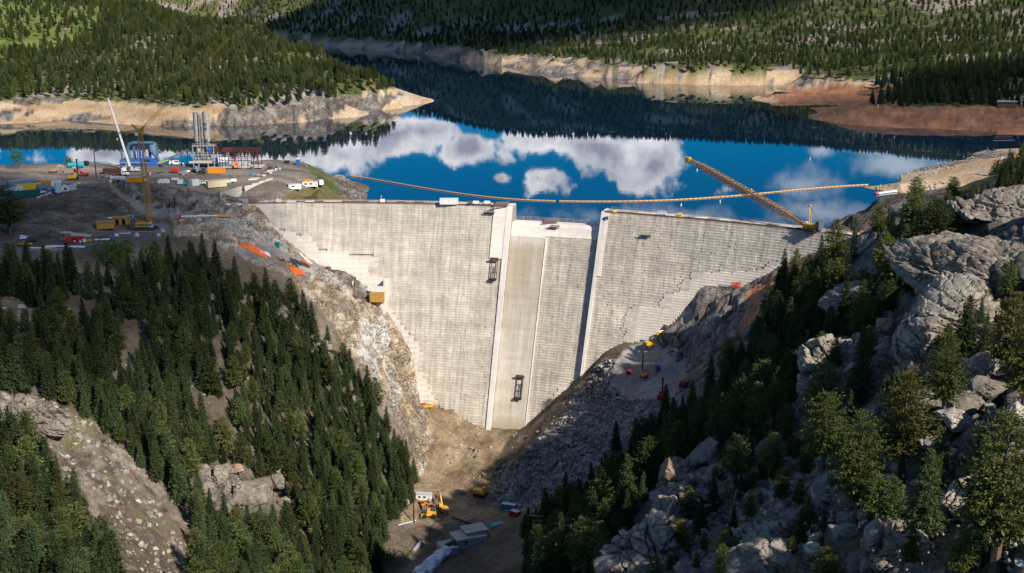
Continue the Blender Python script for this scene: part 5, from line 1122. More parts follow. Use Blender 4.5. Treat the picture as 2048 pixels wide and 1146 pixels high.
stp = [(x, y, z, R.choice((.25, .3, .4, .55, .8, 1.2, 1.9)) * R.uniform(.7, 1.2)) for (x, y, z, idx) in scatter(22000, -215, -60, 230, 470, .9, okgap, 45)] + [(x, y, z, R.choice((.3, .4, .5, .6, .8, 1.2)) * R.uniform(.7, 1.2)) for (x, y, z, idx) in scatter(16000, -270, 60, 240, 640, 1.3, okst, 41)]
scatter_object('scattered_stones', stp, [R.choice((0, 1, 2)) for _ in stp], SM[:3], tilt=.6)
def okrp(px, py, zn, p, x, y): return (zn == K_RIP)
rpp = [(x, y, z, R.choice((.55, .7, .9, 1.2, 1.5)) * R.uniform(.7, 1.15)) for (x, y, z, idx) in scatter(26000, -20, 110, 430, 560, 1.25, okrp, 42)]
scatter_object('riprap', rpp, [R.choice((0, 1, 2)) for _ in rpp], SM[3:], tilt=.7)
def okrr(px, py, zn, p, x, y): return in_poly(px, py, [(1230, 1146), (1340, 960), (1470, 940), (1620, 960), (1900, 850), (2060, 720), (2060, 1200), (1230, 1200)]) & (y < 330) & (fbm(x / 10, y / 10, 0 * x, 2, 231) > -.05)
rrp = [(x, y, z, R.choice((.25, .35, .5, .8)) * R.uniform(.7, 1.2)) for (x, y, z, idx) in scatter(14000, 15, 130, 105, 320, .8, okrr, 43)]
scatter_object('loose_stones', rrp, [R.choice((0, 1, 2)) for _ in rrp], SM[:3], tilt=.7)
def oksp(px, py, zn, p, x, y): return in_poly(px, py, [(1725, 350), (1880, 310), (1960, 315), (1890, 345), (1780, 372), (1930, 362), (1960, 395), (1850, 385), (1740, 380)]) & (y > 640) & (y < 900) & (fbm(x / 14, y / 14, 0 * x, 2, 233) > -.02)
spp = [(x, y, z, R.uniform(.5, 1.4)) for (x, y, z, idx) in scatter(3000, 200, 330, 650, 860, 1.6, oksp, 44)]
scatter_object('shore_stones', spp, [R.choice((0, 1)) for _ in spp], SM[:2], tilt=.7)
# ------------------------------------------------------------------ plant, vehicles and site objects
M_WHITE = mat('white_paint', (.78, .78, .76), .45, var=.06); M_YEL2 = mat('machine_yellow', (.72, .40, .03), .45, var=.1); M_ORANGE = mat('orange_paint', (.72, .27, .03), .5, var=.1)
M_RED = mat('red_paint', (.52, .035, .03), .45, var=.1); M_BLUE = mat('blue_paint', (.03, .12, .42), .45, var=.12); M_TEAL = mat('teal_paint', (.02, .36, .42), .5, var=.1); M_GREEN = mat('dark_green_paint', (.01, .11, .09), .5, var=.1)
M_BLUEGR = mat('blue_grey_paint', (.13, .20, .28), .5, var=.15); M_CREAM = mat('cream_paint', (.62, .53, .34), .55, var=.08); M_DGREY = mat('dark_grey_paint', (.10, .11, .12), .5, var=.15); M_LGREY = mat('light_grey_paint', (.50, .51, .53), .5, var=.1)
M_GLASS = mat('vehicle_glass', (.02, .025, .03), .1, var=.05, spec=.6); M_TYRE = mat('rubber', (.025, .025, .025), .85, var=.1); M_TRACK = mat('track_steel', (.06, .052, .045), .7, .3, var=.2); M_NAVY = mat('navy_paint', (.015, .03, .09), .4, var=.1)
M_BROWN = mat('brown_sheet', (.11, .055, .045), .7, var=.2); M_OCHRE = mat('ochre_sheet', (.50, .27, .06), .7, var=.2); M_SILVER = mat('aluminium', (.62, .63, .65), .35, .6, var=.06); M_MAROON = mat('maroon_steel', (.12, .03, .035), .6, .2, var=.15)
M_SILO = mat('weathered_silo', (.33, .32, .315), .7, .1, var=.22, scale=.6); M_LIME = mat('lime_paint', (.55, .58, .06), .5, var=.1); M_PLY = mat('plywood', (.42, .24, .08), .8, var=.25); M_CONC = mat('precast_concrete', (.52, .49, .44), .85, var=.12)
M_PINK = mat('pink_paint', (.70, .12, .18), .5); M_BLACKP = mat('black_plastic', (.02, .02, .022), .5); M_TARPO = mat('orange_tarp', (.80, .16, .04), .6, var=.1); M_TARPB = mat('black_tarp', (.04, .042, .05), .6, var=.2); M_TARPW = mat('white_tarp', (.74, .74, .74), .6, var=.08); M_TARPG = mat('grey_mat', (.42, .40, .36), .8, var=.15)

def at_px(px, py): return G(px, py)
def head(px0, py0, px1, py1):                 # heading on the ground from one seen point to another
    a, b = G(px0, py0), G(px1, py1); return math.atan2(b.y - a.y, b.x - a.x)
def P(o, name, mb, m): return mb.build(name, m, o)

def container(px, py, L, Wd, H, m, rz, label, group=None, doors=True, cat='container', z=None):
    p = at_px(px, py) if z is None else W(px, py, z); o = empty('shipping_container', p, rz, label, cat, group)
    mb = MB().b0(-L / 2, L / 2, -Wd / 2, Wd / 2, .12, H - .06)
    n = max(4, int(L / .8))
    for k in range(n):
        x = -L / 2 + L * (k + .5) / n
        for y in (-Wd / 2 - .03, Wd / 2 + .03): mb.box((x, y, H / 2), (L / n * .5, .06, H - .4))
    P(o, 'body', mb, m)
    fr = MB()
    for x in (-L / 2, L / 2):
        for y in (-Wd / 2, Wd / 2): fr.box((x, y, H / 2), (.2, .2, H))
    for y in (-Wd / 2, Wd / 2):
        for z_ in (.08, H - .06): fr.box((0, y, z_), (L, .2, .16))
    P(o, 'frame', fr, m)
    P(o, 'roof', MB().b0(-L / 2 + .1, L / 2 - .1, -Wd / 2 + .1, Wd / 2 - .1, H - .06, H + .02), M_LGREY if m is not M_WHITE else m)
    if doors:
        for y in (-Wd / 4, Wd / 4): P(o, 'door', MB().box((-L / 2 - .05, y, H / 2), (.08, Wd / 2 - .1, H - .4)), m)
    return o
def wheels(o, xs, y, r, w=.3, name='wheel'):
    for x in xs:
        for s_ in (-1, 1): P(o, name, MB().tube((x, s_ * (y - w / 2), r), (x, s_ * (y + w / 2), r), r, 10), M_TYRE)
def pickup(px, py, rz, m, label, group='pickup trucks', cat='pickup truck', p=None, cap=False):
    o = empty('pickup_truck', p or at_px(px, py), rz, label, cat, group)
    P(o, 'body', MB().prism([(-2.8, .45), (2.85, .45), (2.9, .95), (2.6, 1.12), (1.35, 1.18), (.85, 1.85), (-.75, 1.9), (-.95, 1.2), (-2.8, 1.2)], -.95, .95), m)
    P(o, 'bed', MB().b0(-2.7, -1.05, -.75, .75, 1.19, 1.22) if not cap else MB().b0(-2.75, -.9, -.92, .92, 1.15, 1.9), M_DGREY if not cap else m)
    P(o, 'windscreen', MB().prism([(1.36, 1.2), (1.42, 1.2), (.93, 1.83), (.87, 1.83)], -.82, .82), M_GLASS)
    for s_ in (-1, 1): P(o, 'side_window', MB().b0(-.65, .8, s_ * .955 - .01, s_ * .955 + .01, 1.25, 1.72), M_GLASS)
    for s_ in (-.6, .6): P(o, 'headlight', MB().box((2.9, s_, .82), (.06, .35, .2)), M_SILVER)
    wheels(o, (-1.75, 1.85), .88, .42); return o
def semi(px, py, rz, label):
    o = empty('semi_truck', at_px(px, py), rz, label, 'truck')
    P(o, 'cab', MB().prism([(4.2, .6), (7.6, .6), (7.7, 1.5), (6.2, 1.75), (5.9, 2.6), (5.5, 3.5), (4.2, 3.9)], -1.2, 1.2), M_WHITE); P(o, 'windscreen', MB().prism([(6.22, 1.8), (6.28, 1.8), (5.98, 2.6), (5.9, 2.6)], -1, 1), M_GLASS)
    for s_ in (-1, 1): P(o, 'side_window', MB().b0(5.0, 5.8, s_ * 1.21 - .01, s_ * 1.21 + .01, 1.9, 2.6), M_GLASS)
    P(o, 'bumper', MB().box((7.72, 0, .75), (.15, 2.3, .4)), M_SILVER)
    mb = MB().b0(-7.5, 3.6, -1.25, 1.25, 1.2, 3.4)
    for k in range(13): mb.box((-7.2 + k * .87, 0, 2.3), (.12, 2.62, 2.2))
    P(o, 'trailer', mb, M_BROWN); P(o, 'trailer_deck', MB().b0(-9.5, 3.8, -1.25, 1.25, 1.0, 1.18), M_DGREY)
    wheels(o, (-6.8, -5.6, 2.6, 4.0, 6.9), 1.0, .5, .5); return o
def box_truck(px, py, rz, m, label, L=5.2, p=None):
    o = empty('box_truck', p or at_px(px, py), rz, label, 'truck')
    P(o, 'cargo_box', MB().b0(-L, .2, -1.15, 1.15, .95, 3.3), m); P(o, 'cab', MB().prism([(.35, .6), (2.4, .6), (2.45, 1.4), (1.7, 1.6), (1.3, 2.3), (.35, 2.35)], -1.05, 1.05), M_WHITE)
    P(o, 'windscreen', MB().prism([(1.72, 1.62), (1.78, 1.62), (1.38, 2.25), (1.31, 2.25)], -.9, .9), M_GLASS); P(o, 'chassis', MB().b0(-L, 2.3, -.5, .5, .5, .9), M_DGREY); wheels(o, (-L + 1.2, 1.5), .95, .48, .4); return o
def trailer_office(px, py, L, rz, label, group=None, m=None, wins=2, roofm=None, p=None):
    o = empty('office_trailer', p or at_px(px, py), rz, label, 'office trailer', group); m = m or M_WHITE
    P(o, 'body', MB().b0(-L / 2, L / 2, -1.4, 1.4, .4, 3.0), m); P(o, 'roof', MB().prism([(-L / 2 - .15, 3.0), (L / 2 + .15, 3.0), (L / 2 + .15, 3.12), (-L / 2 - .15, 3.12)], -1.55, 1.55), roofm or M_LGREY)
    for k in range(wins): P(o, 'window', MB().box((-L / 2 + L * (k + .7) / (wins + 1), -1.42, 1.95), (L / (wins + 2) * .7, .06, .8)), M_GLASS)
    P(o, 'door', MB().box((L / 2 - .9, -1.42, 1.45), (.8, .06, 1.9)), M_LGREY); P(o, 'steps', MB().box((L / 2 - .9, -1.8, .2), (1, .7, .4)), M_GALV)
    for x in (-L / 3, L / 3): P(o, 'axle', MB().tube((x, -1.2, .35), (x, 1.2, .35), .34, 8), M_TYRE)
    return o
def excavator(px, py, rz, s_, label, m=None, group=None, arm=(3.6, 5.2, 7.4, 2.6, 7.0, .6), boomrz=0.0, p=None):
    o = empty('excavator', p or at_px(px, py), rz, label, 'excavator', group, s_); m = m or M_YEL2
    for y in (-1.25, 1.25):
        P(o, 'track', MB().prism([(-2.1, 0), (2.1, 0), (2.5, .45), (2.2, .95), (-2.2, .95), (-2.5, .45)], y - .32, y + .32), M_TRACK)
    P(o, 'undercarriage', MB().b0(-1.3, 1.3, -.95, .95, .4, 1.05), M_TRACK)
    P(o, 'engine_housing', MB().prism([(-2.7, 1.1), (1.6, 1.1), (1.6, 1.7), (.4, 2.0), (-1.0, 2.35), (-2.7, 2.25)], -1.35, 1.35), m); P(o, 'counterweight', MB().b0(-3.2, -2.72, -1.3, 1.3, 1.15, 2.1), M_DGREY)
    cab = P(o, 'cab', MB().prism([(.3, 1.7), (1.9, 1.7), (1.8, 2.4), (1.35, 3.15), (.3, 3.15)], .35, 1.4), m); P(cab, 'cab_window', MB().b0(.45, 1.5, 1.41, 1.44, 2.1, 3.0), M_GLASS); P(cab, 'windscreen', MB().prism([(1.92, 1.85), (1.97, 1.85), (1.42, 3.1), (1.37, 3.1)], .45, 1.3), M_GLASS)
    x1, z1, x2, z2, x3, z3 = arm; mb = MB().beam((1.2, -.2, 1.7), (x1, -.2, z1), .5, .6).beam((x1, -.2, z1), (x2, -.2, z2 + 1.6), .45, .5); P(o, 'boom', mb, m)
    P(o, 'stick', MB().beam((x2 - .3, -.2, z2 + 2.2), (x3, -.2, z3 + .6), .38, .42), m); P(o, 'hydraulic_ram', MB().tube((1.6, -.2, 1.5), ((x1 + x2) / 2, -.2, (z1 + z2 + 1.6) / 2 - .4), .12).tube((x1, -.2, z1 + .4), (x2, -.2, z2 + 2.3), .11), M_SILVER)
    P(o, 'bucket', MB().prism([(x3 - .7, z3 - .6), (x3 + .2, z3 - .6), (x3 + .5, z3 + .1), (x3 + .2, z3 + .7), (x3 - .3, z3 + .7)], -.9, .5), M_TRACK); return o
def drill(px, py, rz, s_, m, label, mast=8, tilt=.05, group='drill rigs', mastm=None):
    o = empty('drill_rig', at_px(px, py), rz, label, 'drill rig', group, s_)
    for y in (-.9, .9): P(o, 'track', MB().prism([(-1.6, 0), (1.6, 0), (1.9, .4), (1.6, .75), (-1.6, .75), (-1.9, .4)], y - .25, y + .25), M_TRACK)
    P(o, 'body', MB().prism([(-1.8, .8), (1.2, .8), (1.2, 1.6), (.2, 1.9), (-1.8, 1.9)], -.95, .95), m); c = P(o, 'cab', MB().b0(.3, 1.3, .1, .95, 1.6, 2.7), m); P(c, 'cab_window', MB().b0(1.31, 1.34, .2, .85, 1.9, 2.55), M_GLASS)
    P(o, 'mast', MB().beam((2.0, 0, .1), (2.0 + tilt * mast, 0, mast), .42, .5).box((2.0 + tilt * mast, 0, mast), (.7, .7, .5)), mastm or M_BLACKP); P(o, 'arm', MB().beam((1.1, -.3, 1.4), (2.0, -.1, 2.6), .3), m); return o
def loader(px, py, rz, s_, label, m=None, p=None, name='wheel_loader', cat='wheel loader'):
    o = empty(name, p or at_px(px, py), rz, label, cat, None, s_); m = m or M_YEL2
    P(o, 'body', MB().prism([(-3, .8), (.6, .8), (.6, 1.6), (-.6, 1.8), (-3, 1.75)], -.95, .95), m); c = P(o, 'cab', MB().prism([(-.9, 1.75), (.4, 1.75), (.3, 3.0), (-.8, 3.0)], -.7, .7), m); P(c, 'windscreen', MB().prism([(.42, 1.85), (.46, 1.85), (.36, 2.9), (.32, 2.9)], -.6, .6), M_GLASS); P(c, 'cab_window', MB().b0(-.7, .2, -.73, -.7, 1.95, 2.85), M_GLASS)
    P(o, 'lift_arm', MB().beam((.5, .6, 1.5), (2.6, .6, .7), .25).beam((.5, -.6, 1.5), (2.6, -.6, .7), .25), m); P(o, 'bucket', MB().prism([(2.5, .1), (3.8, .15), (3.6, .3), (2.9, .5), (2.7, 1.2), (2.5, 1.2)], -1.3, 1.3), M_DGREY); wheels(o, (-1.9, 1.2), 1.0, .75, .5); return o
def barrier(px, py, rz, L, label, group, m=None, h=.85, p=None):
    o = MB().prism([(-.3, 0), (.3, 0), (.25, .12), (.1, .4), (.08, h), (-.08, h), (-.1, .4), (-.25, .12)], -L / 2, L / 2).build('concrete_barrier', m or M_CONC); tag(o, label, 'barrier', group); o.location = p or at_px(px, py); o.rotation_euler = (0, 0, rz); return o
def porta(px, py, m, label, p=None, s_=1.0):
    o = empty('portable_toilet', p or at_px(px, py), R.uniform(-.4, .4), label, 'portable toilet', None, s_)
    P(o, 'cabin', MB().b0(-.6, .6, -.6, .6, 0, 2.2), m); P(o, 'roof', MB().prism([(-.65, 2.2), (.65, 2.2), (.4, 2.45), (-.4, 2.45)], -.65, .65), M_WHITE); P(o, 'door', MB().b0(-.42, .42, -.63, -.61, .15, 2.05), m); return o
def tank(px, py, L, r, rz, m, label, legs=True, group=None, p=None):
    o = empty('storage_tank', p or at_px(px, py), rz, label, 'tank', group); P(o, 'vessel', MB().tube((-L / 2, 0, r + .35), (L / 2, 0, r + .35), r, 16).tube((-L / 2 - .3, 0, r + .35), (-L / 2, 0, r + .35), r * .7, 16, r).tube((L / 2, 0, r + .35), (L / 2 + .3, 0, r + .35), r, 16, r * .7), m)
    for x in (-L / 3, L / 3): P(o, 'saddle', MB().box((x, 0, .3), (.4, r * 1.5, .7)), M_DGREY)
    P(o, 'hatch', MB().tube((0, 0, 2 * r + .3), (0, 0, 2 * r + .55), .3, 8), M_DGREY); return o
def slab_sheet(name, px, py, L, Wd, rz, m, label, cat='tarpaulin', group=None, drape=.25, p=None, tilt=None):
    """sheet lying on the ground and following it"""
    p0 = p or at_px(px, py); n = 7; vs = []; c, s2 = math.cos(rz), math.sin(rz); g = random.Random(px)
    for i in range(n):
        for j in range(n):
            u, v = (i / (n - 1) - .5) * L, (j / (n - 1) - .5) * Wd; x, y = p0.x + u * c - v * s2, p0.y + u * s2 + v * c; vs.append((x - p0.x, y - p0.y, drop(x, y) - p0.z + drape + g.uniform(-.12, .16)))
    fs = [(i * n + j, (i + 1) * n + j, (i + 1) * n + j + 1, i * n + j + 1) for i in range(n - 1) for j in range(n - 1)]
    bot = [(x, y, z - .12) for x, y, z in vs]; k = n * n; fs += [tuple(k + q for q in reversed(f)) for f in fs]
    rim = [i for i in range(n)] + [i * n + n - 1 for i in range(1, n)] + [(n - 1) * n + j for j in range(n - 2, -1, -1)] + [i * n for i in range(n - 2, 0, -1)]
    fs += [(rim[i], rim[(i + 1) % len(rim)], k + rim[(i + 1) % len(rim)], k + rim[i]) for i in range(len(rim))]
    mb = MB(); mb._add(vs + bot, fs); o = mb.build(name, m); o.location = p0; return tag(o, label, cat, group)
def shed(px, py, L, Wd, H, rz, m, label, openings=2, roofm=None, p=None):
    o = empty('site_shed', p or at_px(px, py), rz, label, 'shed')
    mb = MB().b0(-L / 2, L / 2, Wd / 2 - .12, Wd / 2, 0, H).b0(-L / 2, -L / 2 + .12, -Wd / 2, Wd / 2, 0, H).b0(L / 2 - .12, L / 2, -Wd / 2, Wd / 2, 0, H)
    x = -L / 2
    if openings:
        w = L / (2 * openings + 1)
        for k in range(openings + 1): mb.b0(-L / 2 + 2 * k * w, -L / 2 + (2 * k + 1) * w, -Wd / 2, -Wd / 2 + .12, 0, H)
        mb.b0(-L / 2, L / 2, -Wd / 2 + .01, -Wd / 2 + .11, H * .8, H)
    else: mb.b0(-L / 2, L / 2, -Wd / 2, -Wd / 2 + .12, 0, H)
    P(o, 'wall', mb, m); P(o, 'floor', MB().b0(-L / 2 + .13, L / 2 - .13, -Wd / 2 + .13, Wd / 2 - .13, .02, .1), M_DGREY)
    P(o, 'roof', MB().prism([(-L / 2 - .2, H), (L / 2 + .2, H), (L / 2 + .2, H + .15), (-L / 2 - .2, H + .15)], -Wd / 2 - .3, Wd / 2 + .2), roofm or m); return o

# --- storage yard at the left edge
container(12, 392, 7, 2.5, 2.7, M_BLUE, .75, 'short blue container at the left picture edge of the storage yard', None)
container(28, 386, 8, 2.5, 2.8, M_WHITE, .75, 'white container beside the blue one at the left edge of the yard', 'white yard containers')
container(48, 380, 8, 2.5, 2.8, M_LGREY, .75, 'pale grey container behind the yellow skip in the storage yard', None)
container(40, 370, 12, 2.4, 2.6, M_BLUEGR, .75, 'long blue grey container behind the white roofs of the yard')
def skip(px, py, rz, m, label, L=9.5, H=2.7):
    o = empty('skip_container', at_px(px, py), rz, label, 'skip'); P(o, 'hull', MB().prism([(-L / 2 + .8, .25), (L / 2 - .8, .25), (L / 2, H), (-L / 2, H)], -1.25, 1.25), m); P(o, 'rim', MB().b0(-L / 2 - .1, L / 2 + .1, -1.4, 1.4, H, H + .18), m)
    for k in range(5): P(o, 'rib', MB().box((-L / 2 + 1.2 + k * (L - 2.4) / 4, 0, H / 2 + .1), (.18, 2.72, H - .5)), m)
    return o
skip(58, 382, .55, mat('bright_yellow_paint', (.85, .52, .015), .45, var=.06), 'big yellow open topped skip in the storage yard', 11.5, 3.4); skip(56, 394, .55, M_GREEN, 'dark green skip in front of the yellow one', 12, 3.2)
container(93, 371, 7.5, 2.5, 2.9, M_ORANGE, -.1, 'orange container at the back of the storage yard'); container(113, 372, 4.5, 2.5, 2.8, M_WHITE, .3, 'short white container right of the orange one in the yard')
tank(88, 382, 6, 1.6, .6, M_BLUEGR, 'blue grey tank trailer between the yellow skip and the white silo'); pickup(80, 387, .5, M_WHITE, 'white van parked behind the dark green skip', None, 'van', cap=True)
def vert_tank(px, py, r, h, m, label):
    o = empty('cement_silo', at_px(px, py), 0, label, 'silo'); P(o, 'vessel', MB().tube((0, 0, .8), (0, 0, h), r, 16).tube((0, 0, h), (0, 0, h + .5), r, 16, r * .4), m)
    for a in range(4): P(o, 'leg', MB().beam((r * .8 * math.cos(a * 1.57 + .7), r * .8 * math.sin(a * 1.57 + .7), 0), (r * .8 * math.cos(a * 1.57 + .7), r * .8 * math.sin(a * 1.57 + .7), 1.2), .25), M_DGREY)
    return o
vert_tank(116, 388, 1.5, 5.6, mat('silo_white', (.62, .64, .68), .5), 'upright pale grey silo at the edge of the storage yard')
def mixer_shed(px, py, label):
    o = empty('pump_unit', at_px(px, py), .4, label, 'pump unit'); P(o, 'housing', MB().prism([(-2, .4), (2, .4), (1.6, 2.6), (0, 3.6), (-1.6, 2.6)], -1.3, 1.3), M_WHITE); P(o, 'opening', MB().tube((.2, -1.34, 1.5), (.2, -1.3, 1.5), .8, 12), M_DGREY); P(o, 'skid', MB().b0(-2.3, 2.3, -1.4, 1.4, 0, .4), M_BLUEGR)
mixer_shed(130, 383, 'white gabled pump unit with a dark round opening beside the pale silo'); container(142, 380, 5, 2.4, 2.2, M_LGREY, .4, 'grey covered unit at the right end of the storage yard', doors=False)
container(104, 386, 4.5, 2.2, 2.4, M_BLUEGR, .5, 'low blue grey box between tank trailer and silo', doors=False)
for k in range(12):
    x_ = 77 + k * 7.3; y_ = 396 - k * 2.6; o = MB().b0(-.9, .9, -.4, .4, 0, .85).build('concrete_block', M_CONC); tag(o, 'grey concrete block in the row along the edge of the storage yard', 'barrier', 'concrete blocks along the storage yard edge'); o.location = at_px(x_, y_); o.rotation_euler = (0, 0, R.uniform(.4, .9))
drill(146, 360, .2, 1.35, M_YEL2, 'drill rig with tall black mast and yellow deck behind the storage yard', 8.0, 0)
excavator(168, 352, 3.0, .8, 'small red excavator beside the black masted drill', M_RED, None)
tank(152, 336, 8.2, 1.3, .05, M_TEAL, 'turquoise tank lying near the water at the left of the pad'); tank(173, 332, 2.2, 1.3, .1, M_BLACKP, 'short black tank right of the turquoise tank')
excavator(108, 345, .3, .7, 'small tan excavator on the bank left of the turquoise tank', M_PLY, None)
def pole(px0, py0, px1, py1, label, arms=3):
    b = at_px(px0, py0); t = Y(px1, py1, b.y); o = empty('power_pole', b, 0, label, 'power pole', 'power poles'); v = t - b; P(o, 'mast', MB().tube((0, 0, -1), v, .34, 8, .22), mat('dark_timber', (.06, .035, .03), .85, var=.2))
    for k in range(arms): P(o, 'crossarm', MB().beam(v * (.97 - .08 * k) + Vector((-1.0, 0, 0)), v * (.97 - .08 * k) + Vector((.5, 0, 0)), .16), M_BROWN)
    return o
pole(193, 356, 187, 296, 'tall dark power pole at the left side of the pad')
pole(828, 1046, 826, 962, 'lone power pole in the valley beside the firs', 1)
# --- pad: trucks, mobile crane, batching plant
semi(232, 350, -.28, 'white semi truck with a dark brown ribbed trailer on the pad')
pickup(214, 355, -.5, M_LGREY, 'pale green tinted pickup parked left of the grey tanks', None)
tank(240, 362, 5.2, 1.15, -.1, M_LGREY, 'pale grey tank trailer in front of the semi truck'); tank(226, 361, 2.2, 1.0, .2, M_LGREY, 'short grey tank left of the grey tank trailer'); 
o = empty('light_post', at_px(222, 372), 0, 'small white sign post at the pad edge below the grey tanks', 'sign'); P(o, 'post', MB().tube((0, 0, 0), (0, 0, 2.6), .12), M_WHITE); P(o, 'board', MB().box((0, -.1, 2.6), (1.4, .1, 1.3)), M_WHITE)
def mobile_crane():
    b = at_px(258, 344); o = empty('mobile_crane', b, -.12, 'mobile crane with a long pale grey telescopic boom on the pad', 'mobile crane')
    P(o, 'carrier', MB().b0(-5.5, 5.8, -1.35, 1.35, .9, 1.7).b0(3.9, 6.6, -1.3, 1.3, 1.0, 2.6), M_LGREY); P(o, 'cab_window', MB().b0(6.61, 6.65, -1.1, 1.1, 1.7, 2.4), M_GLASS); wheels(o, (-4.4, -3.0, 0.4, 2.0, 4.6), 1.1, .62, .5)
    P(o, 'superstructure', MB().b0(-3, 1.8, -1.3, 1.3, 1.75, 3.0), M_LGREY); P(o, 'counterweight', MB().b0(-4.4, -3.05, -1.4, 1.4, 1.9, 3.4), M_DGREY); P(o, 'operator_cab', MB().b0(.2, 1.8, -2.1, -1.35, 1.9, 3.5), M_DGREY)
    for x in (-5, 3): P(o, 'outrigger', MB().b0(x - .2, x + .2, -3.2, 3.2, .5, .8).b0(x - .4, x + .4, -3.5, -2.9, 0, .5).b0(x - .4, x + .4, 2.9, 3.5, 0, .5), M_DGREY)
    t = Y(216, 196, b.y - 4) - b; t.rotate(Matrix.Rotation(.12, 3, 'Z')); a = Vector((.8, 0, 3.0)); mb = MB()
    for k, w in enumerate((1.15, 1.0, .86, .74, .62)): mb.beam(a + (t - a) * k / 5, a + (t - a) * (k + 1) / 5, w, w * 1.15)
    P(o, 'boom', mb, M_LGREY); P(o, 'luffing_ram', MB().tube((-1.4, 0, 2.2), a + (t - a) * .18, .28), M_SILVER); P(o, 'hoist_rope', MB().tube(t, t + Vector((3.4, 0, -22)), .035, 4), M_STEEL); P(o, 'hook_block', MB().box(t + Vector((3.4, 0, -22.4)), (.6, .4, 1.0)), M_YEL2)
mobile_crane()
def blue_plant():
    b = at_px(280, 331); o = empty('ice_plant', b, 0, 'blue pipework plant with tall bent ducts standing at the back of the pad', 'industrial plant'); s_ = b.y / 2400 * 1.03
    def q(px, py, d=0): return Vector(((px - 280) * s_, d, (331 - py) * s_))
    M_DUCT = mat('blue_duct', (.07, .15, .23), .5, .2, var=.15)
    P(o, 'base', MB().b0(*[v for v in (q(244, 0).x, q(316, 0).x)], -3, 3, .1, q(0, 318).z), M_BLUE); P(o, 'walkway', MB().b0(q(244, 0).x, q(300, 0).x, -3.8, -3.0, q(0, 325).z, q(0, 323).z), M_GALV)
    P(o, 'duct', MB().path([q(248, 318, -1), q(247, 303, -1), q(249, 299, -1), q(253, 299, -1), q(255, 303, -1), q(255, 318, -1)], .55, 8), M_DUCT)
    P(o, 'duct', MB().path([q(262, 318), q(258, 298), q(262, 290), q(270, 287), q(310, 287), q(314, 292), q(314, 316)], 1.05, 10), M_DUCT)
    P(o, 'duct', MB().path([q(270, 318, 1), q(269, 295, 1), q(273, 293, 1), q(296, 293, 1), q(300, 297, 1), q(300, 318, 1)], .8, 8), M_DUCT)
    for x in (279, 284, 289): P(o, 'column', MB().tube(q(x, 318, -1.6), q(x, 296, -1.6), .45, 8), M_BLUE)
    P(o, 'cyclone', MB().tube(q(306, 290), q(308, 303), 2.2, 12).tube(q(308, 303), q(315, 318), 2.1, 12, .5), M_BLUEGR); P(o, 'blower', MB().tube(q(296, 316, -3.2), q(304, 316, -3.2), 1.3, 12), M_BLUE)
    return o
blue_plant()
def hopper(px, py, label):
    b = at_px(px, py); o = empty('hopper', b, 0, label, 'hopper'); P(o, 'bin', MB().box((0, 0, 6.8), (2.2, 2.2, 1.6)).tube((0, 0, 2.4), (0, 0, 6.0), .3, 4, 1.5), M_DGREY)
    for x in (-1.2, 1.2):
        for y in (-1.2, 1.2): P(o, 'leg', MB().beam((x, y, 0), (x, y, 6.2), .2), M_DGREY)
hopper(320, 322, 'small grey hopper on thin legs between the blue plant and the conveyor')
def conveyor():
    a, b2 = at_px(318, 330), at_px(396, 331); o = empty('conveyor', a, 0, 'long inclined grey conveyor rising from the pad to the silos', 'conveyor'); b = Y(394, 292, b2.y) - a; st = Vector((0, 0, 1.2))
    mb = MB().beam(st, b, 1.6, .5)
    P(o, 'belt', mb, M_DGREY)
    for d in (-.9, .9): P(o, 'side_frame', MB().lattice(st + Vector((0, d, .1)), b + Vector((0, d, .1)), .9, .9, 16, .12, taper=0), M_GALV)
    for k in (.35, .55, .75):
        c = st + (b - st) * k; P(o, 'trestle', MB().beam((c.x - .8, -1, -1), (c.x - .2, -.5, c.z), .18).beam((c.x + .8, 1, -1), (c.x + .2, .5, c.z), .18), M_RUST)
    P(o, 'tail_piece', MB().beam((-2, -1.5, .6), (6, -2.5, 3.2), .7), M_LIME)
conveyor()
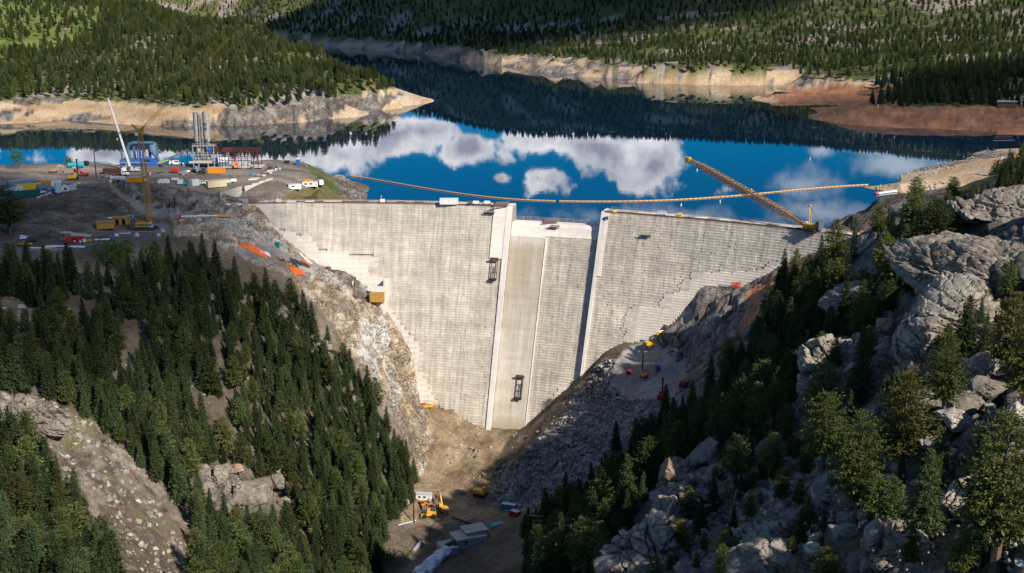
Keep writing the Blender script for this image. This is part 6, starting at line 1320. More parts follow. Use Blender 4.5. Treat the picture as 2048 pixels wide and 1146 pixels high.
def silos():
    b = at_px(410, 334); o = empty('batching_plant', b, 0, 'grey twin silo concrete batching plant towering over the pad', 'batching plant'); k = b.y / 2400 * 1.04
    def q(px, py, d=0.0): return Vector(((px - 410) * k, d, (334 - py) * k))
    for i, (x0, zz) in enumerate(((399, 230), (417.5, 229))):
        r = 6.2 * k; sl = P(o, 'silo', MB().tube(q(x0, 283), q(x0, zz), r, 20).tube(q(x0, 291), q(x0, 283), r * .35, 20, r), M_SILO); P(sl, 'top_rail', MB().tube(q(x0, zz), q(x0, zz - 1.2), r * 1.06, 20), M_SILO)
    P(o, 'stair_tower', MB().lattice(q(408.3, 318, -1.2), q(408.3, 229, -1.2), 1.5, 1.5, 18, .16, taper=0, up=(0, 1, 0)), M_SILO); P(o, 'pipe', MB().tube(q(405.6, 320, -2.4), q(405.6, 229, -2.4), .25, 6).tube(q(411, 320, -2.4), q(411, 229, -2.4), .25, 6), M_SILO)
    for px, py in ((417.5, 250), (417.5, 259), (418, 281)): P(o, 'hatch', MB().box(q(px, py, -2.0), (1.2, .5, 1.3)), M_DGREY)
    for z in (292, 309, 320): P(o, 'platform', MB().box(q(411, z), (12.2, 6.4, .5)), M_SILO)
    for px in (391, 401, 419, 431):
        for d in (-2.8, 2.8): P(o, 'column', MB().beam(q(px, 335, d), q(px, 290, d), .5), M_SILO)
    P(o, 'mixer', MB().tube(q(419, 300, -1), q(427, 300, -1), 2.3, 14), M_BLUE); P(o, 'mixer', MB().tube(q(398, 301, -1), q(404, 301, -1), 1.6, 12), M_LGREY)
    for px in (398, 418): P(o, 'weigh_bin', MB().box(q(px, 314, -.5), (2.4, 3, 2.2)), M_LGREY)
    mb = MB()
    for z in (290, 307.5, 318.5):
        mb.beam(q(391, z - 2.6, -3.1), q(431, z - 2.6, -3.1), .12)
        for px in range(391, 432, 5): mb.beam(q(px, z + 1, -3.1), q(px, z - 2.6, -3.1), .1)
    P(o, 'railing', mb, M_SILO); P(o, 'skirt', MB().box(q(405, 323, -3.3), (13.0, .3, 1.0)), M_CREAM); P(o, 'dust_filter', MB().box(q(433, 300, 0), (2.4, 2.6, 3.2)).beam(q(431, 292), q(441, 286), .4), M_MAROON)
silos()
def steel_frame():
    b = at_px(484, 333); o = empty('steel_frame_building', b, 0, 'open maroon steel frame of an unfinished hall at the back of the pad', 'building'); k = b.y / 2400 * 1.04
    def q(px, py, d=0.0): return Vector(((px - 484) * k, d, (333 - py) * k))
    for i, px in enumerate((450, 462, 474, 487, 499, 510, 519)):
        for d in (-4.5, 5): P(o, 'column', MB().beam(q(px, 333, d), q(px, 302, d), .34), M_MAROON)
        P(o, 'rafter', MB().beam(q(px, 302, -4.5), q(px + 1.5, 296, .2), .3).beam(q(px + 1.5, 296, .2), q(px, 302, 5), .3), M_MAROON)
    for d, z in ((-4.5, 302), (-2.5, 299.5), (0, 296.2), (2.5, 299.5), (5, 302), (-4.5, 312), (5, 312)): P(o, 'purlin', MB().beam(q(450, z, d), q(519, z, d), .26), M_MAROON)
    P(o, 'roof_sheet', MB()._add([q(449, 302.6, -4.8), q(467, 302.6, -4.8), q(468.5, 295.6, .2), q(450, 295.6, .2), q(449, 303, -4.8), q(467, 303, -4.8), q(468.5, 296, .2), q(450, 296, .2)], [(0, 1, 2, 3), (7, 6, 5, 4), (0, 4, 5, 1), (1, 5, 6, 2), (2, 6, 7, 3), (3, 7, 4, 0)]), M_MAROON); P(o, 'foundation', MB().b0(q(449, 0).x, q(526, 0).x, -5.4, 5.6, .05, .45), M_CONC); P(o, 'wall_panel', MB().b0(q(452, 0).x, q(497, 0).x, 4.6, 4.8, .5, 3.4), M_LGREY)
steel_frame()
o = pickup(354, 330, .05, M_WHITE, 'white crew truck with open service body parked below the conveyor', None, cap=True); o.scale = (1.45,) * 3
def generator(px, py, rz, m, label, s_=1.0, cat='generator'):
    o = empty('trailer_generator', at_px(px, py), rz, label, cat, None, s_); P(o, 'housing', MB().prism([(-1.9, .6), (1.9, .6), (1.9, 1.9), (1.5, 2.2), (-1.5, 2.2), (-1.9, 1.9)], -.85, .85), m); P(o, 'drawbar', MB().beam((1.9, 0, .6), (3.6, 0, .5), .15), M_DGREY); wheels(o, (-.4,), .85, .38, .25)
    for s2 in (-1, 1): P(o, 'door', MB().b0(-1.2, 1.0, s2 * .87 - .02, s2 * .87 + .02, .8, 1.8), m)
    P(o, 'exhaust', MB().tube((-1.2, 0, 2.2), (-1.2, 0, 2.7), .1), M_DGREY)
generator(350, 346, 2.9, M_RED, 'red trailer compressor in the middle of the pad', 1.15, 'compressor'); generator(322, 346, .3, M_DGREY, 'dark grey trailer unit left of the red compressor', .9); generator(368, 350, .4, M_BLUEGR, 'low blue grey trailer right of the red compressor', 1.0)
loader(392, 345, 2.2, 1.2, 'dark blue grey loader at the foot of the silos', M_BLUEGR); loader(408, 347, -.6, 1.0, 'dark grey skid loader beside the orange container', M_DGREY, None, 'skid_loader', 'skid loader')
container(433, 346, 9, 2.6, 3.2, M_ORANGE, -.02, 'bright orange container right of the silos on the pad', doors=True)
container(447, 334, 5, 3.2, 3.0, M_BLUEGR, .2, 'blue grey container under the white cabin beside the steel frame'); oo = container(447, 334, 5, 3.2, 3.0, M_WHITE, .2, 'white cabin stacked on the blue grey container beside the steel frame', None, True, 'site cabin'); oo.location.z += 3.08
def telehandler(px, py, label):
    o = empty('telehandler', at_px(px, py), 1.9, label, 'telehandler', None, 1.2); P(o, 'body', MB().b0(-2, 2, -.9, .9, .7, 1.7), M_ORANGE); P(o, 'cab', MB().b0(-.4, .9, .1, .95, 1.7, 2.9), M_ORANGE); P(o, 'boom', MB().beam((-1.8, -.4, 1.9), (2.2, -.4, 5.0), .5), M_RED); P(o, 'fork', MB().b0(2.2, 3.4, -.9, .2, 4.4, 4.55), M_STEEL); wheels(o, (-1.3, 1.4), .95, .6, .4)
telehandler(471, 337, 'orange telehandler with red boom in front of the steel frame')
porta(596, 331, M_BLUE, 'blue cabin with white lamp top at the far corner of the pad', None, 1.7); o = slab_sheet('pallet_stack', 606, 331, 3.2, 1.4, 0, M_BROWN, 'brown pallet stack right of the blue corner cabin', 'pallet stack', None, .6)
pickup(552, 341, .1, M_NAVY, 'dark blue pickup in the open part of the pad', None); generator(541, 339, .2, M_MAROON, 'dark red machine left of the dark blue pickup', .8, 'machine')
for (px, py, L, lab) in ((575, 304, 0, ''), ): pass
generator(574, 327, .1, M_BLACKP, 'small black machine on the far pad edge near the water', .8, 'machine')
# front row of the pad
container(272, 364, 7.8, 2.5, 2.6, M_ORANGE, 0, 'orange container at the front edge of the pad right beside the lattice boom', doors=True)
o = empty('covered_trailer', at_px(328, 368), 0, 'white boxy covered trailer alone at the front of the pad', 'trailer'); P(o, 'cover', MB().prism([(-2.9, .5), (2.9, .5), (2.8, 2.2), (1.2, 2.7), (-2.4, 2.5), (-2.9, 2.0)], -1.2, 1.2), M_WHITE); wheels(o, (-1, 1), 1.1, .4); P(o, 'hitch', MB().beam((2.9, 0, .6), (4.2, 0, .6), .15), M_DGREY)
box_truck(366, 371, .15, M_WHITE, 'small white truck with a blue body at the front of the pad', 2.6).children[0].data.materials[0] = M_TEAL
container(389, 371, 4.4, 2.5, 3.3, M_WHITE, .9, 'tall white box body by the pickups', cat='cargo box')
pickup(403, 368, .5, M_WHITE, 'white pickup right beside the tall white box body', 'white pickups at the front of the pad'); pickup(413, 368, .5, M_WHITE, 'white pickup, right hand one of the pair beside the cream container', 'white pickups at the front of the pad')
container(437, 373, 12.5, 3.0, 3.4, M_CREAM, .62, 'long cream container with a white roof at the front of the pad')
generator(467, 365, .2, M_WHITE, 'small white generator trailer right of the cream container', .9); o = empty('waste_bin', at_px(459, 370), .3, 'small green bin right of the cream container', 'bin'); P(o, 'hull', MB().prism([(-1, .1), (1, .1), (1.2, 1.2), (-1.2, 1.2)], -.8, .8), mat('green_paint', (.02, .28, .11), .5)); P(o, 'lid', MB().b0(-1.25, 1.25, -.85, .85, 1.2, 1.3), M_GREEN)
def cwall(px0, py0, px1, py1, hp0, hp1, label):
    a, b = at_px(px0, py0), at_px(px1, py1); v = b - a; o = empty('retaining_wall', a, math.atan2(v.y, v.x), label, 'retaining wall', 'concrete retaining walls'); L = math.hypot(v.x, v.y); n = max(3, int(L / 4)); k = a.y / 2400
    for i in range(n):
        t0, t1 = i / n, (i + 1) / n; z = v.z * t0; h = (hp0 + (hp1 - hp0) * (t0 + t1) / 2) * k; P(o, 'wall_panel', MB().b0(L * t0 + .03, L * t1 - .03, -.3, .3, min(0, z, v.z) - 1.5, z + h), M_CONC)
cwall(441, 398, 483, 385, 13, 13, 'lower grey concrete retaining wall above the rock cut at the crest end'); cwall(489, 383, 545, 359, 12, 6, 'upper grey concrete retaining wall along the road down to the crest')
trailer_office(589, 379, 6.8, .42, 'white office trailer beside the road, left one of the two', None, wins=1); trailer_office(620, 374, 8.5, .2, 'white office trailer with an orange load on its roof, right one of the two', None, wins=2)
o = MB().box((0, 0, .4), (3.4, 2.2, .8)).box((2.4, .2, .35), (1.4, 2, .7)).build('crate_stack', M_ORANGE); tag(o, 'orange crates lying on the roof of the right office trailer', 'crates'); o.location = at_px(620, 374) + Vector((-1.6, .4, 3.12)); o.rotation_euler = (0, 0, .2)
box_truck(641, 371, 1.9, M_WHITE, 'white box truck beside the two office trailers', 3.6)
for (px, py, rz, lab) in ((487, 404, 1.2, 'white concrete barrier at the crest end, left one of the two'), (520, 403, 1.0, 'white concrete barrier at the crest end, right one of the two')): barrier(px, py, rz, 5.2, lab, None, M_CONC, 1.9)
g_ = 0
for k in range(9):
    p = at_px(505 + k * 6 + R.uniform(-2, 2), 359 - k * 2.6 + R.uniform(-1, 2)); o = MB().b0(-2.6, 2.6, -.35, .35, 0, .5).b0(-2.2, 2.4, -.2, .3, .5, .9).build('timber_stack', R.choice((M_BROWN, M_TIMBER, M_LGREY, M_STEEL))); tag(o, 'low stack of timbers in the line above the upper retaining wall', 'timber stack', 'material stacks above the retaining wall'); o.location = p; o.rotation_euler = (0, 0, .45 + R.uniform(-.15, .15))
# --- lower bench with the lattice crawler crane
def crawler_base(o, m, s_=1.0):
    for y in (-2.6, 2.6): P(o, 'track', MB().prism([(-4.4, 0), (4.4, 0), (4.9, .6), (4.4, 1.25), (-4.4, 1.25), (-4.9, .6)], y - .55, y + .55), M_TRACK)
    P(o, 'undercarriage', MB().b0(-1.6, 1.6, -2.1, 2.1, .5, 1.5), M_TRACK); P(o, 'machine_deck', MB().b0(-4.6, 2.6, -1.6, 1.6, 1.55, 3.3), m); c = P(o, 'cab', MB().prism([(2.0, 1.6), (4.0, 1.6), (3.8, 2.5), (3.4, 3.6), (2.0, 3.6)], -2.5, -1.2), M_WHITE); P(c, 'cab_window', MB().b0(2.3, 3.3, -2.54, -2.51, 2.2, 3.4), M_GLASS); P(c, 'windscreen', MB().prism([(4.02, 1.75), (4.07, 1.75), (3.47, 3.5), (3.42, 3.5)], -2.4, -1.3), M_GLASS)
    P(o, 'counterweight', MB().b0(-6.4, -4.65, -2.3, 2.3, 1.3, 5.2), M_DGREY); P(o, 'stripe_panel', MB().b0(-4.0, 1.8, -1.66, -1.61, 2.1, 2.9), M_DGREY)
def tower_crane():
    b = at_px(293, 459); o = empty('lattice_crane', b, 0, 'yellow lattice crane on crawlers with tall upright boom and luffing jib, left bench', 'crawler crane'); crawler_base(o, M_YEL2)
    k = b.y / 2400 * 1.03
    def q(px, py, d=0.0): return Vector(((px - 293) * k, d, (459 - py) * k))
    y_ = mat('boom_yellow', (.50, .26, .045), .5, var=.15)
    P(o, 'main_boom', MB().lattice(q(301, 446), q(294, 264), 2.3, 2.1, 26, .2, up=(0, 1, 0), taper=.1), y_); P(o, 'luffing_jib', MB().lattice(q(294, 266), q(475, 88, 4), 1.3, 1.0, 30, .09, up=(0, 1, 0), taper=.08), y_)
    P(o, 'jib_strut', MB().lattice(q(294, 264), q(252, 269), 1.1, .8, 8, .2, up=(0, 1, 0)), y_); P(o, 'jib_strut', MB().lattice(q(294, 264), q(279, 252), .9, .6, 5, .18, up=(0, 1, 0)), y_); P(o, 'jib_strut', MB().lattice(q(294, 264), q(303, 256), .9, .6, 4, .18, up=(0, 1, 0)), y_)
    P(o, 'pendant', MB().tube(q(303, 256), q(475, 88, 4), .05, 4).tube(q(279, 252), q(303, 256), .05, 4).tube(q(252, 269), q(279, 252), .05, 4), M_STEEL); P(o, 'back_mast', MB().lattice(q(299, 447), q(266, 441), 1.2, .8, 8, .2, up=(0, 1, 0)), y_); P(o, 'boom_head', MB().box(q(294, 265), (3.0, 2.2, 1.6)), y_); P(o, 'sheave', MB().tube(q(289, 270, -1.2), q(289, 270, -.7), .8, 10), M_WHITE)
tower_crane()
shed(211, 456, 8, 5.0, 3.0, .35, M_OCHRE, 'low ochre site shed, left one of the two on the bench', 0, M_PLY); shed(243, 448, 7.5, 5.0, 3.4, .12, M_OCHRE, 'ochre open fronted shed with two dark openings on the bench', 2, M_PLY); porta(220, 456 - 6, M_BLUE, 'blue cabin with white roof beside the left ochre shed', None, 1.5)
o = empty('notice_board', at_px(262, 444), 0, 'white notice board right of the open fronted shed', 'notice board'); P(o, 'board', MB().box((0, 0, 2.6), (2.6, .15, 1.9)), M_WHITE); P(o, 'post', MB().beam((-1, 0, 0), (-1, 0, 1.7), .15).beam((1, 0, 0), (1, 0, 1.7), .15), M_STEEL); P(o, 'panel', MB().box((.3, -.09, 2.5), (.9, .03, .8)), M_DGREY)
def hall(px, py, label):
    o = empty('plant_trailer', at_px(px, py), .1, label, 'plant trailer'); P(o, 'side_panel', MB().b0(-3.6, 3.6, -1.2, -1.05, .3, 2.9).b0(-3.6, 3.6, 1.05, 1.2, .3, 2.9), M_RED); P(o, 'arch', MB().tube((.0, -1.25, 1.4), (.0, -1.2, 1.4), 1.3, 14), M_MAROON); P(o, 'deck', MB().b0(-3.7, 3.7, -1.2, 1.2, .25, .45), M_MAROON); P(o, 'hatch', MB().tube((.2, -1.3, 1.1), (.2, -1.26, 1.1), .6, 10), M_LGREY); wheels(o, (-2.4, 2.4), 1.0, .4)
hall(150, 486, 'red open plant trailer with an arched side on the lower bench')
slab_sheet('timber_mat', 148, 468, 12, 3.0, .15, M_TARPG, 'pale grey mat nearest the slope behind the red plant trailer', 'ground mat', None, .15); slab_sheet('timber_mat', 162, 471, 9, 4.0, .1, M_TARPG, 'pale grey mat right behind the red plant trailer', 'ground mat', None, .15)
slab_sheet('white_sheet', 112, 493, 9, 4.5, .1, M_TARPW, 'large white sheet on the ground left of the red plant trailer', 'sheet', None, .2); slab_sheet('white_sheet', 155, 494, 7, 2.6, -.1, M_TARPW, 'narrow white sheet on the ground in front of the red plant trailer', 'sheet', None, .2)
pickup(51, 491, 0, M_YEL2, 'yellow pickup with a white roof on the lower bench', None); generator(66, 484, 0, M_DGREY, 'grey machine behind the yellow pickup on the bench', 1.2, 'machine'); slab_sheet('white_sheet', 55, 480, 6, 3, .1, M_TARPW, 'crumpled white cover behind the yellow pickup', 'sheet', None, .8)
for (px, py, L, rz, m, lab) in ((218, 477, 8, .25, M_MAROON, 'dark red pipe bundle along the bench edge'), (205, 480, 6.5, .2, M_TARPW, 'white wrapped pipe bundle along the bench edge'), (172, 482, 5, .1, M_YEL2, 'yellow beam right of the red plant trailer'), (250, 468, 5, .15, M_LGREY, 'pale blue grey pipe bundle near the lattice crane'), (72, 497, 5, 0, M_TARPW, 'white pipes in front of the yellow pickup'), (95, 498, 4, 0, M_YEL2, 'yellow beam left of the large white sheet')):
    o = empty('pipe_bundle', at_px(px, py), rz, lab, 'pipes')
    for k in range(3): P(o, 'pipe', MB().tube((-L / 2, (k - 1) * .5, .28), (L / 2, (k - 1) * .5, .28), .24, 8), m)
drill(347, 424, 1.5, 1.0, M_BLACKP, 'black drill rig working against the rock cut behind the lattice crane', 6.5, .1, 'drill rigs'); generator(316, 417, .2, M_DGREY, 'small dark machine on the pale rock floor left of the black drill', .7, 'machine')
o = empty('rebar_cage', at_px(350, 436), 0, 'grey reinforcement cage standing on the rock floor under the cut', 'rebar cage'); P(o, 'bar', MB().lattice((0, 0, 0), (0, 0, 5), 3.2, 3.2, 8, .1, up=(0, 1, 0), taper=0), M_LGREY)
generator(357, 437, .2, M_RED, 'small red and white machine beside the reinforcement cage', .8, 'machine')
o = empty('pipe_bundle', at_px(400, 434), .12, 'long white pipe lying on the ledge towards the dam', 'pipe'); P(o, 'pipe', MB().tube((-9, 0, .5), (9, 0, .5), .35, 8), M_WHITE); o = empty('formwork_stack', at_px(445, 434), .1, 'yellow formwork beams stacked near the left end of the dam', 'formwork'); P(o, 'beam', MB().b0(-4, 4, -.8, .8, .1, .5), M_PLY); P(o, 'beam', MB().b0(-3.4, 3.6, -.6, .6, .5, .9), M_YEL2)
# tarps on the left abutment
for (px, py, L, Wd, rz, m, lab) in ((482, 494, 6, 3.5, .6, M_TARPO, 'small orange tarp at the upper left of the abutment ledge, beside the firs'), (513, 503, 9, 7, .5, M_TARPO, 'large orange tarp on the upper part of the abutment ledge'), (530, 507, 5, 3, .5, M_TARPW, 'white tarp strip right of the large orange tarp'), (612, 520, 7, 2.6, -.6, M_TARPW, 'white tarp strip at the top of the lower tarps by the dam'), (600, 528, 9, 5, .3, M_TARPB, 'black tarp in the middle of the lower tarps by the dam'), (614, 527, 6, 2.2, -.4, M_TARPO, 'orange strip right of the black tarp'),
        (594, 543, 7, 5, .4, M_TARPO, 'square orange tarp below the black tarp'), (612, 540, 7, 6, .4, M_TARPG, 'pale grey mat right of the square orange tarp'), (588, 532, 6, 4, .3, M_TARPB, 'dark tarp at the left of the lower tarps')):
    slab_sheet('tarpaulin', px, py, L, Wd, rz, m, lab, 'tarpaulin', None, .35)
porta(556, 494, mat('teal_cabin', (.01, .22, .16), .5), 'green portable cabin on the ledge above the tarps', None, 1.3)
for k in range(5):
    o = MB().box((0, 0, .5), (R.uniform(2, 3.6), .9, 1.0)).build('formwork_stack', R.choice((M_BROWN, M_OCHRE, M_PLY))); tag(o, 'brown formwork stack on the ledge between the two groups of tarps', 'formwork', 'formwork stacks on the abutment ledge'); o.location = at_px(556 + k * 7, 518 + k * 4); o.rotation_euler = (0, 0, R.uniform(-.6, .6))
# timber box house in the recess of the dam face
v, th = face(757, 600)
o = empty('box_shed', PV(th, rf(v.z) - 2.6, v.z), -th, 'ochre timber box house built against the left side of the dam face', 'shed'); 
for k in range(7): P(o, 'plank', MB().b0(-3.4 + k * .98, -3.4 + k * .98 + .94, -2.0, -1.86, .1, 4.2), M_OCHRE)
P(o, 'wall', MB().b0(-3.45, 3.45, -1.84, 2.2, 0, 4.1), M_OCHRE); P(o, 'roof', MB().b0(-3.6, 3.6, -2.1, 2.4, 4.2, 4.35), M_PLY); P(o, 'awning', MB().prism([(-3.2, 4.6), (3.2, 4.6), (3.2, 7.6), (-3.2, 7.6)], .9, 1.1), M_TARPW)
# --- crest
CR = ZC + .07
def crest(px, py): return W(px, py, CR)
o = container(898, 408, 9, 2.6, 2.9, M_WHITE, 0, 'white ribbed container standing on the crest left of the notch', z=CR)
for (px, m, lab) in ((943, M_DGREY, 'dark flatbed machine on the crest right of the white container'), (974, M_WHITE, 'small white generator trailer on the crest near the notch'), (952, M_WHITE, 'white tank trailer on the crest between two machines')):
    o = empty('crest_machine', crest(px, 409), .05, lab, 'machine'); P(o, 'body', MB().prism([(-1.7, .5), (1.7, .5), (1.6, 1.7), (-1.2, 1.9), (-1.7, 1.5)], -.8, .8), m); P(o, 'chassis', MB().b0(-2.2, 2.2, -.8, .8, .3, .5), M_DGREY); wheels(o, (-1.1, 1.1), .85, .35)
def rods(px, py, z, n, lab):
    o = empty('pipe_rack', W(px, py, z), .1, lab, 'pipe rack', 'racks of steel pipes')
    for k in range(n): P(o, 'pipe', MB().tube((-2.6 + k * .95, -1.6, .5), (-1.0 + k * .95, 1.8, 1.9), .13, 6), M_SILVER)
    P(o, 'stand', MB().b0(-3.6, 3.6, -1.4, -1.1, 0, .5).b0(-3.2, 4.2, 1.0, 1.3, 0, 1.5), M_RUST); return o
rods(1000, 412, CR, 7, 'rack of slanting steel pipes on the crest beside the notch'); rods(1098, 446, ZN + .13, 7, 'rack of slanting steel pipes on the deck of the spillway notch')
for (px, py, lab) in ((557, 404, 'small white box on the crest at its left end'), (765, 404, 'small white box on the crest in the middle of the left part')):
    o = empty('utility_box', crest(px, py), 0, lab, 'utility box', 'white boxes on the crest'); P(o, 'cabinet', MB().b0(-1.2, 1.2, -.7, .7, 0, 1.5), M_WHITE); P(o, 'lamp', MB().tube((-.5, 0, 1.5), (-.5, 0, 3.0), .08).box((-.5, 0, 3.1), (.4, .3, .3)), M_WHITE)
tank(1229, 427, 1.5, .7, .3, M_YEL2, 'small yellow tank at the left end of the right crest', p=crest(1229, 427)); tank(1359, 432, 2.0, .6, 0, M_YEL2, 'small yellow compressor tank on the right crest', p=crest(1359, 432))
o = empty('scaffold_cage', crest(1324, 430), 0, 'white railed scaffold cage on the right crest', 'scaffold'); mb = MB()
for x in (-2, 0, 2):
    for y in (-1, 1): mb.beam((x, y, 0), (x, y, 1.9), .1)
for z in (.9, 1.85):
    mb.beam((-2, -1, z), (2, -1, z), .1).beam((-2, 1, z), (2, 1, z), .1)
P(o, 'railing', mb, M_WHITE); P(o, 'deck', MB().b0(-2, 2, -1, 1, .45, .6), M_LGREY)
def boom_crane():
    b = crest(1619, 462) + Vector((0, 1.2, 0)); tip = Y(1376, 318, b.y + 48); rz = math.atan2(tip.y - b.y, tip.x - b.x); o = empty('crawler_crane', b, rz, 'yellow crawler crane with a long lattice boom reaching over the water from the right crest', 'crawler crane', None, .95); crawler_base(o, M_YEL2)
    inv = (Matrix.Translation(b) @ Matrix.Rotation(rz, 4, 'Z') @ Matrix.Scale(.95, 4)).inverted()
    t = inv @ tip; a = Vector((2.4, 0, 2.4)); d = (t - a).normalized(); by = mat('boom_yellow', (.62, .33, .05), .5)
    P(o, 'main_boom', MB().lattice(a, t, 3.3, 2.9, 34, .26, taper=.16), by); P(o, 'boom_head', MB().box(t, (2.6, 2.2, 1.8)).beam(t, t + Vector((1.5, 0, -2)), .6), M_YEL2)
    P(o, 'walkway', MB().beam(a + d * 8 + Vector((0, 0, .4)), t - d * 6 + Vector((0, 0, .4)), 1.5, .1), M_RUST)
    m0 = Vector((-.5, 0, 3.0)); m1 = inv @ Y(1620, 411, b.y + 1); P(o, 'gantry_mast', MB().beam(m0 + Vector((0, -.7, 0)), m1, .34).beam(m0 + Vector((0, .7, 0)), m1, .34).box(m1, (.9, .9, .9)), M_YEL2); P(o, 'pendant', MB().tube(m1, Vector((-4.8, .8, 4.6)), .07, 4).tube(m1, Vector((-4.8, -.8, 4.6)), .07, 4).tube(m1, a + (t - a) * .93, .05, 4), M_STEEL)
    P(o, 'hoist_rope', MB().tube(t + Vector((1.5, 0, -2)), t + Vector((1.5, 0, -9)), .05, 4), M_STEEL)
boom_crane()
loader(1724, 474, .3, .8, 'small yellow loader at the right end of the crest behind the pines', None, W(1724, 473, CR))
# --- right bank bench
excavator(1303, 694, .25, 1.15, 'large yellow excavator working on the bench at the right foot of the dam', None, 'yellow excavators', (2.8, 6.2, 5.6, 4.4, 6.6, .8)); drill(1288, 755, 1.9, 1.1, M_ORANGE, 'drill rig with a tall dark mast and orange deck on the bench', 10.5, -.06); drill(1322, 797, 1.2, 1.1, M_RED, 'red drill rig with a dark mast on the bench, nearest the firs', 7.5, .0)
vert_tank(1315, 742, 1.3, 2.6, M_BLUE, 'blue drum tank on the bench between the two drill rigs'); generator(1257, 748, .4, M_RED, 'small red machine left of the dark masted drill', .8, 'machine'); generator(1371, 778, .9, mat('dull_red_sheet', (.20, .04, .035), .7), 'dull red box at the foot of the bench wall by the firs', 1.6, 'machine')
o = empty('pipe_rack', face(1475, 573)[0] + Vector((-1, -1.5, .3)), 0, 'small red frame on the ledge at the right foot of the dam', 'pipe rack'); P(o, 'frame', MB().lattice((-2.4, 0, 1), (2.4, 0, 1), 1.6, 1.6, 4, .2, taper=0), M_RED)
# --- valley floor
excavator(886, 1022, 2.05, 1.05, 'yellow excavator with its arm raised on the valley floor beside the power pole', None, 'yellow excavators', (2.8, 5.6, 5.2, 5.2, 6.4, 3.6)); excavator(962, 992, -.45, 1.25, 'yellow excavator digging at the foot of the stone slope in the valley', None, 'yellow excavators', (3.0, 4.2, 6.0, 1.6, 6.6, .4))
trailer_office(848, 998, 6.6, -.08, 'white site office with a pale roof beside the road in the valley', None, wins=2, p=at_px(848, 1000)); loader(846, 1014, -1.2, .95, 'small orange loader in front of the white valley office', M_ORANGE, None, 'skid_loader', 'skid loader'); loader(860, 1012, -.3, .8, 'second small orange machine right of the orange loader', M_ORANGE, None, 'skid_loader', 'skid loader'); loader(856, 1034, 3.3, 1.15, 'yellow wheel loader with a dark bucket beside the valley power pole')
container(1018, 1019, 6, 2.5, 2.6, mat('light_blue_sheet', (.05, .22, .38), .5), -.35, 'light blue container at the lower end of the stone slope'); container(1030, 1032, 4, 2.4, 2.4, M_RED, -.6, 'red container right below the light blue one'); slab_sheet('tarpaulin', 992, 1050, 5, 3.5, .2, M_TEAL, 'blue tarp behind the concrete outlet building', 'tarpaulin', None, .5)
def outlet():
    b = at_px(940, 1078); o = empty('outlet_building', b, .42, 'grey flat roofed concrete outlet building at the stream', 'building', None, .82)
    P(o, 'lower_wall', MB().b0(-9, 7, -5.5, 5, -6, 3.0), M_CONC); P(o, 'upper_wall', MB().b0(-3, 8.5, -3.0, 5.5, 3.0, 4.6), M_CONC)
    for i in range(3):
        for j in range(2): P(o, 'roof_slab', MB().b0(-3.2 + i * 4.0, .7 + i * 4.0, -3.3 + j * 4.5, 1.1 + j * 4.5, 4.6, 5.0 + .1 * ((i + j) % 2)), M_CONC)
    for i in range(2): P(o, 'roof_slab', MB().b0(-9.2 + i * 4.4, -5 + i * 4.4, -5.7, 4.9, 3.0, 3.35), M_CONC)
    P(o, 'terrace', MB().b0(-17, -9.1, -8, 2, -6, 1.0), M_CONC); P(o, 'railing', MB().beam((-17, -8, 2), (-9.2, -8, 2), .1).beam((-17, -8, 1), (-17, -8, 2), .1).beam((-13, -8, 1), (-13, -8, 2), .1), M_GALV); P(o, 'doorway', MB().b0(-5, -3.4, -5.56, -5.45, .2, 2.2), M_DGREY)
outlet()
def spray():
    o = empty('outlet_spray', at_px(880, 1112), 0, 'white water jets bursting from the outlet at the bottom edge', 'water jet'); a = Vector((4, 3, 3)); m = mat('white_water', (.86, .88, .9), .5, var=.06, scale=.8, bump=.6)
    for dx in (0, 2.2):
        vs = []; fs = []; n, k_ = 14, 12
        for i in range(n):
            t = i / (n - 1); c = a + Vector((dx - 13 * t, -16 * t, -1.0 * t - 5 * t * t)); r = .7 + 2.0 * t
            for j in range(k_):
                q = 6.283 * j / k_; rr = r * (1 + .25 * math.sin(3 * q + i * 1.7 + dx) + R.uniform(-.12, .12)); vs.append(c + Vector((rr * math.cos(q) * .8, rr * math.cos(q) * -.5, rr * math.sin(q))))
        for i in range(n - 1):
            for j in range(k_): fs.append((i * k_ + j, i * k_ + (j + 1) % k_, (i + 1) * k_ + (j + 1) % k_, (i + 1) * k_ + j))
        mb = MB(); mb._add(vs, fs); P(o, 'jet', mb, m)
    P(o, 'nozzle', MB().tube((2.5, 2, 3.3), (6, 4.8, 3.9), 1.1, 12).tube((4.8, 2.2, 3.3), (8, 4.8, 3.9), 1.1, 12), M_STEEL)
spray()
for (a, b, r, m, lab) in (((796, 1052), (832, 1042), .3, M_LGREY, 'pale pipe running from the firs to the power pole'), ((826, 1108), (842, 1088), .9, M_SILVER, 'fat silver pipe end lying among stones above the outlet'), ((905, 1036), (942, 1050), .4, M_BROWN, 'brown pipe lying along the valley bank'), ((815, 1062), (845, 1052), .25, M_RUST, 'thin rusty pipe on the slope below the power pole')):
    p0, p1 = at_px(*a), at_px(*b); o = MB().tube((0, 0, r), p1 - p0 + Vector((0, 0, r)), r, 10).build('pipe', m); o.location = p0; tag(o, lab, 'pipe')
pts = [at_px(x, y) + Vector((0, 0, .15)) for x, y in ((885, 1040), (870, 1045), (858, 1060), (860, 1075), (852, 1082), (840, 1078))]; o = MB().path([p - pts[0] for p in pts], .16, 5).build('hose', M_BLACKP); o.location = pts[0]; tag(o, 'black hose curling over the bare slope below the excavator', 'hose')
a_, b_ = at_px(842, 813), at_px(880, 813)
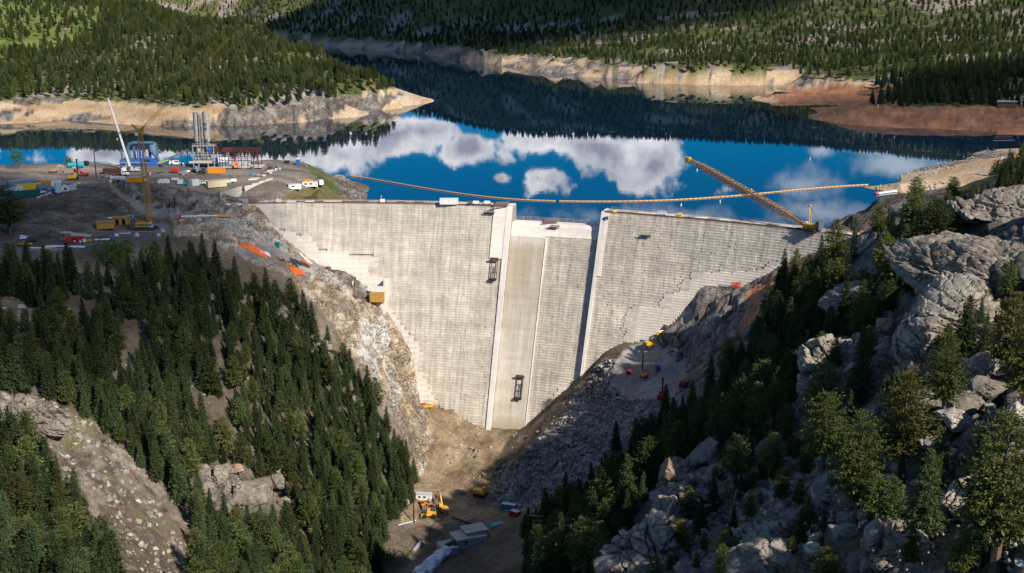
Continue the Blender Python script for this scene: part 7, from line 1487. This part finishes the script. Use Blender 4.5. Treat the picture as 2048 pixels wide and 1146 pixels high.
for (px, py, L, m, lab) in ((855, 815, 6, M_YEL2, 'yellow formwork beam at the left toe of the dam'), (870, 812, 5, M_ORANGE, 'orange formwork beam at the left toe of the dam'), (846, 810, 3, M_RED, 'short red beam at the left toe of the dam')):
    o = MB().b0(-L / 2, L / 2, -.4, .4, .1, .9).build('formwork_beam', m); p = at_px(px, py); o.location = p + Vector((0, -1.5, .6)); o.rotation_euler = (0, 0, .2); tag(o, lab, 'formwork')
# --- floating boom, buoys and far shore
def float_line(pts, label):
    q = [W(x, y, .25) for x, y in pts]; o = empty('debris_boom', q[0], 0, label, 'floating boom', 'floating debris boom'); m = mat('float_orange', (.66, .39, .17), .55, var=.15); L = [0]
    for a, b in zip(q[:-1], q[1:]): L.append(L[-1] + (b - a).length)
    n = int(L[-1] / 3.0); me = MB().tube((-1.32, 0, 0), (1.32, 0, 0), .38, 8).tube((-1.45, 0, .0), (-1.32, 0, 0), .2, 8, .38).tube((1.32, 0, 0), (1.45, 0, 0), .38, 8, .2).mesh('float'); me.materials.append(m)
    for k in range(n):
        d = (k + .5) * L[-1] / n; c = [float(np.interp(d, L, [p[i] for p in q])) for i in range(3)]; d2 = min(d + 1, L[-1]); e = [float(np.interp(d2, L, [p[i] for p in q])) for i in range(3)]
        f = link('float', me, None, o); f.location = Vector(c) - q[0]; f.rotation_euler = (0, 0, math.atan2(e[1] - c[1], e[0] - c[0]) + R.uniform(-.03, .03))
    mb = MB(); mb.path([p - q[0] for p in q], .08, 4); P(o, 'cable', mb, M_STEEL)
def smooth(pts, n=16):
    xs = [p[0] for p in pts]; t = np.linspace(0, 1, len(pts)); c = np.polyfit(t, np.array(pts, float), min(4, len(pts) - 1)); return [tuple(np.array([np.polyval(c[:, i], u) for i in (0, 1)])) for u in np.linspace(0, 1, n)]
float_line(smooth([(701, 352), (770, 362), (860, 378), (960, 392), (1040, 399), (1112, 402)]), 'orange float line curving from the pad tip towards the dam notch'); float_line(smooth([(1118, 402), (1240, 402), (1350, 400), (1450, 393), (1540, 384), (1640, 376), (1736, 369)]), 'orange float line running from the notch to the sandy spit')
for (px, py) in ((1078, 354), (1362, 411), (1394, 341), (1440, 404), (1503, 381), (1620, 318), (1612, 466)):
    o = MB().tube((0, 0, -.3), (0, 0, .6), .5, 8).tube((0, 0, .6), (0, 0, 1.3), .2, 6).build('buoy', M_WHITE); o.location = W(px, py, 0); tag(o, 'small white buoy floating on the blue water behind the dam', 'buoy', 'white buoys')
a, b = W(1752, 387, .5), W(1798, 381, .5); o = empty('boat_dock', a, math.atan2((b - a).y, (b - a).x), 'white floating dock with a pink end beside the sandy spit', 'floating dock'); L = (b - a).length; P(o, 'float', MB().b0(1.5, L, -.9, .9, -.3, .5), M_WHITE); P(o, 'end_cap', MB().b0(-.8, 1.45, -.8, .8, -.2, .6), M_PINK); P(o, 'ramp', MB().b0(L * .7, L + 6, 1.2, 2.6, -.1, .5), M_LGREY)
p = G(1984, 350); t = Y(2003, 316, p.y); o = empty('telescopic_lift', p, 0, 'white telescopic boom rising above the ridge at the far right', 'boom lift'); P(o, 'base', MB().b0(-2, 2, -1.2, 1.2, .3, 1.6), M_WHITE); P(o, 'boom', MB().beam((0, 0, 1.2), (t - p) * .6, .9).beam((t - p) * .6, t - p, 1.2), M_WHITE); P(o, 'basket', MB().box(t - p + Vector((.4, 0, .2)), (1.6, 1.2, 1.2)), M_LGREY); wheels(o, (-1.3, 1.3), 1.1, .5)
generator(2040, 322, .2, M_YEL2, 'yellow machine on the dirt road at the far right', 1.4, 'machine')
p = G(2008, 212); o = empty('lake_house', p, .1, 'brown flat roofed house among the trees above the red shore', 'house'); P(o, 'wall', MB().b0(-9, 9, -5, 5, -2, 4.2), M_BROWN); P(o, 'roof', MB().prism([(-10, 4.2), (10, 4.2), (10, 4.7), (-10, 4.9)], -6, 6), M_LGREY)
for k in range(4): f = P(o, 'window', MB().box((-6.5 + k * 4.2, -5.03, 2.2), (2.2, .1, 1.5)), M_GLASS); P(f, 'frame', MB().box((-6.5 + k * 4.2, -5.0, 1.35), (2.5, .16, .15)), M_WHITE)
o = MB().tube((0, 0, 0), (0, 0, 3.5), .35, 6).build('marker_post', M_WHITE); o.location = G(1756, 216); tag(o, 'small white marker post on the red shore below the dark wood', 'post')
# wires over the dark gully
for k in range(3):
    a, b = W(1055, 1030 + k * 9, -72), W(1300, 950 + k * 10, -28); pts = [a.lerp(b, t) - Vector((0, 0, 5 * 4 * t * (1 - t))) for t in np.linspace(0, 1, 12)]; o = MB().path([q - a for q in pts], .07, 4).build('power_line', M_GALV); o.location = a; tag(o, ('topmost', 'middle', 'lowest')[k] + ' of the three thin power lines crossing the dark gully', 'power line', 'power lines over the gully')

# odds and ends lying about the pad and the benches
PADM = [(354, 330, 'the white crew truck'), (350, 346, 'the red compressor'), (410, 336, 'the twin silos'), (433, 346, 'the bright orange container'), (484, 333, 'the maroon steel frame'), (552, 341, 'the dark blue pickup'), (437, 373, 'the long cream container'), (272, 364, 'the orange container by the boom'), (232, 350, 'the semi truck'), (152, 336, 'the turquoise tank'), (193, 356, 'the tall power pole'), (328, 368, 'the white covered trailer'),
        (58, 382, 'the yellow skip'), (150, 486, 'the red plant trailer'), (243, 448, 'the open fronted shed'), (290, 459, 'the lattice crane tracks'), (589, 379, 'the left office trailer')]
def pad_where(px, py):
    d, a, b, n = min(((px - a) ** 2 + 4 * (py - b) ** 2, a, b, n) for a, b, n in PADM); d = math.sqrt(d); dx, dy = px - a, 2 * (py - b)
    return ('right beside ' if d < 12 else ('behind ' if dy < -abs(dx) * .6 else 'in front of ' if dy > abs(dx) * .6 else 'left of ' if dx < 0 else 'right of ')) + n
for k in range(46):
    px, py = R.choice(((R.uniform(130, 560), R.uniform(330, 356)), (R.uniform(130, 560), R.uniform(330, 356)), (R.uniform(60, 330), R.uniform(456, 492)), (R.uniform(250, 430), R.uniform(360, 370))))
    t = R.randrange(4); m, cn = R.choice(((M_BROWN, 'brown'), (M_LGREY, 'pale grey'), (M_DGREY, 'dark grey'), (M_TIMBER, 'tan'), (M_RUST, 'rusty'), (M_WHITE, 'white'), (M_BLUEGR, 'blue grey')))
    L = R.uniform(1.6, 4.2); mb = MB()
    if t == 0:
        for q in range(3): mb.tube((-L, (q - 1) * .5, .28), (L, (q - 1) * .5, .28), .22, 6)
        nm, lb, ct = 'pipe_stack', 'pipes', 'pipes'
    elif t == 1: mb.b0(-L / 2, L / 2, -.8, .8, .1, .5).b0(-L / 2 + .2, L / 2 - .3, -.7, .6, .5, .95); nm, lb, ct = 'pallet_stack', 'pallet stack', 'pallet stack'
    elif t == 2: mb.prism([(-L / 2, 0), (L / 2, 0), (L * .3, 1.1), (-L * .1, 1.5), (-L * .35, .8)], -1.0, 1.0); nm, lb, ct = 'covered_heap', 'covered heap', 'heap'
    else: mb.b0(-L / 2, L / 2, -.5, .5, .25, 1.25).b0(-L / 2, L / 2, -.55, .55, 1.25, 1.4).b0(-L / 2 + .1, -L / 2 + .4, -.5, .5, 0, .25).b0(L / 2 - .4, L / 2 - .1, -.5, .5, 0, .25); nm, lb, ct = 'tool_box', 'site box', 'tool box'
    o = mb.build(nm, m); o.location = at_px(px, py); o.rotation_euler = (0, 0, R.uniform(-1.2, 1.2)); tag(o, f'low {cn} {lb} {pad_where(px, py)}', ct, 'materials scattered about the work yard')
# ------------------------------------------------------------------ unseen cumulus placed to shade the left bank and the far hills
def cloud(tx, ty, tz, rx, ry, alt, seed, od=3.2, rz=.3):
    c = Vector((tx, ty, tz)) + SUN * ((alt - tz) / SUN.z); bm = bmesh.new(); bmesh.ops.create_icosphere(bm, subdivisions=5, radius=1); co = np.array([v.co for v in bm.verts])
    f = 1 + .34 * fbm(co[:, 0] * 1.6 + seed, co[:, 1] * 1.6, co[:, 2] * 1.6, 4, seed)
    for v, k in zip(bm.verts, f): v.co = (v.co.x * k * rx, v.co.y * k * ry, v.co.z * k * min(rx, ry) * (.45 if v.co.z > 0 else .2))
    me = bpy.data.meshes.new('cloud'); bm.to_mesh(me); bm.free(); m = bpy.data.materials.new('cloud_vapour'); m.use_nodes = True; nt = m.node_tree
    for n in list(nt.nodes):
        if n.type != 'OUTPUT_MATERIAL': nt.nodes.remove(n)
    v = nt.nodes.new('ShaderNodeVolumePrincipled'); v.inputs['Color'].default_value = (.97, .97, .98, 1); v.inputs['Density'].default_value = od / (min(rx, ry) * .8); v.inputs['Anisotropy'].default_value = .3
    nt.links.new(v.outputs[0], nt.nodes['Material Output'].inputs['Volume']); o = link('cloud', me, m, None, True); o.location = c; o.rotation_euler = (0, 0, rz); o['kind'] = 'stuff'
cloud(-235, 505, 0, 150, 150, 1000, 3, 2.0, .2)
cloud(-130, 2480, 60, 680, 560, 1500, 5, 5.0)
cloud(450, 1130, 15, 190, 190, 1100, 8, 1.2)
